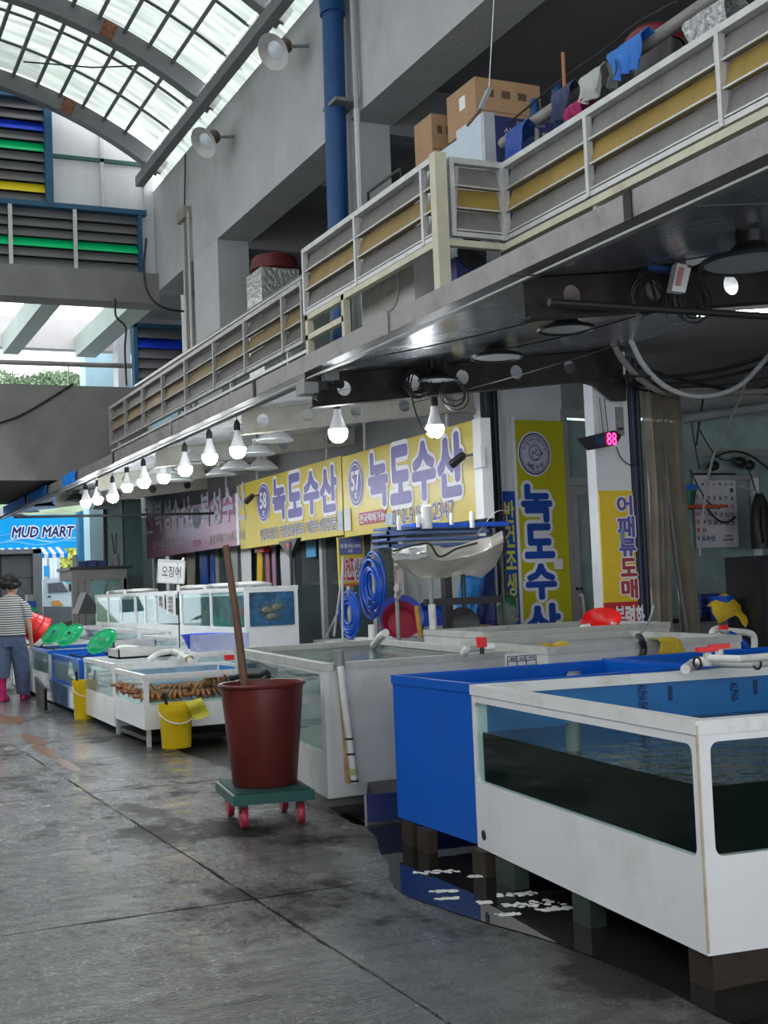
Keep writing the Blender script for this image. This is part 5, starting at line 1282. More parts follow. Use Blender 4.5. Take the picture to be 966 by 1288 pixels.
# T2 blue tank(s)
XB0 = 2.775
b1_ = tank('blue_tank', 'bright blue open tank between the white front tank and the large white tank', (XB0, 5.15), V3((1, 0, 0)), V3((.0, 1, 0)), 1.32, .86, .12, .842, blue_tank, blue_tank, None, {}, water=.52, rim=.022)
MB().cyl((3.83, 5.93, .5), (3.83, 5.93, .80), .035, 12).build('standpipe_stub', pvc_grey, b1_, True)
MB().lathe([(.04, 0), (.04, .05)], (3.83, 5.93, .74), 12).build('pipe_collar', mat('grey_collar', (.35, .36, .38), .4), b1_, True)
tank('blue_tank', 'second bright blue tank, behind the red valve taps', (4.12, 5.15), V3((1, 0, 0)), V3((0, 1, 0)), 1.6, .92, .12, .845, blue_tank, blue_tank, None, {}, water=.50, rim=.03)
# T3 large white tank by the maroon bin
ay3 = dirv(7.0); ax3 = V3((math.cos(rad(7)), math.sin(rad(7)), 0)); ax3 = V3((1, .06, 0)).normalized()
L3, W3 = 2.75, 1.34
t3 = tank('large_white_tank', 'large weathered white tank behind the maroon bin, with a green-water window', (2.785, 6.99), ax3, ay3, W3, L3, .08, .862, white_old, mat('old_grey_white_rim', (.50, .50, .46), .5, var=.1, dirt=(.3, .29, .2), dscale=4), None,
     {'A': [(0, L3, (L3-2.66, .34, L3-.09, .80))]}, water=.80, wmat=water_green, rim=.06)
O3 = V3((2.785, 6.99, 0))
# standpipe strapped to the corner, with rust run
q0 = onY(425, 822, 6.96); 
sp_ = thing('white_standpipe', (2.95, 6.93, .1), 'white standpipe with a grey cap strapped to the end of the large white tank', 'pipe')
pt, pb3 = onY(428, 838, 6.94), onY(446, 985, 6.94)
MB().cyl(pt, pb3, .022, 12).build('pipe_run', pvc, sp_, True)
MB().cyl(onY(426, 818, 6.97), onY(427, 838, 6.97), .032, 14).build('grey_cap', pvc_grey, sp_, True)
for f_ in (.62, .75, .98): c = pt.lerp(pb3, f_); MB().lathe([(.025, -.006), (.026, 0), (.025, .006)], c, 12).build('strap', black_rub, sp_)
MB().lathe([(.027, -.02), (.028, 0), (.027, .02)], pt.lerp(pb3, .9), 12).build('mossy_band', mat('mossy_pipe', (.40, .44, .22), .7), sp_)
rs = mat('orange_rust_stain', (.52, .34, .16), .8, var=.35, vscale=10)
MB().prism([V3((p.x, 6.985+ (p.x-2.785)*.06 -.0, p.z)) for p in (onY(425, 846, 6.99), onY(429, 846, 6.99), onY(438, 940, 6.99), onY(442, 985, 6.99), onY(434, 985, 6.99), onY(431, 930, 6.99))], (0, -.002, 0)).build('rust_run', rs, t3)
stp = thing('steel_trough', (3.35, 6.8, 0), 'dull steel trough on the floor between the white and the blue tank', 'trough')
tz = .17
g = [onZ(436, 988, tz), onZ(458, 998, tz), V3((3.9, 6.30, tz)), V3((3.9, 6.93, tz))]
g[0] = V3((2.98, 6.88, tz)); g[1] = V3((2.86, 6.36, tz)) if 0 else onZ(458, 1000, tz)
MB().prism([V3((p.x, p.y, .0)) for p in g], UP*.02).build('base', gutter_m, stp)
for i in range(4):
    a, b = g[i], g[(i+1) % 4]; MB().prism([V3((a.x, a.y, 0)), V3((b.x, b.y, 0)), V3((b.x, b.y, tz)), V3((a.x, a.y, tz))], V3(((a-b).y, (b-a).x, 0)).normalized()*.012).build('side', sign_navy if i == 1 else gutter_m, stp)
block(3.0, 7.3, 'low plinth under the near end of the large white tank', .35, .3, h=.075, X=1, m_=conc_band); block(3.9, 9.3, 'low plinth under the far end of the large white tank', .35, .3, h=.075, X=1, m_=conc_band)
block(3.9, 7.3, 'low plinth under the deep near side of the large white tank', .35, .3, h=.075, X=1, m_=conc_band); block(3.25, 9.3, 'low plinth under the far aisle side of the large white tank', .25, .3, h=.075, X=1, m_=conc_band)
t = thing('bent_inlet_pipe', (3.9, 9.2, .86), 'old bent inlet pipe over the far corner of the large white tank', 'pipe')
MB().tube(smooth_path([onZ(470, 812, .83), onZ(478, 802, .93), onZ(485, 796, .97)]), .03, 10).build('pipe_run', pvc, t, True)
MB().cyl(onZ(468, 805, .86), onZ(468, 805, .86)+UP*.13, .03, 10).build('riser', pvc, t, True)
t = thing('red_tap_pipe', (4.05, 7.4, .88), 'white elbow pipe with red tap, at the near right corner of the large tank', 'pipe')
MB().tube(smooth_path([onZ(583, 823, .87), onZ(588, 817, .90), onZ(600, 815, .90), onZ(622, 814, .90)]), .024, 10).build('pipe_run', pvc, t, True)
p = onZ(606, 812, .93); MB().obox(p+UP*.02, UR, UP, V3((0, 1, 0)), .05, .06, .04).build('red_handle', red_bright, t); MB().cyl(p-UP*.05, p, .014, 8).build('stem', black_pl, t)
# T4 white tank beside
t4 = tank('rear_white_tank', 'long white tank behind the blue tank, with yellow cloths over its rim', (4.17, 6.74), V3((1, 0, 0)), dirv(7.5), 1.50, 1.5, .10, .885, white_old, MATS['old_grey_white_rim'], None, {}, water=.80, wmat=water_clear, rim=.06)
c = onY(656, 831, 6.73)
MB().box((c.x-.11, 6.728, c.z-.045), (c.x+.11, 6.738, c.z+.045)).build('price_label', paper, t4)
for dx in (-.1, -.035, .03, .1): MB().box((c.x+dx-.002, 6.725, c.z-.03), (c.x+dx+.002, 6.728, c.z+.03)).build('label_line', ink, t4)
for dz in (-.03, 0, .03): MB().box((c.x-.1, 6.725, c.z+dz-.002), (c.x+.1, 6.728, c.z+dz+.002)).build('label_line', ink, t4)
letters('label_print', '원 산 지', ink, (c.x, 6.728, c.z+.015), UR, UP, .17, .018, t4, off=.02, lift=.002)
MB().cyl((5.0, 6.76, .80), (5.0, 6.76, .82), .01).build('pin', pvc, t4)
t5 = tank('rear_white_tank', 'white tank farther back by the vertical yellow banner', (4.60, 8.33), V3((1, 0, 0)), dirv(5), 1.7, 1.2, .10, .93, white_old, MATS['old_grey_white_rim'], None, {}, water=.85, wmat=water_clear, rim=.06)
def cloth_over(px_, py_, z, w, h, lab, sd):
    p = onZ(px_, py_, z); rr = random.Random(sd); g = []
    for i in range(10):
        v = i/9; row = []
        for j in range(8):
            u = j/7-.5
            if v < .4: y = p.y+.10*(1-v/.4); zz = z+.008+.01*math.sin(j+sd)
            else: y = p.y-.012-.01*abs(math.sin(j*1.4+sd)); zz = z-h*(v-.4)/.6*(1-.3*abs(u+.2))
            row.append((p.x+u*w*(1+.2*math.sin(v*4+sd)), y, zz))
        g.append(row)
    return tag(MB().sheet(g, .004, (0, -.3, 1)).build('yellow_cloth', yellow_cloth, smooth=True), lab, 'cloth', 'yellow cloths over the tank rims')
cloth_over(700, 812, .89, .15, .10, 'crumpled yellow cloth over the rim, left of the two', 1); cloth_over(842, 806, .89, .19, .09, 'flat yellow cloth over the rim below the plastic curtains', 3)
tag(MB().tube(smooth_path([onY(803, 800, 7.2), onY(806, 803, 6.72), onY(810, 815, 6.70), onY(808, 826, 6.70)]), .022, 8).build('black_hose_grip', black_rub, smooth=True), 'black rubber grip hooked over the white tank rim, between the yellow cloths', 'hose')
tag(MB().tube(smooth_path([onY(822, 762, 8.2), onY(817, 780, 8.0), onY(803, 800, 7.2)]), .009, 6).build('pale_blue_hose', mat('pale_blue_hose', (.45, .58, .62), .4), smooth=True), 'thin pale blue hose running up beside the red part of the pillar sign', 'hose')
# red bowl, valve behind it
t = thing('red_ladle_bowl', (5.4, 8.3, .93), 'bright red plastic bowl tipped on its side at the tank rim', 'bowl')
c = onY(757, 780, 8.5); ax_ = V3((-.30, -.42, .85)).normalized(); rt = ax_.to_track_quat('Z', 'Y').to_matrix()
MB().lathe([(.001, -.12), (.07, -.115), (.125, -.06), (.155, .02), (.15, .02), (.12, -.055), (.06, -.105), (.001, -.11)], c, 26, rt).build('bowl_body', red_bright, t, True)
MB().tube(smooth_path([onY(769, 783, 8.4), onY(778, 786, 8.4), onY(786, 791, 8.38)]), .009, 6).build('white_handle', white_pl, t, True)
t = thing('red_tap_pipe', (5.1, 8.4, .9), 'short white pipe with a red tap left of the red bowl', 'pipe')
MB().tube(smooth_path([onY(729, 797, 8.4), onY(733, 790, 8.4), onY(741, 787, 8.4)]), .026, 10).build('pipe_run', pvc, t, True)
p = onY(738, 783, 8.4); MB().obox(p+UP*.005, UR, UP, V3((0, 1, 0)), .09, .025, .03).build('red_handle', red_bright, t)
t = thing('white_pipe_elbows', (5.9, 7.6, .9), 'white pipe elbows with a blue hose and red clamp at the right', 'pipe')
MB().tube(smooth_path([onY(895, 804, 7.4), onY(897, 794, 7.4), onY(906, 791, 7.4), onY(916, 797, 7.4)]), .026, 10).build('pipe_run', pvc, t, True)
MB().tube(smooth_path([onY(903, 803, 7.6), onY(908, 794, 7.6), onY(920, 794, 7.6), onY(944, 797, 7.6), onY(949, 806, 7.6), onY(948, 822, 7.6)]), .026, 10).build('pipe_run', pvc, t, True)
MB().tube(smooth_path([onY(916, 797, 7.35), onY(932, 806, 7.3), onY(944, 822, 7.3)]), .028, 10).build('blue_hose_end', hose_blue, t, True)
p = onY(910, 789, 7.3); MB().obox(p, UR, UP, V3((0, 1, 0)), .06, .03, .03).build('red_handle', red_bright, t)
# clutter right back: black crates, blue bucket, cloth
t = thing('black_work_table', (8.0, 9.9, 0), 'dark work table crowded behind the tanks at the right', 'table')
MB().box((7.2, 9.6, .86), (9.2, 10.4, .90)).build('tabletop', black_pl, t)
for x in (7.25, 9.1):
    for y in (9.65, 10.3): MB().box((x, y, 0), (x+.05, y+.05, .86)).build('leg', black_pl, t)
def tbl(name, m_, px0, py0, px1, py1, Y, d, lab, cat): 
    a = onY(px0, py1, Y); b = onY(px1, py0, Y)
    return tag(MB().box((a.x, Y, a.z), (b.x, Y+d, b.z)).build(name, m_), lab, cat)
c = onY(893, 760, 9.8)
t = thing('navy_crate', (c.x, 9.9, .9), 'navy plastic crate below the calendar', 'crate')
w_ = .22
MB().box((c.x-w_, 9.65, .901), (c.x+w_, 10.0, c.z+.1)).build('crate_body', sign_navy, t)
for k in range(3): MB().box((c.x-w_-.004, 9.645, .95+k*.06), (c.x+w_+.004, 10.005, .965+k*.06)).build('crate_rib', sign_blue2, t)
c = onY(912, 775, 9.3)
ub_ = tag(MB().lathe([(.09, 0), (.12, .22), (.11, .22), (.085, .02), (.001, .02)], (c.x, 9.35, .88), 18).build('blue_bucket', hose_blue, smooth=True), 'blue bucket with a yellow cloth over it, below the calendar', 'bucket')
g = [[(c.x-.17+.34*j/7+.02*math.sin(i*2+j), 9.35-.14*math.sin(min(1, i/4)*1.5), 1.13-.0*(i < 2)-.05*max(0, i-1)+.012*math.sin(j*1.7)-(abs(j-3.5)*.035)) for j in range(8)] for i in range(6)]
tag(MB().sheet(g, .006, (0, -1, .2)).build('yellow_cloth', yellow_cloth, smooth=True), 'yellow cloth hung over the blue bucket below the calendar', 'cloth', 'yellow cloths over the tank rims')
c = onY(957, 640, 10.6)
g = [(c.x+.0+.12*math.sin(a)*(1+.2*math.sin(3*a)), 10.6, c.z+.03+.3*math.cos(a)) for a in [q*math.pi/8 for q in range(16)]]
t = thing('hanging_black_coat', (c.x+.1, 10.8, .9), 'black waterproof coat hanging at the right picture edge', 'coat')
MB().loft([((c.x+.16, 10.8, c.z+.18), .03, .05), ((c.x+.17, 10.8, c.z+.05), .10, .08), ((c.x+.18, 10.8, c.z-.25), .15, .1), ((c.x+.17, 10.8, c.z-.42), .13, .1)], 14).build('coat_body', mat('black_oilcloth', (.012, .012, .014), .45, bump=.5, bscale=8), t, True)
MB().loft([((c.x+.07, 10.74, c.z+.05), .05, .05), ((c.x+.03, 10.72, c.z-.15), .06, .06), ((c.x+.05, 10.72, c.z-.36), .06, .06)], 10).build('sleeve', MATS['black_oilcloth'], t, True)
MB().cyl((c.x+.16, 10.8, c.z+.2), (c.x+.16, 11.18, c.z+.3), .01, 6).build('hook', alu, t)
t = thing('weighing_scale', (8.9, 9.9, .9), 'small dark scale with a silver tap on the work table, right edge', 'scale')
c = onY(955, 770, 9.7)
MB().box((c.x-.2, 9.65, .901), (c.x+.1, 9.95, .96)).build('scale_base', black_pl, t); MB().box((c.x-.12, 9.7, .96), (c.x+.06, 9.9, 1.0)).build('scale_plate', alu, t)
t = thing('black_stool', (7.6, 9.7, .9), 'black cabinet standing at the right picture edge', 'cabinet')
c = onY(962, 780, 9.0)
MB().box((c.x, 9.0, 0), (c.x+.5, 9.5, 1.45)).build('cabinet_body', black_pl, t); MB().box((c.x+.01, 8.99, .1), (c.x+.49, 9.0, 1.4)).build('door', mat('charcoal_door', (.03, .03, .035), .4), t)

# ================================================================== MAROON BIN ON DOLLY, POLE
dl = thing('green_dolly', (2.40, 7.02, 0), 'green plastic platform dolly with red wheels under the maroon bin', 'dolly', rz=0)
dx, dy = dirv(8), V3((math.cos(rad(8)), -math.sin(rad(8)), 0))
dc = V3((2.40, 7.02, .165))
MB().obox(dc, dy, dx, UP, .46, .60, .055).build('platform', dolly_green, dl)
MB().obox(dc+UP*.03, dy, dx, UP, .42, .56, .012).build('anti_slip_mat', mat('dark_green_mat', (.01, .05, .045), .7), dl)
for sx in (-1, 1):
    for sy in (-1, 1):
        c = dc+dy*sx*.16+dx*sy*.22
        w_ = MB().lathe([(.018, -.018), (.055, -.018), (.06, -.008), (.06, .008), (.055, .018), (.018, .018)], (c.x, c.y, .06), 18, dy.to_track_quat('Z', 'Y').to_matrix()).build('wheel', mat('pinkish_red_wheel', (.42, .03, .06), .4), dl, True)
        MB().obox((c.x, c.y, .115), dy, dx, UP, .05, .03, .06).build('wheel_fork', black_pl, dl)
hb_ = [dc+dx*.29-dy*.10, dc+dx*.31-dy*.13+UP*.57, dc+dx*.31-dy*.10+UP*.63, dc+dx*.31+dy*.05+UP*.635, dc+dx*.31+dy*.12+UP*.60, dc+dx*.29+dy*.12]
MB().tube(smooth_path(hb_, 5), .016, 8).build('push_handle', black_pl, dl, True)
bc = V3((2.41, 7.02, .202)); 
bin_ = thing('maroon_bin', bc, 'big maroon rubber bin standing on the green dolly in the aisle', 'bin')
MB().lathe([(.001, 0), (.175, 0), (.185, .01), (.232, .50), (.236, .555), (.250, .56), (.254, .572), (.250, .582), (.232, .580), (.226, .55), (.18, .03), (.001, .03)], bc, 40).build('bin_body', maroon, bin_, True)
for a in (200, 290): MB().obox(bc+V3((.238*math.cos(rad(a)), .238*math.sin(rad(a)), .53)), (-math.sin(rad(a)), math.cos(rad(a)), 0), UP, (math.cos(rad(a)), math.sin(rad(a)), 0), .02, .04, .012).build('moulded_lug', maroon, bin_)
MB().lathe([(.222, .46), (.001, .465)], bc, 30).build('dark_contents', water_dark, bin_)
ptop, pbot = onY(284, 686, 7.1), onY(308, 862, 7.0)
pd_ = (pbot-ptop).normalized()
tag(MB().tube([ptop, ptop.lerp(pbot, .5)+V3((.004, 0, 0)), pbot, pbot+pd_*.30], [.019, .022, .024, .024], 10).build('wooden_pole', wood_pole, smooth=True), 'long dark wooden pole standing in the maroon bin', 'pole')

# ================================================================== MIDDLE-DISTANCE TANKS
dr6 = V3((0.035, 1, 0)).normalized()
crabT = tank('crab_tank', 'white tank with windows full of brown crabs behind the maroon bin', (2.685, 10.95), V3((1, 0, 0)), dr6, 1.1, 1.36, .15, .62, white_frp, white_trim, None,
     {'A': [(0, 1.36, (.04, .355, 1.32, .575))], 'N': [(0, 1.1, (.045, .36, 1.02, .565))]}, rim=.04)
MB().prism([(2.72, 10.99, .19), (3.75, 10.99, .19), (3.80, 12.26, .19), (2.77, 12.26, .19)], UP*.19).build('pedestal_fill', white_frp, crabT)
MB().box((3.79-.04, 11.0, .40), (3.79-.034, 12.2, .60)).build('blue_liner_panel', blue_liner, crabT)
MB().box((2.75, 12.26, .38), (3.75, 12.265, .60)).build('blue_liner_panel', mat('grey_blue_liner', (.22, .34, .42), .4, var=.3), crabT)
for x, y in ((2.71, 10.97), (3.75, 10.97), (2.74, 12.28), (3.78, 12.28)): MB().box((x, y, 0), (x+.035, y+.035, .16)).build('leg', alu, crabT)
MB().box((2.75, 11.05, .03), (3.7, 12.2, .07)).build('bottom_shelf', black_pl, crabT)
wsurf = MB().prism([(2.72, 10.985, .54), (3.75, 10.985, .54), (3.79, 12.28, .54), (2.76, 12.28, .54)], UP*.004).build('water', glassmat('clear_water_film', (.9, .95, 1), .6, .0), crabT)
crab_m = mat('brown_orange_shell', (.26, .085, .03), .3, var=.5, vscale=30); crab_l = mat('pale_crab_leg', (.42, .16, .055), .3, var=.4, vscale=30)
def crab(loc, rz, s=1.0):
    c = thing('crab', loc, 'brown long-legged crab in the heap inside the white tank with the yellow bucket', 'crab', 'crabs heaped in the tank', rz)
    Mx = Matrix.Translation(V3(loc)) @ Matrix.Rotation(rz, 4, 'Z') @ Matrix.Scale(s, 4)
    MB(Mx).ball((0, 0, .03), .05, 10, 6, (1.1, .9, .45), .06).build('shell', crab_m, c, True)
    for sx in (-1, 1):
        for k in range(4):
            a = rad(-35+25*k); ca, sa = math.cos(a)*sx, math.sin(a)
            MB(Mx).tube([(ca*.035, sa*.035, .03), (ca*.075, sa*.075, .06), (ca*.105, sa*.10, .03), (ca*.09, sa*.115, .005)], [.012, .012, .009, .005], 6).build('leg', crab_l, c)
        MB(Mx).tube([(sx*.03, .04, .03), (sx*.07, .09, .04), (sx*.04, .13, .04)], [.009, .012, .016], 6).build('claw', crab_m, c)
    return c
c0 = crab((2.86, 11.10, .385), .4, 1.25)
rr = random.Random(21); cr_pos = []
for i in range(9): cr_pos.append((2.80+.105*i, 11.06+.06*(i % 2), .383))
for i in range(9): cr_pos.append((2.80+.10*(i % 9), 11.27+.05*(i % 3), .41+.02*(i % 2)))
for i in range(7): cr_pos.append((3.32+.05*i, 11.12+.03*(i % 2), .435+.02*(i % 3)))
for i in range(6): cr_pos.append((2.80+.02*(i % 2), 11.45+.12*i, .40+.03*(i % 2)))
for i in range(9): cr_pos.append((3.36+.045*i, 11.08+.04*(i % 3), .45+.035*((i*2) % 3)))
for p in cr_pos: copy_thing(c0, p, rz=rr.uniform(0, 6.28))
# yellow bucket with cloth
def pail(loc, r, h, lab, cloth=False, stick=True, ang=0):
    t = thing('yellow_bucket', loc, lab, 'bucket', 'yellow buckets')
    MB().lathe([(.001, 0), (r*.84, 0), (r*.86, .01), (r*.97, h*.80), (r*1.0, h*.82), (r*1.0, h*.9), (r*1.01, h*.9), (r*1.02, h), (r*.96, h), (r*.83, .02), (.001, .02)], loc, 28).build('bucket_body', yellow_pl, t, True)
    L = V3(loc)
    MB().tube([L+V3((r*1.03*math.cos(a), -r*1.05*math.sin(a), h*.83-.10*math.sin(a))) for a in [math.pi*q/10 for q in range(11)]], .005, 6).build('wire_handle', white_pl, t, True)
    if stick: tag(MB().tube([L+V3((-r*.35, -.02, .1)), L+V3((-r*.75, -.06, h+.10))], .014, 7).build('black_stick', black_rub), 'short black stick standing in '+('the yellow bucket before the crabs' if loc[1] < 12 else 'the farther yellow bucket'), 'stick')
    return t
pail((2.92, 10.80, 0), .145, .375, 'yellow bucket with a yellow cloth over its rim, in front of the crab tank')
t_ = V3((2.92, 10.80, 0))
g = [[(2.97+.14*j/6+.012*i, 10.80-.135-.02*math.sin(i)-.012*(i > 0)*i*.5+.02*abs(j-3)/3, .385-.026*i+.004*math.sin(j*2)+.006*j) for j in range(7)] for i in range(7)]
tag(MB().sheet(g, .005, (0, -1, 0)).build('yellow_rubber_cloth', mat('acid_yellow_cloth', (.58, .52, .04), .5, var=.15, bump=.4), smooth=True), 'acid yellow cloth hung on the near yellow bucket rim', 'cloth')
pail((2.80, 14.12, 0), .125, .42, 'narrow yellow bucket beside the blue tank, farther down the aisle')
# white tank b
bT = tank('hazy_glass_tank', 'white tank with a hazy window next beyond the crab tank', (2.74, 12.36), V3((1, 0, 0)), dr6, .76, 1.72, .06, .66, white_frp, white_trim, None,
     {'A': [(0, 1.72, (.05, .33, 1.66, .62))], 'N': [(0, .76, None)]}, water=.56, wmat=water_clear, rim=.035, gl=glass_hazy)
rl = mat('reddish_goods', (.35, .05, .07), .5, var=.5, vscale=9)
tag(MB().box((2.80, 12.75, .565), (2.95, 13.2, .62)).build('red_net_bag', rl), 'red net bag floating in the hazy glass tank', 'bag')
# blue framed tank
bl = tank('blue_framed_tank', 'bright blue framed glass tank with aisle-side windows, beyond the hazy white tank', (2.79, 14.32), V3((1, 0, 0)), dr6, 1.0, 2.1, .04, .63, blue_tank, blue_tank, None,
     {'A': [(0, 2.1, (.03, .34, 2.07, .60))], 'N': [(0, 1.0, (.07, .33, .94, .60))]}, water=.52, wmat=water_clear, rim=.05, gl=glass_hazy)
MB().box((2.775, 14.36, .07), (2.79, 16.3, .32)).build('mirror_skirt', mat('blue_grey_glass_skirt', (.10, .16, .28), .12, var=.4, vscale=4), bl)
gt = tank('pale_glass_tank', 'pale glass tank with a blue lid edge nearest the person', (2.86, 16.6), V3((1, 0, 0)), dr6, 1.0, 1.7, .04, .66, mat('greyish_glass_body', (.50, .55, .58), .25, var=.15), blue_tank, None,
     {'A': [(0, 1.7, (.04, .36, 1.66, .62))], 'N': [(0, 1.0, (.06, .36, .94, .62))]}, water=.5, wmat=water_clear, rim=.04, gl=glass_hazy)
tank('far_glass_tank', 'far glass tank behind the person, partly hidden', (2.9, 18.6), V3((1, 0, 0)), dr6, 1.0, 1.8, .04, .68, MATS['greyish_glass_body'], white_trim, None,
     {'A': [(0, 1.8, (.04, .36, 1.76, .64))]}, water=.5, wmat=water_clear, rim=.04, gl=glass_hazy)
# second row of low tanks
def row2(lab, x, y, w, l, z, sd): 
    return tank('low_white_tank', lab, (x, y), V3((1, 0, 0)), V3((0, 1, 0)), w, l, .05, z, white_frp, white_trim, None, {'N': [(0, w, (.04, z-.28, w-.04, z-.05))], 'A': [(0, l, (.04, z-.28, l-.04, z-.05))]}, water=z-.12, wmat=water_clear, rim=.04, gl=glass_hazy, group='low white tanks in the second row')
row2('low white tank holding the blue basin, in the second row', 3.56, 12.42, .83, 1.95, .72, 0)
row2('low white tank behind the blue basin, second row', 3.99, 14.6, .42, 1.7, .80, 1)
row2('low white tank near the steel trays, second row', 3.99, 16.5, .42, 1.9, .86, 2)
row2('low white tank before the kiosk, second row far end', 4.0, 18.6, .42, 2.0, .88, 3)
# display tanks, tall
def disp(lab, y0, l, n_, near=None, z0_=.05, z1_=1.36, X=4.42, w=.62):
    seg = []
    for i in range(n_):
        a, b = l*i/n_, l*(i+1)/n_; seg.append((a, b, (a+.03, .92, b-.03, 1.31)))
    f = {'A': seg}
    if near: f['N'] = [(0, w, (.05, .93, w-.07, 1.30))]
    return tank('display_tank', lab, (X, y0), V3((1, 0, 0)), V3((0, 1, 0)), w, l, z0_, z1_, white_frp, white_trim, None, f, water=1.27, wmat=mat('blue_green_seawater', (.10, .20, .25), .1, var=.5, vscale=4), rim=.05, gl=glassmat('lightly_hazed_glass', (.8, .95, .92), .2, .10, (.35, .42, .42)), t=.02, group='tall display tanks under the signs')
d1 = disp('tall white display tank with the dark shellfish window at its near end', 13.35, 3.9, 3, True)
MB().box((4.47, 13.335, .93), (4.99, 13.345, 1.30)).build('blue_green_backdrop', mat('blue_green_backdrop', (.02, .10, .20), .3, var=.7, vscale=6), d1)
d2 = disp('middle tall display tank with papers taped inside', 17.3, 1.1, 2)
d3 = disp('farthest tall display tank with green-tinted panes', 18.45, 2.7, 3)
# lobster-ish shell cluster behind near window
lb_m = mat('grey_spiny_shell', (.16, .17, .13), .5, var=.6, vscale=40)
for i, (x, z) in enumerate(((4.66, 1.10), (4.78, 1.13), (4.72, 1.03))):
    mb = MB(); rr = random.Random(40+i)
    mb.ball((x, 13.335, z), .06, 10, 7, (1, .35, .6), .1)
    for k in range(12):
        a = k*.52; mb.tube([(x+.04*math.cos(a), 13.33, z+.03*math.sin(a)), (x+.12*math.cos(a), 13.322, z+.08*math.sin(a)+.02)], [.006, .002], 4)
    o = mb.build('spiny_shellfish', lb_m); o['kind'] = 'stuff' if 0 else ''
    del o['kind']; tag(o, ['spiny grey shellfish at the left of the near display window', 'spiny grey shellfish at the right of the near display window', 'lowest spiny shellfish in the near display window'][i], 'shellfish', 'spiny shellfish in the display window')
for i, y in enumerate((14.0, 15.0, 16.2, 19.2, 20.4)):
    tag(MB().tube(smooth_path([(4.46, y, 1.385), (4.6, y+.1, 1.40), (4.8, y-.05, 1.40), (4.98, y+.1, 1.385)]), .028, 8).build('white_pipe_piece', pvc, smooth=True), ['white pipe piece on the near end of the tall display tank', 'second white pipe piece on the tall display tank', 'third white pipe piece, above the middle of the display tanks', 'fourth white pipe piece toward the kiosk', 'farthest white pipe piece on the display tanks'][i], 'pipe', 'white pipe pieces on the display tanks')
for i, (x0, y0, x1, y1) in enumerate(((198, 748, 207, 766), (209, 747, 221, 774))):
    a, b = onX(x0, y0, 4.41), onX(x1, y1, 4.41)
    t = thing('taped_price_sheet', (4.41, (a.y+b.y)/2, b.z), ['small price sheet taped on the display tank glass, left', 'larger price sheet taped on the display tank glass, right'][i], 'notice', 'price sheets on the display tank')
    MB().box((4.408, b.y, b.z), (4.414, a.y, a.z)).build('sheet', paper, t)
    letters('lettering', ['꽃게', '광어우럭'][i], mat('grey_ink', (.2, .18, .18), .6), (4.408, (a.y+b.y)/2, (a.z+b.z)/2), UL, UP, (a.y-b.y)*.6, (a.z-b.z)*.75, t, off=.03, vertical=True, lift=.002)
# basin, boxes, trays, nets
t = thing('blue_basin', (4.35, 13.2, .74), 'big blue oval basin on the second-row tank', 'basin')
c = onX(256, 805, 4.2)
bx_ = V3((3.92, 13.22, .727))
MB().lathe([(.001, 0), (.18, 0), (.225, .10), (.255, .15), (.262, .155), (.25, .15), (.21, .10), (.165, .02), (.001, .02)], bx_, 30).build('basin_body', mat('strong_blue_basin', (.01, .06, .70), .3), t, True)
t = thing('clear_plastic_box', (3.85, 12.6, .72), 'clear plastic box in front of the blue basin', 'box')
p = onZ(262, 818, .70)
cb_ = glassmat('milky_clear_plastic', (.85, .88, .95), .4, .35, (.6, .62, .75))
for (a, b) in (((3.64, 12.48, .73), (4.16, 12.49, .89)), ((3.64, 12.81, .73), (4.16, 12.82, .89)), ((3.64, 12.49, .73), (3.65, 12.81, .89)), ((4.15, 12.49, .73), (4.16, 12.81, .89)), ((3.64, 12.48, .722), (4.16, 12.82, .73))):
    MB().box(a, b).build('box_wall', cb_, t)
for i, (x, y, z, s_) in enumerate(((178, 826, .64, 1.0), (176, 808, .78, .9))):
    p = onX(x, y+8, 3.15+.55*i)
    t = thing('steel_tray', (p.x, p.y, p.z), ['lower steel tray lying on the hazy glass tank', 'upper steel tray, farther back on the tanks'][i], 'tray', 'steel trays on the tanks')
    base = .70 if i == 0 else .82
    stl = mat('bright_stainless', (.62, .62, .60), .3, metal=.6, var=.1)
    cx_, cy_ = (3.25, 13.4) if i == 0 else (3.55, 15.1)
    if i == 0: zb_ = .668
    else: zb_ = .635
    MB().box((cx_-.28*s_, cy_-.25, zb_), (cx_+.28*s_, cy_+.25, zb_+.02)).build('tray_base', stl, t)
    for a, b in (((-.28, -.25), (.28, -.235)), ((-.28, .235), (.28, .25)), ((-.28, -.25), (-.265, .25)), ((.265, -.25), (.28, .25))):
        MB().box((cx_+a[0]*s_, cy_+a[1], zb_), (cx_+b[0]*s_, cy_+b[1], zb_+.10+.06*i)).build('tray_side', stl, t)
def net(loc, lab, s=1.0, sd=0):
    t = thing('green_net_scoop', loc, lab, 'net', 'green net scoops'); L = V3(loc)
    U = V3((.80, .05, .60)).normalized(); V = V3((-.42, .62, .62)); V = (V-U*V.dot(U)).normalized(); N = U.cross(V)
    c = L+U*.20*s+UP*.02
    MB().tube([c+U*.19*s*math.cos(a)+V*.12*s*math.sin(a) for a in [q*math.pi/12 for q in range(24)]], .009, 6, closed=True).build('hoop', net_green, t, True)
    MB().sheet([[c+(U*.18*math.cos(a)+V*.11*math.sin(a))*s*k/6+N*.05*(1-(k/6)**2) for a in [q*math.pi/12 for q in range(25)]] for k in range(1, 7)]).build('mesh_basket', clothmat('green_mesh', (.02, .45, .17), .75), t, True)
    MB().tube([L+U*.01, L-U*.06, L-V3((.22, 0, -.01))], .011, 6).build('handle', black_rub, t)
net((3.02, 14.9, .665), 'green net scoop nearest the yellow bucket, on the blue framed tank', 1.0)
net((3.05, 17.0, .70), 'green net scoop in the middle, on the pale glass tank', 1.0)
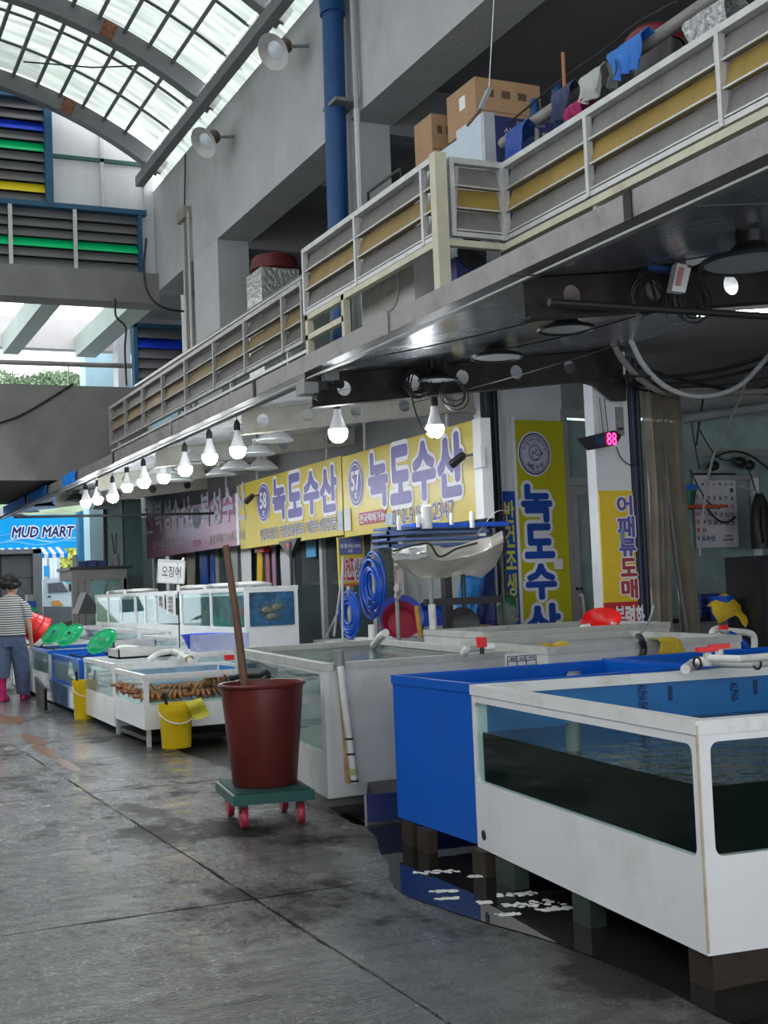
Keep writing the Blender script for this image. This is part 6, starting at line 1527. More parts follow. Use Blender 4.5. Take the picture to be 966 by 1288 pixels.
net((3.05, 18.15, .70), 'green net scoop nearest the person', 1.0)
for i, (x, y, z) in enumerate(((3.25, 14.6, .66), (3.5, 15.7, .66))):
    tag(MB().tube(smooth_path([(x, y, z+.02), (x+.1, y+.1, z+.06), (x+.25, y, z+.05), (x+.35, y+.08, z+.02)]), .035, 8).build('white_pipe_piece', pvc, smooth=True), ['crooked white pipe piece on the blue framed tank, near', 'crooked white pipe piece on the blue framed tank, far'][i], 'pipe', 'white pipe pieces on the blue framed tank')
t = thing('white_pipework', (3.2, 12.0, .66), 'white supply pipe with small valves along the crab tank', 'pipe')
MB().tube(smooth_path([onZ(225, 826, .70), onZ(255, 824, .68), onZ(300, 820, .68)]), .022, 8).build('pipe_run', pvc, t, True)
MB().tube(smooth_path([onZ(185, 832, .66), onZ(200, 822, .72), onZ(222, 820, .72), onZ(240, 832, .68)]), .03, 8).build('pipe_run', pvc, t, True)
MB().ball(onZ(236, 829, .70), .03, 8, 6).build('valve_knob', mat('olive_valve', (.3, .3, .1), .5), t, True)
MB().obox(onZ(288, 827, .68), UR, UP, V3((0, 1, 0)), .09, .05, .05).build('red_fitting', red_pl, t)
# squid plate on a wire
t = thing('squid_price_plate', (4.0, 13.4, .8), 'white price plate reading squid in black letters, clipped on a tall wire', 'sign')
a, b = onX(198, 706, 4.05), onX(232, 733, 4.05); cc = (a+b)/2
cc = onY(215, 719, 13.0); wv = .28; hv = .235; tl = UR*math.cos(.08)+UP*-math.sin(.08); tv = UP*math.cos(.08)+UR*math.sin(.08)
MB().obox(cc, tl, tv, V3((0, 1, 0)), wv, hv, .012).build('plate', white_pl, t)
MB1 = MB(); 
for s1, s2, ww, hh in ((0, .5, 1, 0), (0, -.5, 1, 0), (.5, 0, 0, 1), (-.5, 0, 0, 1)): MB1.beam(cc+tl*(wv*s1-ww*wv/2)+tv*(hv*s2-hh*hv/2)+V3((0, -.01, 0)), cc+tl*(wv*s1+ww*wv/2)+tv*(hv*s2+hh*hv/2)+V3((0, -.01, 0)), .014, .012)
MB1.build('plate_rim', mat('off_white_rim', (.62, .64, .60), .5), t)
letters('lettering', '오징어', ink, cc-V3((0, .006, 0)), tl, tv, wv*.72, hv*.5, t, off=.0, lift=.003)
w0 = onY(224, 738, 13.0); w1 = onY(226, 815, 13.0)
MB().tube(smooth_path([w0+UP*.25, w0, w0.lerp(w1, .5), w1]), .007, 6).build('wire_stand', black_rub, t)
MB().cyl(w0+UP*.02, w0-UP*.05, .016, 8).build('clip', white_pl, t)
MB().cyl(w0+UP*.25+UR*.04, w0+UP*.3+UR*.07, .012, 6).build('top_clip', white_pl, t)

# left-hand side of the aisle (beside the viewer): closed grey shutters under a matching deck
shut = mat('grey_roller_shutter', (.13, .135, .14), .5, metal=.2, var=.15, vscale=2)
struct(MB().box((-6.5, -3, 2.9), (-2.6, 46, 3.4)).build('left_deck', conc_band))
for i in range(15):
    struct(MB().box((-4.6, -3+i*3.2, 0), (-4.5, .1+i*3.2, 2.9)).build('roller_shutter', shut))
    struct(MB().box((-4.65, .1+i*3.2, 0), (-4.35, .2+i*3.2, 2.9)).build('shutter_pier', concrete))

# unseen hall behind and right of the viewer, closed in to cut sky light
struct(MB().box((12.6, -8, 0), (12.8, 26, 3.3)).build('wall_right_deep', mat('dim_back_plaster', (.16, .165, .17), .85, var=.1)))
struct(MB().box((3.9, -8, 3.2), (13, -1, 3.46)).build('walkway_deck', conc_band))
struct(MB().box((FX, -8, 6.30), (FX+.5, 0, 8.02)).build('wall_right', concrete))
struct(MB().box((-3.1, -8, 6.30), (-2.6, -2, 8.02)).build('wall_left', concrete))
struct(MB().box((5.6, -8, 0), (5.8, -1.5, 3.2)).build('shopfront_wall', mat('dim_back_plaster', (.16, .165, .17))))
struct(MB().box((-3.1, -8.2, 5.6), (13, -8, 10)).build('wall_near_end', conc_band))
struct(MB().box((-2.6, -8, 8.9), (5.4, 2.4, 9.1)).build('near_roof', conc_band))
# ================================================================== LAMPS OVER THE TANKS
def bulb(x, y, z, top, lab, s=1.0):
    t = thing('led_bulb', (x, y, z), lab, 'bulb', 'bare LED bulbs hung along the tanks')
    MB().lathe([(.001, -.075*s), (.035*s, -.068*s), (.062*s, -.04*s), (.072*s, 0), (.068*s, .022*s)], (x, y, z), 18).build('glowing_globe', bulb_m, t, True)
    MB().lathe([(.068*s, .022*s), (.05*s, .07*s), (.03*s, .13*s), (.026*s, .17*s)], (x, y, z), 18).build('white_heatsink', white_pl, t, True)
    MB().lathe([(.024*s, .165*s), (.03*s, .18*s), (.028*s, .23*s), (.012*s, .26*s), (.001, .265*s)], (x, y, z), 12).build('black_socket', black_rub, t, True)
    MB().cyl((x, y, z+.26*s), (x, y, top), .005, 5).build('cord', black_rub, t)
    return t
LB = ['first bare glowing bulb, nearest the near end of the 57 sign', 'second glowing bulb, hanging before the left part of the 57 sign']
bulb(4.86, 9.47, 2.615, cz(4.86), LB[0], 1.1); bulb(4.08, 9.72, 2.60, cz(4.08), LB[1], 1.15)
BP = [(299, 566), (264, 575), (233, 590), (206, 600), (181, 606), (160, 612), (142, 625), (123, 628), (108, 632)]
nth = ['third', 'fourth', 'fifth', 'sixth', 'seventh', 'eighth', 'ninth', 'tenth', 'eleventh']
for i, (x, y) in enumerate(BP):
    X = 3.80 if i % 2 == 0 or i < 2 else 4.0
    p = onX(x, y, X)
    bulb(X, p.y, p.z, 3.02, nth[i]+' bare glowing bulb in the row, counted from the near end'+(', the farthest one' if i == 8 else ''), 1.1)
tag(MB().tube([(3.78, 9.5, 2.985), (3.78, 20, 2.985)], .012, 6).build('bulb_supply_cable', black_rub), 'long black supply cable carrying the row of bulbs', 'cable')
def shade(x, y, z, r_, lab, dark=False):
    t = thing('lamp_shade', (x, y, z), lab, 'lamp', 'dark fixtures at the far gutter end' if dark else 'white cone lamps under the walkway')
    m_ = black_pl if dark else shade_w
    MB().lathe([(r_, -.0), (r_*1.01, .012), (r_*.5, .10), (r_*.42, .105), (.001, .11)], (x, y, z), 24).build('cone', m_, t, True)
    MB().lathe([(r_*.93, .004), (.001, .006)], (x, y, z), 20).build('diffuser', shade_glow if not dark else white_pl, t)
    mb = MB()
    for k in range(8):
        a = k*math.pi/4; mb.box((x+.05*math.cos(a)-.006, y+.05*math.sin(a)-.006, z+.105), (x+.05*math.cos(a)+.006, y+.05*math.sin(a)+.006, z+.17))
    mb.lathe([(.06, .165), (.06, .18), (.03, .19)], (x, y, z), 14); mb.build('heatsink', m_, t)
    MB().cyl((x, y, z+.18), (x, y, cz(x)), .008, 6).build('stem', black_rub, t)
SHD = [(346, 555, 4.6), (324, 572, 4.75), (298, 590, 4.9), (278, 598, 5.1), (330, 590, 5.2), (245, 580, 4.3), (205, 594, 4.3), (165, 608, 4.3), (118, 612, 4.3), (225, 605, 4.8), (130, 640, 5.2)]
for i, (x, y, X) in enumerate(SHD):
    p = onX(x, y, X)
    shade(X, p.y, min(p.z, cz(X)-.2), .20, ['white cone lamp alone before the pale holed beam, nearest one', 'second white cone lamp, below left of the nearest', 'third white cone lamp, farther in', 'fourth white cone lamp above the purple sign', 'white cone lamp low beside the 58 sign corner', 'white cone lamp between the fourth and fifth bulb', 'white cone lamp between the sixth and seventh bulb', 'white cone lamp behind the eighth bulb', 'white cone lamp behind the last bulbs', 'white cone lamp deep above the purple sign', 'farthest white cone lamp near the supply rail'][i])
for i, (x, y) in enumerate(((13, 655), (30, 650), (48, 643), (70, 634), (88, 636))):
    X = 4.02+.2*(i % 2); p = onX(x+8, y-6, X)
    shade(X, p.y, p.z, .19, ['dark unlit fixture at the very end of the gutter', 'second dark unlit fixture from the gutter end', 'third dark unlit fixture from the gutter end', 'fourth dark unlit fixture from the gutter end', 'fifth dark unlit fixture from the gutter end'][i], True)
# round black high-bay lamps near the viewer
def highbay(px_, py_, Y, r_, lab):
    p = onY(px_, py_, Y); t = thing('high_bay_lamp', p, lab, 'lamp', 'round black high-bay lamps')
    MB().tube([p+V3((r_*math.cos(a), r_*math.sin(a), 0)) for a in [q*math.pi/14 for q in range(28)]], .014, 6, closed=True).build('ring_rim', black_pl, t, True)
    MB().lathe([(r_*.95, .0), (r_*.6, .01), (.001, .012)], p, 24).build('lens_disc', mat('frosted_lens', (.45, .48, .48), .3), t)
    MB().lathe([(r_*.98, .01), (r_*.5, .05), (r_*.3, .1), (r_*.3, .16)], p, 20).build('body', black_pl, t, True)
    for s_ in (-1, 1): MB().box((p.x+s_*.06-.015, p.y-.02, p.z+.1), (p.x+s_*.06+.015, p.y+.02, cz(p.x))).build('bracket', black_pl, t)
highbay(625, 449, 8.6, .20, 'round black high-bay lamp over the middle of the near-side dark beam')
highbay(551, 478, 9.15, .155, 'round black high-bay lamp above the nearest bulb')
highbay(712, 414, 7.4, .19, 'round black high-bay lamp between the two dark beams')
highbay(945, 330, 5.2, .26, 'round black high-bay lamp at the upper right edge')
p = onY(414, 470, 9.2)
t = thing('grey_camera_box', (p.x, 9.2, p.z), 'grey boxed camera pair on the left end of the dark beam', 'camera')
for (x, y) in ((413, 474), (387, 490)):
    p = onY(x, y, 9.2); MB().box((p.x-.06, 9.12, p.z-.04), (p.x+.06, 9.3, p.z+.05)).build('camera_body', mat('grey_camera_casing', (.22, .22, .22), .5), t)
    MB().lathe([(.03, 0), (.035, .06), (.0, .06)], (p.x+.04, 9.14, p.z-.06), 12, V3((.3, -.9, -.3)).to_track_quat('Z', 'Y').to_matrix()).build('lens_hood', black_pl, t, True)
MB().box((p.x-.02, 9.2, p.z), (p.x+.2, 9.23, cz(p.x)-.0)).build('bracket', black_pl, t)
# cable coils on the beams
def coil(px_, py_, Y, r_, n_, lab, sd, cat='cable', m_=black_rub, th=.006):
    rr = random.Random(sd); p = onY(px_, py_, Y); t = thing('cable_coil', p, lab, cat, None)
    for k in range(n_):
        rx_, rz_ = r_*(.6+.6*rr.random()), r_*(.7+.6*rr.random()); c = p+V3((rr.uniform(-.4, .4)*r_, rr.uniform(-.03, .03), rr.uniform(-.3, .1)*r_))
        MB().tube([c+V3((rx_*math.cos(a), .02*math.sin(a*2), rz_*math.sin(a)-rz_*.2)) for a in [q*math.pi/11 for q in range(22)]], th, 5, closed=True).build('cable_loop', m_, t, True)
    MB().tube([p+UP*r_*.8, V3((p.x, p.y, cz(p.x)))], th, 4).build('tie', m_, t); return t
coil(520, 475, 9.25, .11, 6, 'knot of black cable on the dark beam by the high-bay lamp', 1)
coil(572, 490, 9.25, .10, 4, 'looser black cable coil right of the knot on the dark beam', 2)
coil(812, 362, 5.95, .11, 6, 'left black cable coil hanging at the white plug box', 3)
coil(868, 362, 5.95, .12, 6, 'right black cable coil hanging at the white plug box', 4)
tag(MB().tube(smooth_path([onY(516, 482, 9.25), onY(520, 510, 9.25), onY(530, 535, 9.25), onY(547, 552, 9.4)]), .008, 5).build('trailing_cable', black_rub, smooth=True), 'cable trailing from the knot towards the nearest bulb', 'cable')
for i, (a, b, s_) in enumerate((((838, 375), (838, 425), .0), ((848, 370), (862, 372), .22), ((802, 385), (808, 395), .12))):
    p, q = onY(*a, 5.9), onY(*b, 5.9)
    tag(MB().tube(catenary(p, q, s_/2), .004, 5).build('dangling_cable', black_rub, smooth=True), ['straight cable end dangling under the near beam', 'U-shaped cable loop dangling under the near beam', 'short cable loop left of the white plug box'][i], 'cable', 'dangling cables under the near beam')
t = thing('white_plug_box', onY(858, 345, 5.9), 'white socket box with a red-printed leaflet hung in the cable coils', 'socket')
q = [onY(x, y, 5.85) for x, y in ((852, 331), (870, 334), (862, 368), (845, 366))]
MB().prism(q, (0, .05, 0)).build('socket_strip', white_pl, t)
q = [onY(x, y, 5.847) for x, y in ((854, 336), (861, 337), (856, 360), (849, 359))]
MB().prism(q, (0, -.002, 0)).build('red_print', mat('faint_red_print', (.55, .25, .22), .6), t)
q = [onY(x, y, 5.85) for x, y in ((861, 314), (888, 310), (893, 326), (866, 337), (863, 330))]
MB().prism(q, (0, .1, 0)).build('white_box', mat('light_grey_plastic', (.45, .46, .46), .4), t)
for i, (x0, y0, x1, y1) in enumerate(((812, 334, 850, 343), (888, 332, 900, 344))):
    a, b = onY(x0, y0, 5.95), onY(x1, y1, 5.95)
    tag(MB().box((a.x, 5.93, b.z), (b.x, 5.99, a.z)).build('blue_tape_wrap', mat('dark_blue_tape', (.01, .05, .20), .5, bump=.4)), ['dark blue wrap left of the white socket box', 'dark blue wrap right of the white socket box'][i], 'wrap')
tag(MB().box((5.6, 5.4, 3.0), (6.3, 5.9, 3.22)).build('grey_duct_box', mat('duct_grey', (.30, .31, .31), .5)), 'grey box against the ceiling above the right cable coil', 'box')
# thin rail at the far end (dark horizontal pipe before the banner)
a, b = onY(60, 650, 19.5), onY(190, 651, 19.5)
tag(MB().cyl(V3((a.x-.5, 19.5, a.z)), V3((6.0, 19.5, a.z+.02)), .02, 8).build('dark_cross_pipe', black_rub, smooth=True), 'thin dark pipe crossing level below the far bulbs', 'pipe')

# ================================================================== STALL FURNITURE UNDER THE 57 SIGN
# blue hose coils on the wall
def hcoil(c, rx, rz, n_, lab, th=.018, X=6.25, ring_sp=.012, wob=.02, sd=0):
    rr = random.Random(sd); t = thing('blue_hose_coil', (X, c.y, c.z), lab, 'hose', 'blue hose coils')
    for k in range(n_):
        f_ = 1-.075*k; oy, oz = rr.uniform(-wob, wob), rr.uniform(-wob, wob)
        MB().tube([(X-.03-.02*(k % 2), c.y+oy+rx*f_*math.cos(a), c.z+oz+rz*f_*math.sin(a)) for a in [q*math.pi/14 for q in range(28)]], th, 7, closed=True).build('hose_loop', hose_blue, t, True)
    MB().cyl((X-.06, c.y, c.z+rz*.98), (X+.05, c.y, c.z+rz*.98), .012, 6).build('wall_hook', alu, t)
    return t
HX = 5.9
hcoil(onX(472, 738, HX), .30, .36, 9, 'larger blue hose coil hung on the grey wall panel', X=HX, sd=1, wob=.05)
hcoil(onX(444, 774, 5.6), .28, .25, 8, 'tighter blue hose coil standing left below the larger coil', X=5.6, sd=2)
for X, c in ((5.6, onX(444, 774, 5.6)),):
    MB().box((X-.10, c.y-.3, 0), (X+.1, c.y+.3, c.z-.25)).build('tmp', white_pl); bpy.data.objects.remove(bpy.data.objects['tmp'])
tag(MB().box((5.35, onX(444, 774, 5.6).y-.5, 0), (5.95, onX(444, 774, 5.6).y+.6, onX(444, 800, 5.6).z-.04)).build('white_counter_box', white_old), 'low white box behind the large white tank carrying the tighter hose coil', 'box')
for i, (x0, y0, x1, y1) in enumerate(((408, 805, 425, 770), (420, 800, 432, 712))):
    p, q = onX(x0, y0, 5.5), onX(x1, y1, 5.5)
    tag(MB().cyl(p, q, .014, 6).build('aluminium_rod', alu, smooth=True), ['short rod leaning on the shop glass left of the hose coils', 'long thin rod leaning beside the hanging yellow signboard'][i], 'rod')
# small hanging sign
hs = thing('hanging_yellow_signboard', (5.85, 14, 1.4), 'small yellow and blue signboard hanging under the two yellow signs', 'sign')
Yh = 14.3
def hq(x0, y0, x1, y1): return yq(x0, y0, x1, y1, Yh)
q = [onY(x, y, Yh) for x, y in ((425, 676), (457, 672), (461, 735), (428, 738))]
MB().prism(q, (0, .05, 0)).build('board', sign_yellow, hs)
q = [onY(x, y, Yh-.003) for x, y in ((426, 677), (455, 675), (456, 697), (427, 698))]
MB().prism(q, (0, -.003, 0)).build('blue_header', mat('indigo_header', (.13, .15, .38), .5), hs)
c, w, h = hq(428, 684, 453, 689); letters('lettering', '일시불 4700-2-8700', sign_white, c-V3((0, .006, 0)), UR, UP, w, h*1.1, hs, off=.02, lift=.002)
c, w, h = hq(437, 691, 443, 695); letters('lettering', '고문', sign_white, c-V3((0, .006, 0)), UR, UP, w, h, hs, off=.02, lift=.002)
q = [onY(x, y, Yh-.003) for x, y in ((430, 703), (457, 701), (459, 730), (430, 732))]
MB().prism(q, (0, -.002, 0)).build('pale_field', mat('pale_sign_field', (.68, .62, .62), .5), hs)
for chh, x0, x1, m_ in (('반', 429, 434, sign_red), ('건', 434, 440, sign_red), ('조', 440, 445, sign_red), ('생', 446, 451, sign_blue), ('선', 451, 457, sign_blue)):
    c, w, h = hq(x0, 703, x1, 729); letters('letter', chh, m_, c-V3((0, .006, 0)), UR, UP, w*.9, h, hs, off=.02, lift=.002)
q = [onY(x, y, Yh-.003) for x, y in ((429, 735), (461, 732), (461, 735), (429, 738))]
MB().prism(q, (0, -.003, 0)).build('red_foot', mat('orange_red_strip', (.55, .12, .04), .5), hs)
for x in (430, 449): p = onY(x, 676, Yh+.02); MB().cyl(p, (p.x, p.y, ZB+.1), .008, 5).build('hanger_wire', black_rub, hs)
# rack of blue trays under a plastic sheet
RK = 7.9+1.2; Yr = 9.6
rk = thing('tray_rack', (onY(570, 700, Yr).x, Yr, 0), 'green tube rack stacked with blue slatted trays, under the 57 sign', 'rack')
gp_ = mat('dark_green_tube', (.02, .05, .035), .4); 
def vpost(x, Y, z0_, z1_, r_, m_, nm='post'): c = onY(x, 720, Y); MB().cyl((c.x, Y, z0_), (c.x, Y, z1_), r_, 8).build(nm, m_, rk, True)
zt_ = onY(560, 690, Yr).z
vpost(541, Yr, .0, zt_, .022, mat('grey_green_post', (.25, .30, .28), .4)); vpost(582, Yr+.3, .0, zt_, .022, gp_); vpost(632, Yr+.05, .0, onY(632, 690, Yr).z, .018, gp_); vpost(498, Yr+.32, 0, onY(500, 700, Yr+.32).z, .018, mat('grey_green_post', (.25, .3, .28), .4))
c = onY(561, 740, Yr+.3); MB().box((c.x-.035, Yr+.25, 0), (c.x+.035, Yr+.33, onY(561, 703, Yr+.3).z)).build('upright', black_pl, rk)
MB().cyl(onY(543, 760, Yr-.02), V3((onY(543, 760, Yr).x, Yr-.02, .85)), .032, 10).build('white_sleeve', pvc, rk, True)
a, b = onY(536, 758, Yr), onY(632, 750, Yr)
MB().box((a.x, Yr, a.z-.03), (b.x, Yr+.05, a.z+.03)).build('cross_bar', black_pl, rk)
for k, (x0, x1, y) in enumerate(((490, 622, 688), (488, 620, 680), (487, 618, 672), (489, 616, 666))):
    a, b = onY(x0, y, Yr), onY(x1, y, Yr)
    tr_ = thing('blue_slatted_tray', ((a.x+b.x)/2, Yr+.3, a.z), ['lowest blue slatted tray of the rack stack', 'second blue slatted tray from the bottom', 'third blue slatted tray from the bottom', 'fourth blue slatted tray from the bottom, below the solid blue one'][k], 'tray', 'blue trays on the rack')
    zz = a.z-(0.0)
    tray_m = mat('slate_blue_tray', (.10, .16, .34), .4)
    MB().box((a.x, Yr, zz), (b.x, Yr+.02, zz+.022)).build('front_bar', tray_m, tr_); MB().box((a.x, Yr+.32, zz), (b.x, Yr+.322, zz+.022)).build('back_bar', tray_m, tr_)
    MB().box((a.x, Yr, zz), (a.x+.02, Yr+.322, zz+.022)).build('side_bar', tray_m, tr_); MB().box((b.x-.02, Yr, zz), (b.x, Yr+.322, zz+.022)).build('side_bar', tray_m, tr_)
    for q in range(6): MB().box((a.x+(b.x-a.x)*(q+.5)/6-.02, Yr+.02, zz+.003), (a.x+(b.x-a.x)*(q+.5)/6+.02, Yr+.32, zz+.012)).build('slat', tray_m, tr_)
a, b = onY(522, 662, Yr-.05), onY(640, 656, Yr-.05)
tag(MB().box((a.x, Yr-.05, a.z-.01), (b.x, Yr+.32, a.z+.028)).build('solid_blue_tray', mat('vivid_blue_tray', (.01, .10, .62), .35)), 'solid bright blue tray on top of the tray stack', 'tray')
for i, (x, y0, y1, r_) in enumerate(((502, 664, 651, .018), (526, 660, 650, .018), (537, 662, 637, .045), (568, 657, 648, .018), (594, 661, 646, .022))):
    p, q = onY(x, y0, Yr-.09), onY(x, y1, Yr-.09)
    z_lo = min(p.z, q.z)
    t = tag(MB().lathe([(r_, -.02), (r_, q.z-p.z), (r_*.7, q.z-p.z+.01), (r_*.7, q.z-p.z+.02)], p, 12).build('white_tray_peg', white_pl, smooth=True), ['leftmost small white peg at the blue trays', 'second small white peg at the blue trays', 'thick white corrugated peg in front of the phone number', 'fourth small white peg on the blue tray', 'rightmost white peg on the solid blue tray'][i], 'peg', 'white pegs of the blue trays')
# plastic sheet draped over the rack
def sheetq(rows, Yd, name, m_, lab, sd, cat='plastic sheet'):
    rr = random.Random(sd); g = []
    for i, row in enumerate(rows):
        g.append([onY(x+rr.uniform(-.8, .8), y+rr.uniform(-1.2, 1.2), Yd[i]+rr.uniform(-.05, .05)) for x, y in row])
    # refine
    G = []
    for i in range(len(g)-1):
        for s_ in range(3):
            t_ = s_/3; row = [g[i][j].lerp(g[i+1][j], t_) for j in range(len(g[i]))]; fine = []
            for j in range(len(row)-1):
                for u in range(3): fine.append(row[j].lerp(row[j+1], u/3)+V3((rr.uniform(-.008, .008), rr.uniform(-.02, .02), rr.uniform(-.008, .008))))
            fine.append(row[-1]); G.append(fine)
    G.append([g[-1][0].lerp(g[-1][-1], q/(len(G[0])-1)) for q in range(len(G[0]))] if 0 else [p for j in range(len(g[-1])-1) for p in (g[-1][j], g[-1][j].lerp(g[-1][j+1], 1/3), g[-1][j].lerp(g[-1][j+1], 2/3))]+[g[-1][-1]])
    return tag(MB().sheet(G, .003, (0, 1, 0)).build(name, m_, smooth=True), lab, cat)
sheetq([[(493, 690), (512, 688), (537, 684), (560, 688), (590, 682), (615, 675), (632, 667)], [(494, 702), (510, 704), (536, 700), (556, 705), (592, 700), (618, 690), (634, 680)], [(505, 714), (520, 722), (540, 724), (560, 722), (588, 716), (616, 712), (632, 694)], [(512, 718), (525, 726), (545, 728), (562, 726), (585, 722), (606, 727), (622, 712)]],
       [Yr-.15, Yr-.2, Yr-.05, Yr], 'grimy_plastic_sheet', tarp_grey, 'grimy clear plastic sheet draped over the tray rack', 3)
sheetq([[(494, 689), (505, 688), (520, 686), (536, 684)], [(494, 698), (506, 697), (520, 696), (537, 694)], [(495, 706), (507, 704), (521, 703), (538, 701)]], [Yr-.24, Yr-.26, Yr-.22], 'white_plastic_fold', mat('shiny_white_plastic', (.62, .62, .61), .25, var=.2, bump=.6, bscale=14), 'bright white folded plastic at the left end of the rack cover', 5)
tag(MB().tube(smooth_path([onY(495, 693, Yr-.28), onY(520, 686, Yr-.28), onY(540, 684, Yr-.28), onY(553, 700, Yr-.28), onY(575, 690, Yr-.28), onY(600, 683, Yr-.28)]), .009, 6).build('tie_rope', black_rub, smooth=True), 'black cord tying the plastic sheet to the rack', 'cord')
tag(MB().tube(smooth_path([onY(600, 672, Yr), onY(622, 645, Yr), onY(640, 642, Yr+.32)]), .004, 5).build('white_string', white_pl), 'white string from the rack to the blue banner', 'string')
# towel
sheetq([[(496, 708), (502, 706), (508, 708)], [(497, 722), (501, 724), (507, 722)], [(495, 740), (501, 742), (506, 740)], [(497, 754), (500, 757), (504, 752)]], [Yr+.1]*4, 'pinkish_towel', mat('dingy_pink_towel', (.50, .42, .38), .8, var=.15, bump=.5), 'dingy pinkish towel hanging at the left of the rack', 6, 'towel')
sheetq([[(580, 722), (596, 720), (612, 722)], [(578, 745), (592, 748), (605, 742)], [(572, 770), (585, 772), (600, 768)], [(568, 796), (583, 797), (600, 796)]], [Yr+1.0]*4, 'blue_waterproof_cloth', mat('mid_blue_cloth', (.02, .18, .50), .4, var=.3, bump=.4), 'blue waterproof cloth hanging behind the rack', 7, 'cloth')
sheetq([[(596, 700), (610, 700), (622, 702)], [(594, 740), (608, 745), (622, 742)], [(596, 790), (610, 792), (624, 790)]], [Yr+1.2]*3, 'navy_waterproof_cloth', mat('navy_oilcloth', (.015, .03, .12), .35, bump=.4), 'navy waterproof cloth hanging beside the blue one', 8, 'cloth')
sheetq([[(573, 712), (585, 710), (598, 712)], [(574, 722), (586, 724), (598, 723)]], [Yr+.95]*2, 'white_paper_bundle', paper, 'white paper bundle tucked above the blue cloth', 9, 'paper')
# basins, disc, bottles on a low bench
bz = onY(560, 800, 9.9).z
bt = thing('white_work_bench', (5.4, 10.2, 0), 'low white bench behind the large tank, crowded with basins', 'bench')
bx0, bx1 = onY(478, 800, 10.0).x, onY(630, 800, 10.0).x
MB().box((bx0, 9.95, bz-.06), (bx1, 10.55, bz)).build('bench_top', white_old, bt)
for x in (bx0+.02, bx1-.07):
    for y in (9.98, 10.48): MB().box((x, y, 0), (x+.05, y+.05, bz-.06)).build('leg', alu, bt)
def leanb(px_, py_, r_, m_, lab, Y, name='leaning_basin'):
    p = onY(px_, py_, Y); ax_ = V3((-.35, -.85, .3)).normalized()
    p.z = max(p.z, bz+r_*.9)
    return tag(MB().lathe([(.001, -.08), (r_*.7, -.08), (r_*.97, .0), (r_*1.0, .0), (r_*1.0, .01), (r_*.93, .0), (r_*.66, -.07), (.001, -.07)], p, 26, ax_.to_track_quat('Z', 'Y').to_matrix()).build(name, m_, smooth=True), lab, 'basin', 'basins leaning on the bench')
leanb(505, 782, .20, mat('violet_blue_basin', (.06, .09, .42), .35), 'violet-blue basin leaning behind the maroon-red basin', 10.25)
leanb(505, 790, .17, mat('crimson_basin', (.28, .015, .04), .35), 'maroon-red basin leaning in front of the violet-blue one', 10.05)
leanb(545, 785, .17, mat('deep_blue_basin', (.01, .05, .34), .35), 'deep blue basin leaning behind the yellow broom handle', 10.3)
tag(MB().cyl(onY(524, 762, 9.97), V3((onY(529, 799, 9.97).x, 9.97, bz)), .024, 8).build('yellow_broom_stick', mat('amber_handle', (.62, .36, .06), .5), smooth=True), 'upright amber yellow handle before the basins', 'handle')
tag(MB().lathe([(.001, 0), (.14, 0), (.15, .01), (.15, .045), (.05, .06), (.001, .06)], onY(582, 786, 9.85), 30, V3((-.5, -.8, .15)).to_track_quat('Z', 'Y').to_matrix()).build('black_round_lid', black_pl, smooth=True), 'shiny black round lid standing on the bench', 'lid')
c = onY(606, 795, 10.0); tag(MB().box((c.x-.11, 9.96, bz+.001), (c.x+.09, 10.2, c.z+.06)).build('cardboard_carton', card), 'small brown carton on the bench right of the black lid', 'box')
c = onY(556, 795, 10.0); tag(MB().box((c.x-.08, 9.96, bz+.001), (c.x+.09, 10.2, c.z+.05)).build('cream_box', mat('cream_box', (.5, .48, .42), .6)), 'cream box on the bench left of the black lid', 'box')
c = onY(638, 770, 9.7)
t = thing('green_glass_float', c, 'green and clear plastic bottle hung at the foot of the yellow banner', 'bottle')
MB().lathe([(.02, -.2), (.05, -.18), (.085, -.08), (.09, .05)], c, 16).build('clear_body', glassmat('smoky_clear_plastic', (.6, .7, .65), .4, .35, (.25, .28, .26)), t, True)
MB().lathe([(.09, .05), (.085, .11), (.05, .15), (.001, .16)], c, 16).build('green_top', mat('dark_green_plastic', (.01, .09, .04), .3), t, True)
MB().cyl(c+UP*.15, V3((c.x, c.y, 2.9)), .003, 4).build('string', black_rub, t)
# black folded item + white bin under the 58 sign
tag(MB().tube(smooth_path([V3((5.2, onX(431, 798, 5.2).y, 0)), onX(431, 798, 5.2), onX(431, 700, 5.2)]), .0125, 6).build('thin_post', alu), 'thin grey post left of the tighter hose coil', 'post')
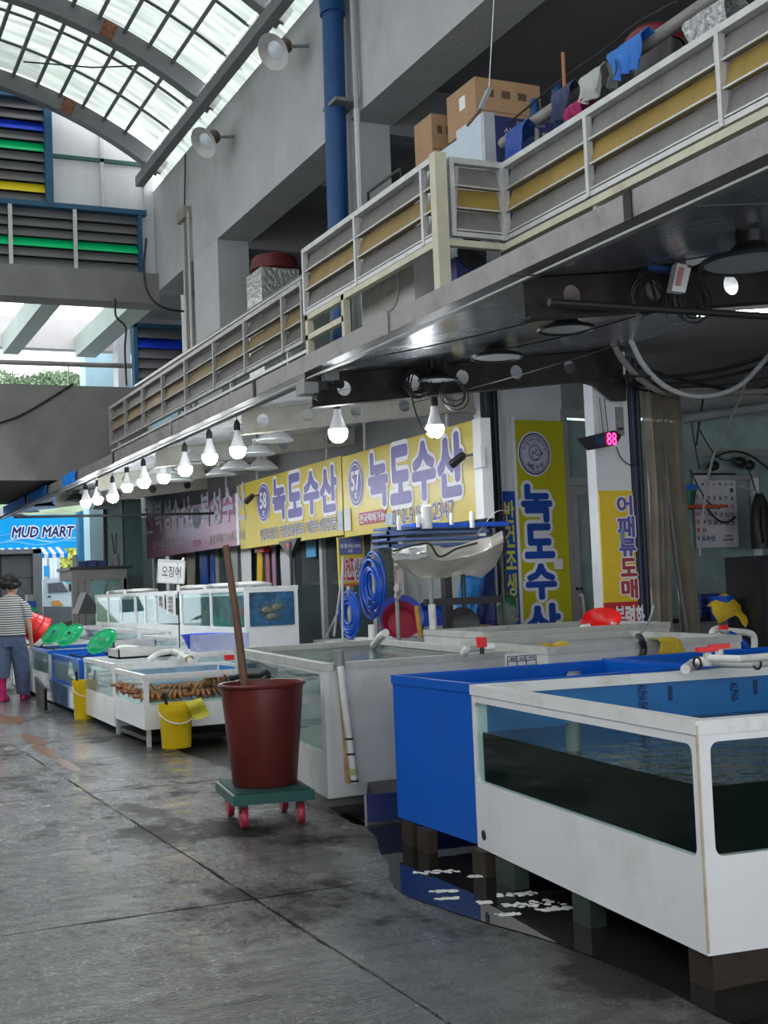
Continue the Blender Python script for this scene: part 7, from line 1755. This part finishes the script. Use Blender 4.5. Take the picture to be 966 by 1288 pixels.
# goods hanging in the shopfront below the purple sign
HG = [(252, 690, 262, 738, 'blue_raincoat', mat('raincoat_blue', (.01, .08, .36), .4, bump=.4), 'bundle of blue raincoats hung under the purple sign', 'raincoat'),
      (266, 690, 271, 735, 'blue_raincoat', mat('raincoat_blue', (.01, .08, .36), .4), 'second blue raincoat right of the first bundle', 'raincoat'),
      (325, 690, 333, 737, 'yellow_apron', mat('apron_yellow', (.62, .44, .02), .4), 'yellow apron hung in the shopfront under the 58 sign', 'apron'),
      (335, 688, 341, 738, 'pink_banner', mat('banner_pink', (.38, .12, .18), .5), 'narrow pink banner under the 58 sign', 'banner'),
      (343, 690, 349, 738, 'mauve_banner', mat('banner_mauve', (.32, .18, .28), .5), 'mauve banner next to the narrow pink one', 'banner'),
      (304, 684, 318, 738, 'white_poster', paper, 'tall white poster beside the wooden pole', 'poster'),
      (290, 684, 301, 735, 'clear_poster', mat('silver_grey_film', (.4, .42, .42), .3), 'silver-grey film sheet left of the white poster', 'poster'),
      (354, 690, 369, 752, 'pale_wall_sheet', mat('pale_sheet', (.5, .5, .52), .6), 'pale sheet on the shop glass under the 58 sign', 'sheet'),
      (386, 677, 399, 700, 'blue_notice', mat('notice_blue', (.05, .30, .55), .5), 'blue and white notice on the shop glass', 'notice'),
      (236, 690, 248, 738, 'beige_goods_bag', mat('beige_bag', (.36, .34, .28), .6), 'beige goods bag hung at the left under the purple sign', 'bag')]
for i, (x0, y0, x1, y1, nm, m_, lab, cat) in enumerate(HG):
    X = 6.305; a, b = onX(x0, y0, X), onX(x1, y1, X); rr = random.Random(60+i); g = []
    for k in range(7):
        g.append([(X-.02-.03*math.sin(j*1.9+i)*(k/6)*(0 if 'poster' in nm or 'sheet' in nm or 'notice' in nm or 'banner' in nm else 1), a.y+(b.y-a.y)*(j/6-.5)*(1+.05*math.sin(k))+(b.y-a.y)*.5, a.z+(b.z-a.z)*k/6) for j in range(7)])
    tag(MB().sheet(g, .01, (1, 0, 0)).build(nm, m_, smooth=True), lab, cat)
c = onX(330, 684, 6.2)
tag(MB().ball(c, .06, 10, 7, (1, 1, .9)).build('white_sun_hat', white_pl, smooth=True), 'white cap above the yellow apron', 'cap')
tag(MB().box((6.15, onX(335, 690, 6.2).y, onX(330, 692, 6.2).z-.03), (6.25, onX(324, 690, 6.2).y, onX(330, 686, 6.2).z)).build('red_sun_hat', red_pl), 'red cap between the white cap and the yellow apron', 'cap')
p = onX(362, 692, 5.6)
t = thing('black_parasol_stand', (5.6, p.y, 0), 'black stand with a triangular cowl under the 58 sign', 'stand')
MB().tube([(5.6, p.y-.1, 0), (5.6, p.y-.1, p.z+.1)], .018, 8).build('post', black_pl, t, True)
MB().prism([(5.6, p.y+.35, p.z+.12), (5.6, p.y-.35, p.z+.14), (5.6, p.y-.05, p.z-.10)], (.06, 0, 0)).build('cowl', black_pl, t)
MB().prism([(5.595, p.y+.06, p.z+.09), (5.595, p.y-.1, p.z+.09), (5.595, p.y-.03, p.z+.0)], (.002, 0, 0)).build('red_triangle', red_pl, t)
MB().ball((5.6, p.y-.1, p.z-.5), .03, 8, 6).build('joint', black_pl, t, True)

# ================================================================== FAR BACKGROUND
BYY = 30.0
def far(x0, y0, x1, y1, Y, d=.1):
    a, b = onY(x0, y0, Y), onY(x1, y1, Y); return (min(a.x, b.x), Y, min(a.z, b.z)), (max(a.x, b.x), Y+d, max(a.z, b.z))
bm_ = thing('blue_shop_banner', (4, BYY, 2.5), 'bright blue banner reading MUD MART over the far shop', 'banner')
cyan = mat('sky_blue_banner', (.0, .36, .78), .4, var=.03)
lo, hi = far(-60, 649, 98, 689, BYY); MB().box(lo, hi).build('banner_sheet', cyan, bm_)
zc = (lo[2]+hi[2])/2
for k, (yy_, ph, m_, w_) in enumerate(((680, 0, mat('pale_cyan', (.35, .68, .85), .5), .03), (684, 1.5, mat('mid_cyan', (.10, .48, .80), .5), .04), (673, .8, mat('mid_cyan', (.10, .48, .80), .5), .02))):
    mb = MB(); n_ = 40
    for i in range(n_):
        def wy(t_): return onY(49, yy_, BYY).z+.045*math.sin(t_*14+ph)
        xa, xb = lo[0]+(hi[0]-lo[0])*i/n_, lo[0]+(hi[0]-lo[0])*(i+1)/n_; za_, zb_ = wy(i/n_), wy((i+1)/n_)
        mb.add([(xa, BYY-.006-.002*k, za_), (xb, BYY-.006-.002*k, zb_), (xb, BYY-.006-.002*k, zb_+w_), (xa, BYY-.006-.002*k, za_+w_)], [(0, 1, 2, 3)])
    mb.build('wave_line', m_, bm_)
c, w, h = yq(17, 664, 91, 674, BYY); slant = (UP+UR*.18).normalized()
letters('lettering', 'MUD MART', mat('deep_navy_letters', (.01, .015, .10), .5), c-V3((0, .01, 0)), UR, slant, w*1.03, h*1.3, bm_, off=.03, outline=sign_white, ooff=.12, lift=.004)
aw = thing('striped_awning', (3.6, BYY-.6, 2.3), 'blue and white striped awning below the MUD MART banner', 'awning')
for i in range(26):
    x0_ = onY(-20, 692, BYY).x+i*.088; 
    if x0_ > onY(76, 692, BYY).x: break
    zt_, zb_ = onY(30, 689, BYY).z, onY(30, 697, BYY-.6).z
    MB().prism([(x0_, BYY, zt_), (x0_+.086, BYY, zt_), (x0_+.086, BYY-.6, zb_), (x0_, BYY-.6, zb_)], (0, 0, -.01)).build('awning_stripe', blue_foil if i % 2 else white_pl, aw)
    MB().box((x0_, BYY-.605, zb_-.10), (x0_+.086, BYY-.6, zb_)).build('awning_valance', blue_foil if i % 2 else white_pl, aw)
truck_b = thing('dark_box_truck', (3.5, 29, 0), 'dark open box body of a truck behind the person', 'truck')
dk = mat('dark_truck_interior', (.07, .075, .08), .7, var=.2)
lo, hi = far(-60, 694, 54, 800, 28.4, .1); lo = (lo[0], 28.4, .5)
MB().box((lo[0], 28.5, .5), (hi[0]-.15, 29.7, hi[2])).build('box_interior', dk, truck_b)
MB().box((hi[0]-.18, 28.35, .3), (hi[0], 29.7, hi[2]+.02)).build('door_post', mat('mid_grey_steel_post', (.22, .23, .24), .5), truck_b)
MB().box((lo[0], 28.35, hi[2]-.08), (hi[0], 28.5, hi[2]+.02)).build('top_bar', MATS['mid_grey_steel_post'], truck_b)
for (x0, y0, x1, y1) in ((2, 700, 40, 726), (2, 728, 40, 760)):
    l2, h2 = far(x0, y0, x1, y1, 28.45, .04); MB().box(l2, h2).build('inner_panel', mat('slate_panel', (.13, .135, .14), .5), truck_b)
for sx_ in (1,): MB().cyl((hi[0]-.5, 28.4, .3), (hi[0]-.5, 28.6, .3), .3, 16).build('wheel', black_rub, truck_b, True); MB().cyl((lo[0]+.5, 28.4, .3), (lo[0]+.5, 28.6, .3), .3, 16).build('wheel', black_rub, truck_b, True)
for i, (x0, y0, x1, y1, m_) in enumerate(((36, 756, 46, 764, mat('crate_blue', (.02, .12, .45), .5)), (36, 764, 46, 770, net_green), (35, 748, 42, 756, mat('pale_crate', (.35, .37, .38), .5)))):
    l2, h2 = far(x0, y0, x1, y1, 27.6, .4)
    tag(MB().box(l2, h2).build('stacked_crate', m_), ['blue crate in the stack behind the person', 'green crate below the blue crate behind the person', 'pale crate on top of the blue crate behind the person'][i], 'crate', 'crates stacked behind the person')
l2, h2 = far(33, 770, 48, 790, 27.55, .5); tag(MB().box((l2[0], l2[1], 0), (h2[0], h2[1], h2[2])).build('crate_plinth', dk), 'dark plinth under the stacked crates', 'plinth')
# white mini truck
wt = thing('white_mini_truck', (6.3, 31, 0), 'white mini truck cab with an orange stripe, parked outside', 'truck')
TY = 29.5
P_ = lambda x, y, Y=TY: onY(x, y, Y)
cab = [P_(54, 728), P_(76, 727), P_(86, 735), P_(92, 748), P_(93, 762), P_(92, 790), P_(54, 790)]
MB().prism(cab, (0, 1.6, 0)).build('cab', mat('white_truck_paint', (.80, .82, .84), .25, var=.02, coat=.5), wt)
MB().prism([P_(60, 734, TY-.01), P_(78, 732, TY-.01), P_(86, 745, TY-.01), P_(61, 746, TY-.01)], (0, -.01, 0)).build('side_window', mat('dark_window_glass', (.16, .15, .17), .1), wt)
MB().prism([P_(64, 756, TY-.01), P_(74, 755, TY-.01), P_(80, 762, TY-.01), P_(67, 762, TY-.01)], (0, -.006, 0)).build('orange_stripe', mat('orange_stripe', (.85, .36, .08), .4), wt)
MB().prism([P_(86, 735, TY-.02), P_(90, 735, TY-.02), P_(91, 744, TY-.02), P_(87, 744, TY-.02)], (0, -.05, 0)).build('wing_mirror', black_pl, wt)
MB().prism([P_(54, 763, TY-.01), P_(93, 763, TY-.01), P_(93, 790, TY-.01), P_(54, 790, TY-.01)], (0, -.02, 0)).build('grey_skirt', mat('truck_grey_skirt', (.16, .16, .16), .5), wt)
MB().box((P_(60, 750).x, TY-.02, P_(60, 751.5).z), (P_(64, 750).x, TY, P_(60, 750).z)).build('door_handle', black_pl, wt)
c = P_(72, 790); MB().cyl((c.x, TY-.1, .28), (c.x, TY+.1, .28), .28, 18).build('wheel', black_rub, wt, True)
l2, h2 = far(98, 700, 110, 780, 28.0, .3)
# blue column, brace
bcx = (l2[0]+h2[0])/2
t = thing('blue_round_column', (bcx, 28, 0), 'blue round steel column with a slanted brace at the market end', 'column')
MB().cyl((bcx, 28, 0), (bcx, 28, 3.2), .115, 16).build('shaft', mat('steel_blue_paint', (.03, .20, .38), .4), t, True)
MB().prism([P_(112, 690, 28), P_(128, 655, 28), P_(134, 655, 28), P_(114, 697, 28)], (0, .1, 0)).build('brace', mat('slate_blue_brace', (.10, .20, .36), .5), t)
struct(MB().box((P_(100, 655, 28).x, 27.9, P_(100, 655, 28).z), (P_(180, 655, 28).x, 28.1, P_(100, 643, 28).z)).build('market_end_beam', dark_ceil))
# pale green piers
for i, (x0, x1, m_) in enumerate(((137, 156, mat('pale_mint_pier', (.36, .50, .48), .7, var=.06)), (157, 180, mat('grey_green_pier', (.13, .22, .20), .7, var=.08)))):
    a = onY(x0, 700, 24.2+.0*i).x; b = onY(x1, 700, 24.2).x
    struct(MB().box((a, 24.2, 0), (b-.01, 24.5+.4*i, 3.19)).build('market_end_pier', m_))
a = onY(131, 700, 24.3).x; struct(MB().box((a, 24.3, 0), (a+.08, 24.4, 3.19)).build('dark_steel_post', black_pl))
struct(MB().box((onY(176, 700, 26.5).x, 26.5, 0), (onY(176, 700, 26.5).x+1.6, 27.0, 3.4)).build('brick_red_wall', mat('salmon_brick_wall', (.55, .22, .16), .8, var=.12, vscale=6)))
# kiosk with window and blue wrapped load
kz = thing('grey_glass_kiosk', (7, 23, 0), 'grey framed glass kiosk with dark blue wrapped load on its roof', 'kiosk')
KY = 22.6; kx0, kx1 = onY(91, 740, KY).x, onY(160, 740, KY).x; kt = onY(120, 716, KY).z
kfm = mat('taupe_kiosk_frame', (.26, .26, .245), .5, var=.1)
MB().box((kx0, KY, kt-.18), (kx1, KY+1.2, kt)).build('roof_band', kfm, kz); MB().box((kx0-.05, KY-.05, kt), (kx1+.1, KY+1.2, kt+.05)).build('roof_slab', black_pl, kz)
for x in (kx0, onY(99, 740, KY).x, onY(107, 740, KY).x, kx1-.09): MB().box((x, KY, 0), (x+.10, KY+.1, kt-.18)).build('frame_post', kfm, kz)
MB().box((kx0, KY, 0), (kx1, KY+.08, .7)).build('lower_panel', kfm, kz)
MB().box((kx1-.06, KY, .7), (kx1, KY+1.2, kt-.18)).build('side_panel', kfm, kz); MB().box((kx0, KY+1.1, 0), (kx1, KY+1.2, kt-.9)).build('rear_panel', kfm, kz)
MB().box((kx0+.1, KY+.03, .7), (kx1-.09, KY+.04, kt-.18)).build('window_pane', glassmat('kiosk_glass', (.75, .9, .88), .3, .35, (.45, .6, .58)), kz)
for (x0, y0, x1, y1) in ((100, 706, 109, 716), (109, 705, 122, 716), (122, 705, 134, 716)):
    l2, h2 = far(x0, y0, x1, y1, KY+.1, .5)
    o = MB().box((l2[0], l2[1], kt+.052), (h2[0]-.01, h2[1], h2[2])).build('blue_wrapped_bale', mat('navy_dotted_wrap', (.012, .03, .16), .4, var=.8, vscale=14)); tag(o, ['blue wrapped bale on the kiosk roof, left', 'blue wrapped bale on the kiosk roof, middle', 'blue wrapped bale on the kiosk roof, right'][[100, 109, 122].index(x0)], 'bale', 'blue bales on the kiosk roof')
p = onY(96, 711, KY+.1); tag(MB().lathe([(.05, 0), (.05, .18), (.03, .22)], (p.x, KY+.2, kt+.052), 10).build('pale_canister', mat('pale_canister', (.5, .5, .55), .5), smooth=True), 'pale canister left of the blue bales', 'canister')
t = thing('brush_jar', (onY(149, 710, KY).x, KY+.2, kt+.05), 'grey jar with dark sticks standing on the kiosk roof', 'jar')
c = V3((onY(149, 710, KY).x, KY+.2, kt+.052)); MB().lathe([(.07, 0), (.07, .22), (.05, .22), (.05, .02)], c, 12).build('jar_body', mat('grey_jar', (.22, .22, .22), .5), t, True)
for s_ in (-.06, .02): MB().cyl(c+UP*.1, c+V3((s_, 0, .58)), .012, 5).build('stick', black_rub, t)
# trees and shrubs beyond
leafm = mat('foliage', (.10, .17, .03), .7, var=.6, vscale=2); leaf_y = mat('yellow_green_foliage', (.42, .46, .08), .7, var=.4, vscale=2); leaf_o = mat('olive_hill_foliage', (.15, .22, .13), .8, var=.4, vscale=.4)
def tree(loc, r_, h, m_, lab, sd, nleaf=700, ls=.16, flat=1.0, grp='trees beyond the market'):
    rr = random.Random(sd); t = thing('leafy_tree', loc, lab, 'tree', grp); L = V3(loc)
    MB().tube([L, L+V3((.1, 0, h*.4)), L+V3((-.05, 0, h*.7))], [.12, .09, .05], 7).build('trunk', mat('tree_bark', (.12, .09, .06), .9, var=.3), t, True)
    mb = MB(); blobs = [(rr.uniform(-.6, .6)*r_, rr.uniform(-.5, .5)*r_, h*.7+rr.uniform(-.25, .3)*r_*flat, r_*rr.uniform(.35, .6)) for _ in range(9)]
    for i in range(nleaf):
        b_ = blobs[i % 9]; u = V3((rr.gauss(0, 1), rr.gauss(0, 1), rr.gauss(0, 1))).normalized()*b_[3]*rr.uniform(.7, 1.05); c = L+V3((b_[0]+u.x, b_[1]+u.y, b_[2]+u.z*flat))
        a = V3((rr.gauss(0, 1), rr.gauss(0, 1), rr.gauss(0, 1))).normalized()*ls; b2 = a.cross(V3((rr.gauss(0, 1), rr.gauss(0, 1), rr.gauss(0, 1)))).normalized()*ls*.5
        mb.add([c-a, c+b2, c+a, c-b2], [(0, 1, 2, 3)])
    o = mb.build('crown', m_, t); o['kind'] = 'stuff'
p = onY(84, 740, 46); tree((p.x, 46, 0), 1.9, 4.0, leafm, 'green tree seen between the banner and the blue column', 1)
p = onY(122, 740, 44); tree((p.x, 44, 0), 1.5, 4.0, leaf_y, 'yellow-green tree right of the blue column', 2)  # crown leaves are yellow-green
p = onY(4, 640, 60); tree((p.x, 60, 0), 2.2, 5.6, leafm, 'green tree top above the left end of the blue banner', 3)
for i, (x, y, r_) in enumerate(((30, 482, 3.6), (62, 480, 3.4), (95, 478, 3.8))):
    p = onY(x, y, 95); tree((p.x, 95, p.z-r_*1.2-2), r_, r_*1.75+1.6, leaf_o, ['hilltop tree mass at the left above the parapet', 'hilltop tree mass in the middle above the parapet', 'hilltop tree mass beside the pale blue building'][i], 10+i, 5000, .17, .6, 'hilltop trees above the parapet')
p = onY(60, 500, 96)
struct(MB().ball((p.x, 110, -6), 22, 24, 12, (1.6, 1, .72)).build('hillside', leaf_o, smooth=True))
tl_ = mat('teal_fence', (.05, .25, .28), .6); 
l2, h2 = far(76, 717, 96, 727, 36, .1); tag(MB().box((l2[0]-1, 36, 0), (h2[0]+1, 36.1, h2[2])).build('teal_fence_board', tl_), 'teal fence board beyond the mini truck', 'fence')
wk = thing('white_gate_frame', (5.2, 31.5, 0), 'white framed booth with a blue poster left of the mini truck', 'booth')
for x in (54, 62, 67): q = onY(x, 700, 31.5); MB().box((q.x, 31.5, 0), (q.x+.09, 31.6, onY(x, 697, 31.5).z)).build('frame_post', white_pl, wk)
l2, h2 = far(54, 698, 76, 726, 31.65, .05); MB().box((l2[0], l2[1], 0), h2).build('back_panel', mat('pale_panel', (.55, .62, .66), .5), wk)
l2, h2 = far(55, 712, 62, 725, 31.45, .03); MB().box(l2, h2).build('blue_poster', mat('poster_blue', (.02, .28, .60), .5), wk)
for i, pts in enumerate(([(-30, 540), (20, 525), (60, 503), (88, 485), (92, 483)], [(145, 376), (146, 398), (158, 412), (157, 440), (159, 485)], [(184, 300), (181, 340), (188, 372), (208, 388), (234, 392)])):
    Y_ = (GY-.02, GY-.25, GY-.5)[i]
    tag(MB().tube(smooth_path([onY(x, y, Y_) for x, y in pts]), .018, 6).build('black_cable', black_rub, smooth=True), ['black cable drooping across the face of the far parapet', 'black cable dropping from the lintel past the white pillar', 'black cable looping from the louvre corner to the conduit column'][i], 'cable')
# ================================================================== PEOPLE
def skin_obj(name, chains, m_, parent, lvl=1):
    """chains: list of (points, radii, link) grown with the Skin modifier, one continuous surface"""
    me = bpy.data.meshes.new(name); vs, es, rs = [], [], []
    for pts, r_, link in chains:
        b = len(vs)
        for i, p in enumerate(pts):
            vs.append(tuple(p)); rs.append(r_[i])
            if i: es.append((b+i-1, b+i))
        if link is not None: es.append((link, b))
    me.from_pydata(vs, es, []); o = bpy.data.objects.new(name, me); COL.objects.link(o)
    md = o.modifiers.new('skin', 'SKIN'); md.use_smooth_shade = True
    for i, sv in enumerate(me.skin_vertices[0].data): sv.radius = (rs[i], rs[i]) if not isinstance(rs[i], tuple) else rs[i]; sv.use_root = (i == 0)
    s2 = o.modifiers.new('sub', 'SUBSURF'); s2.levels = lvl; s2.render_levels = lvl
    bpy.context.view_layer.update()
    me2 = bpy.data.meshes.new_from_object(o.evaluated_get(bpy.context.evaluated_depsgraph_get()))
    bpy.data.objects.remove(o)
    o = bpy.data.objects.new(name, me2); COL.objects.link(o); me2.materials.clear(); me2.materials.append(m_); o.parent = parent
    inv = wm(parent).inverted(); me2.transform(inv)
    me2.polygons.foreach_set('use_smooth', [True]*len(me2.polygons)); return o
stripe_m = bpy.data.materials.new('striped_jersey'); stripe_m.use_nodes = True
_n = stripe_m.node_tree.nodes; _l = stripe_m.node_tree.links; _b = _n['Principled BSDF']; _b.inputs['Roughness'].default_value = .8
_tc = _n.new('ShaderNodeTexCoord'); _sx = _n.new('ShaderNodeSeparateXYZ'); _l.new(_tc.outputs['Object'], _sx.inputs[0])
_m1 = _n.new('ShaderNodeMath'); _m1.operation = 'MULTIPLY'; _m1.inputs[1].default_value = 1/.030; _l.new(_sx.outputs['Z'], _m1.inputs[0])
_m2 = _n.new('ShaderNodeMath'); _m2.operation = 'FRACT'; _l.new(_m1.outputs[0], _m2.inputs[0])
_m3 = _n.new('ShaderNodeMath'); _m3.operation = 'GREATER_THAN'; _m3.inputs[1].default_value = .5; _l.new(_m2.outputs[0], _m3.inputs[0])
_mx = _n.new('ShaderNodeMix'); _mx.data_type = 'RGBA'; _mx.inputs['A'].default_value = (.62, .62, .60, 1); _mx.inputs['B'].default_value = (.05, .055, .06, 1)
_l.new(_m3.outputs[0], _mx.inputs['Factor']); _l.new(_mx.outputs['Result'], _b.inputs['Base Color'])
def person(base, heading, label, shirt_m, trouser_m, boot_m, hair, s=1.0, apron=None, stride=.14):
    """standing/walking figure, 1.58 m tall at s=1, facing 'heading' (deg from +Y towards +X)"""
    t = thing('person', base, label, 'person')
    F = dirv(heading); Rr = V3((F.y, -F.x, 0)); B = V3(base)
    def P(r_, f_, z): return B+(Rr*r_+F*f_+UP*z)*s
    # body: pelvis root, spine, neck, head stub, arms with fingers, legs
    ch = []; pel = P(0, 0, .82)
    spine = [pel, P(0, .0, .95), P(0, .01, 1.08), P(0, .02, 1.20), P(0, .03, 1.29), P(0, .045, 1.355), P(0, .06, 1.42)]
    ch.append((spine, [.13*s, .125*s, .125*s, .13*s, .10*s, .05*s, .05*s], None))
    def arm(sx, link):
        sh = P(sx*.16, .02, 1.255)
        if sx > 0: el, wr, hd = P(.235, .03, 1.00), P(.235, .10, .79), (P(.23, .12, .745), P(.225, .13, .70))
        else: el, wr, hd = P(-.22, .06, 1.02), P(-.17, .24, .93), (P(-.16, .28, .92), P(-.155, .32, .91))
        b = sum(len(c[0]) for c in ch)
        ch.append(([sh, sh.lerp(el, .5), el, el.lerp(wr, .5), wr, hd[0], hd[1]], [.055*s, .048*s, .042*s, .038*s, .026*s, .033*s, .028*s], link))
        d = (hd[1]-hd[0]).normalized(); side = d.cross(Rr).normalized() if sx > 0 else d.cross(UP).normalized()
        for k in range(4):
            off = side*(k-1.5)*.019*s; L_ = [.055, .068, .062, .048][k]*s
            c0_ = hd[1]+off; c1_ = c0_+d*L_*.55; c2_ = c1_+(d*.6-F*.5 if sx > 0 else d*.6-UP*.6).normalized()*L_*.5
            ch.append(([c0_, c1_, c2_], [.0095*s, .009*s, .007*s], b+6))
        th0 = hd[0]+side*-.034*s; ch.append(([th0, th0+(d*.6-side*.5).normalized()*.035*s, th0+(d*.9-side*.3).normalized()*.06*s], [.012*s, .010*s, .008*s], b+5))
    arm(1, 4); arm(-1, 4)
    for sx, f_ in ((-1, -stride*.5), (1, stride)):
        ch.append(([P(sx*.085, 0, .76), P(sx*.09, f_*.5+.02, .44), P(sx*.09, f_, .10)], [.075*s, .052*s, .036*s], 0))
    body = skin_obj('body', ch, skin_m, t)
    # head with face
    hc = P(0, .075, 1.485)
    hm = MB(); rings = []
    for z, rx, ry, fo in ((-.115, .035, .04, .02), (-.10, .052, .06, .015), (-.06, .066, .08, .005), (-.01, .073, .09, 0), (.04, .075, .093, -.004), (.085, .064, .08, -.008), (.11, .035, .045, -.008), (.118, .01, .012, -.008)):
        rings.append((hc+(F*fo+UP*z)*s, rx*s, ry*s, Rr, F))
    hm.loft(rings, 16); hd_ = hm.build('head', skin_m, t, True)
    MB().loft([(hc+(F*.085+UP*.02)*s, .008*s, .006*s, Rr, F), (hc+(F*.103-UP*.02)*s, .014*s, .012*s, Rr, F), (hc+(F*.085-UP*.03)*s, .012*s, .008*s, Rr, F)], 8).build('nose', skin_m, hd_, True)
    for sx in (-1, 1):
        MB().ball(hc+(Rr*sx*.03+F*.086+UP*.005)*s, .010*s, 8, 6).build('eye', ink, hd_, True)
        MB().ball(hc+(Rr*sx*.076-UP*.005)*s, .02*s, 8, 6, (.45, .7, 1.3)).build('ear', skin_m, hd_, True)
    MB().obox(hc+(F*.083-UP*.055)*s, Rr, UP, F, .04*s, .008*s, .01*s).build('mouth', mat('lips', (.35, .12, .10), .5), hd_)
    # hair: bushy crop
    hb = MB(); rr = random.Random(4)
    for k in range(46):
        a = rr.uniform(0, 6.28); e = rr.uniform(-.35, 1.4); d = (Rr*math.cos(a)*math.cos(e)+F*(math.sin(a)*math.cos(e)-.15)+UP*math.sin(e))
        if d.dot(F) > .55 and e < .5: continue
        hb.ball(hc+(d*.092+UP*.025-F*.02)*s, .056*s, 8, 6, (1, 1, .9), .12)
    ho = hb.build('hair', hair, t, True); ho['kind'] = 'stuff'
    # clothes
    def L(nm, rings, m_, n_=20): return MB().loft([(P(*c), rx*s, ry*s, Rr, F) for c, rx, ry in rings], n_).build(nm, m_, t, True)
    L('shirt', [((0, -.005, .84), .205, .155), ((0, -.005, .95), .20, .150), ((0, .0, 1.08), .198, .145), ((0, .01, 1.20), .20, .138), ((0, .015, 1.285), .185, .115), ((0, .03, 1.335), .13, .095), ((0, .045, 1.37), .075, .070)], shirt_m)
    for sx in (-1, 1):
        e_ = (.232, .035, 1.06) if sx > 0 else (-.222, .05, 1.08)
        L('sleeve', [((sx*.12, .02, 1.29), .07, .08), ((sx*.19, .02, 1.22), .075, .08), ((e_[0], e_[1], e_[2]), .062, .066)], shirt_m, 14)
    L('trouser_seat', [((0, -.01, .70), .175, .135), ((0, -.01, .78), .185, .145), ((0, -.005, .90), .165, .125)], trouser_m)
    for sx, f_ in ((-1, -stride*.5), (1, stride)):
        lowz = .30 if (sx < 0) else .075
        L('trouser_leg', [((sx*.085, -.01, .80), .105, .13), ((sx*.10, f_*.3, .60), .115, .125), ((sx*.105, f_*.6, .42), .105, .11), ((sx*.105, f_*.95, lowz), .085 if sx > 0 else .10, .09)], trouser_m, 16)
        bt_ = [((sx*.10, f_-.005, .33 if sx < 0 else .16), .058, .062), ((sx*.10, f_, .15), .05, .055), ((sx*.10, f_+.01, .06), .052, .066), ((sx*.10, f_+.02, .012), .055, .085)]
        L('boot', bt_, boot_m, 14)
        MB().loft([(P(sx*.10, f_-.05, .035), .035*s, .03*s, Rr, UP), (P(sx*.10, f_+.04, .045), .048*s, .042*s, Rr, UP), (P(sx*.105, f_+.12, .038), .047*s, .036*s, Rr, UP), (P(sx*.105, f_+.185, .030), .030*s, .022*s, Rr, UP)], 12).build('boot_foot', boot_m, t, True)
        MB().loft([(P(sx*.10, f_+.07, .0), .052*s, .13*s, Rr, F), (P(sx*.10, f_+.07, .012), .052*s, .13*s, Rr, F)], 16).build('boot_sole', mat('dark_magenta_sole', (.18, .01, .06), .5), t, True)
    return t, P
pb_ = onZ(20, 881, 0)
pk = mat('magenta_rubber_boot', (.50, .015, .13), .3, var=.1)
denim = mat('faded_denim', (.10, .13, .22), .85, var=.25, vscale=14)
pt_, PP = person((pb_.x-.05, pb_.y, 0), 30, 'person walking away in a striped shirt, wide denim trousers and magenta boots', stripe_m, denim, pk, hair_m, 1.02)
t = thing('red_basket', PP(.02, .40, .9), 'bright red plastic basket tipped over in front of the person', 'basket')
ba = (V3((.8, .1, -.62))).normalized()
MB().lathe([(.001, -.02), (.13, -.02), (.14, 0), (.21, .26), (.225, .27), (.20, .265), (.13, .0), (.001, 0)], PP(.05, .38, 1.03), 26, ba.to_track_quat('Z', 'Y').to_matrix()).build('basket_body', red_bright, t, True)
for k in range(2): MB().lathe([(.165+.03*k, .085+.08*k), (.172+.03*k, .09+.08*k), (.168+.03*k, .10+.08*k)], PP(.05, .38, 1.03), 26, ba.to_track_quat('Z', 'Y').to_matrix()).build('rib_ring', red_pl, t, True)
p2 = onZ(-6, 870, 0)
person((p2.x, p2.y+1.4, 0), 60, 'second person mostly beyond the left picture edge, dark top and grey hair', mat('dark_vest', (.03, .03, .035), .8), mat('dark_work_trousers', (.04, .05, .07), .8), mat('black_boot', (.02, .02, .02), .4), mat('grey_hair', (.25, .23, .22), .6, var=.3), .98, stride=.05)
# table clutter by the person
ct_ = thing('sorting_table', (3.2, 19.3, 0), 'pale sorting table heaped with basins behind the person', 'table')
MB().box((2.95, 20.6, .66), (4.1, 21.8, .70)).build('tabletop', white_pl, ct_)
for x in (2.98, 4.03):
    for y in (20.63, 21.73): MB().box((x, y, 0), (x+.04, y+.04, .66)).build('leg', alu, ct_)
for i, (x, y, z, r_, m_, lab) in enumerate(((3.25, 20.9, .701, .2, mat('magenta_basin', (.5, .02, .16), .4), 'magenta basin on the sorting table beside the red basket'), (3.62, 20.95, .701, .18, mat('violet_basin', (.10, .08, .50), .4), 'violet-blue basin on the sorting table'), (3.55, 21.45, .701, .18, red_pl, 'red basin at the back of the sorting table'))):
    tag(MB().lathe([(.001, 0), (r_*.75, 0), (r_, .13), (r_*1.03, .135), (r_*.95, .13), (r_*.7, .012), (.001, .012)], (x, y, z), 22).build('round_basin', m_, smooth=True), lab, 'basin', 'basins on the sorting table')
# dark tarpaulin peaks and board by the pale tank
tag(MB().prism([onY(98, 772, 20), onY(109, 745, 20), onY(121, 760, 20), onY(121, 772, 20)], (0, .5, 0)).build('black_tarpaulin_peak', black_rub), 'black peaked tarpaulin in front of the glass kiosk', 'tarpaulin')
tag(MB().prism([onZ(46, 888, .0), onZ(56, 893, .0), onZ(56, 893, .0)+UP*.25, onZ(44, 886, 0)+UP*.35], (.04, .03, 0)).build('black_rubber_flap', black_rub), 'black rubber flap on the floor beside the magenta boot', 'flap')
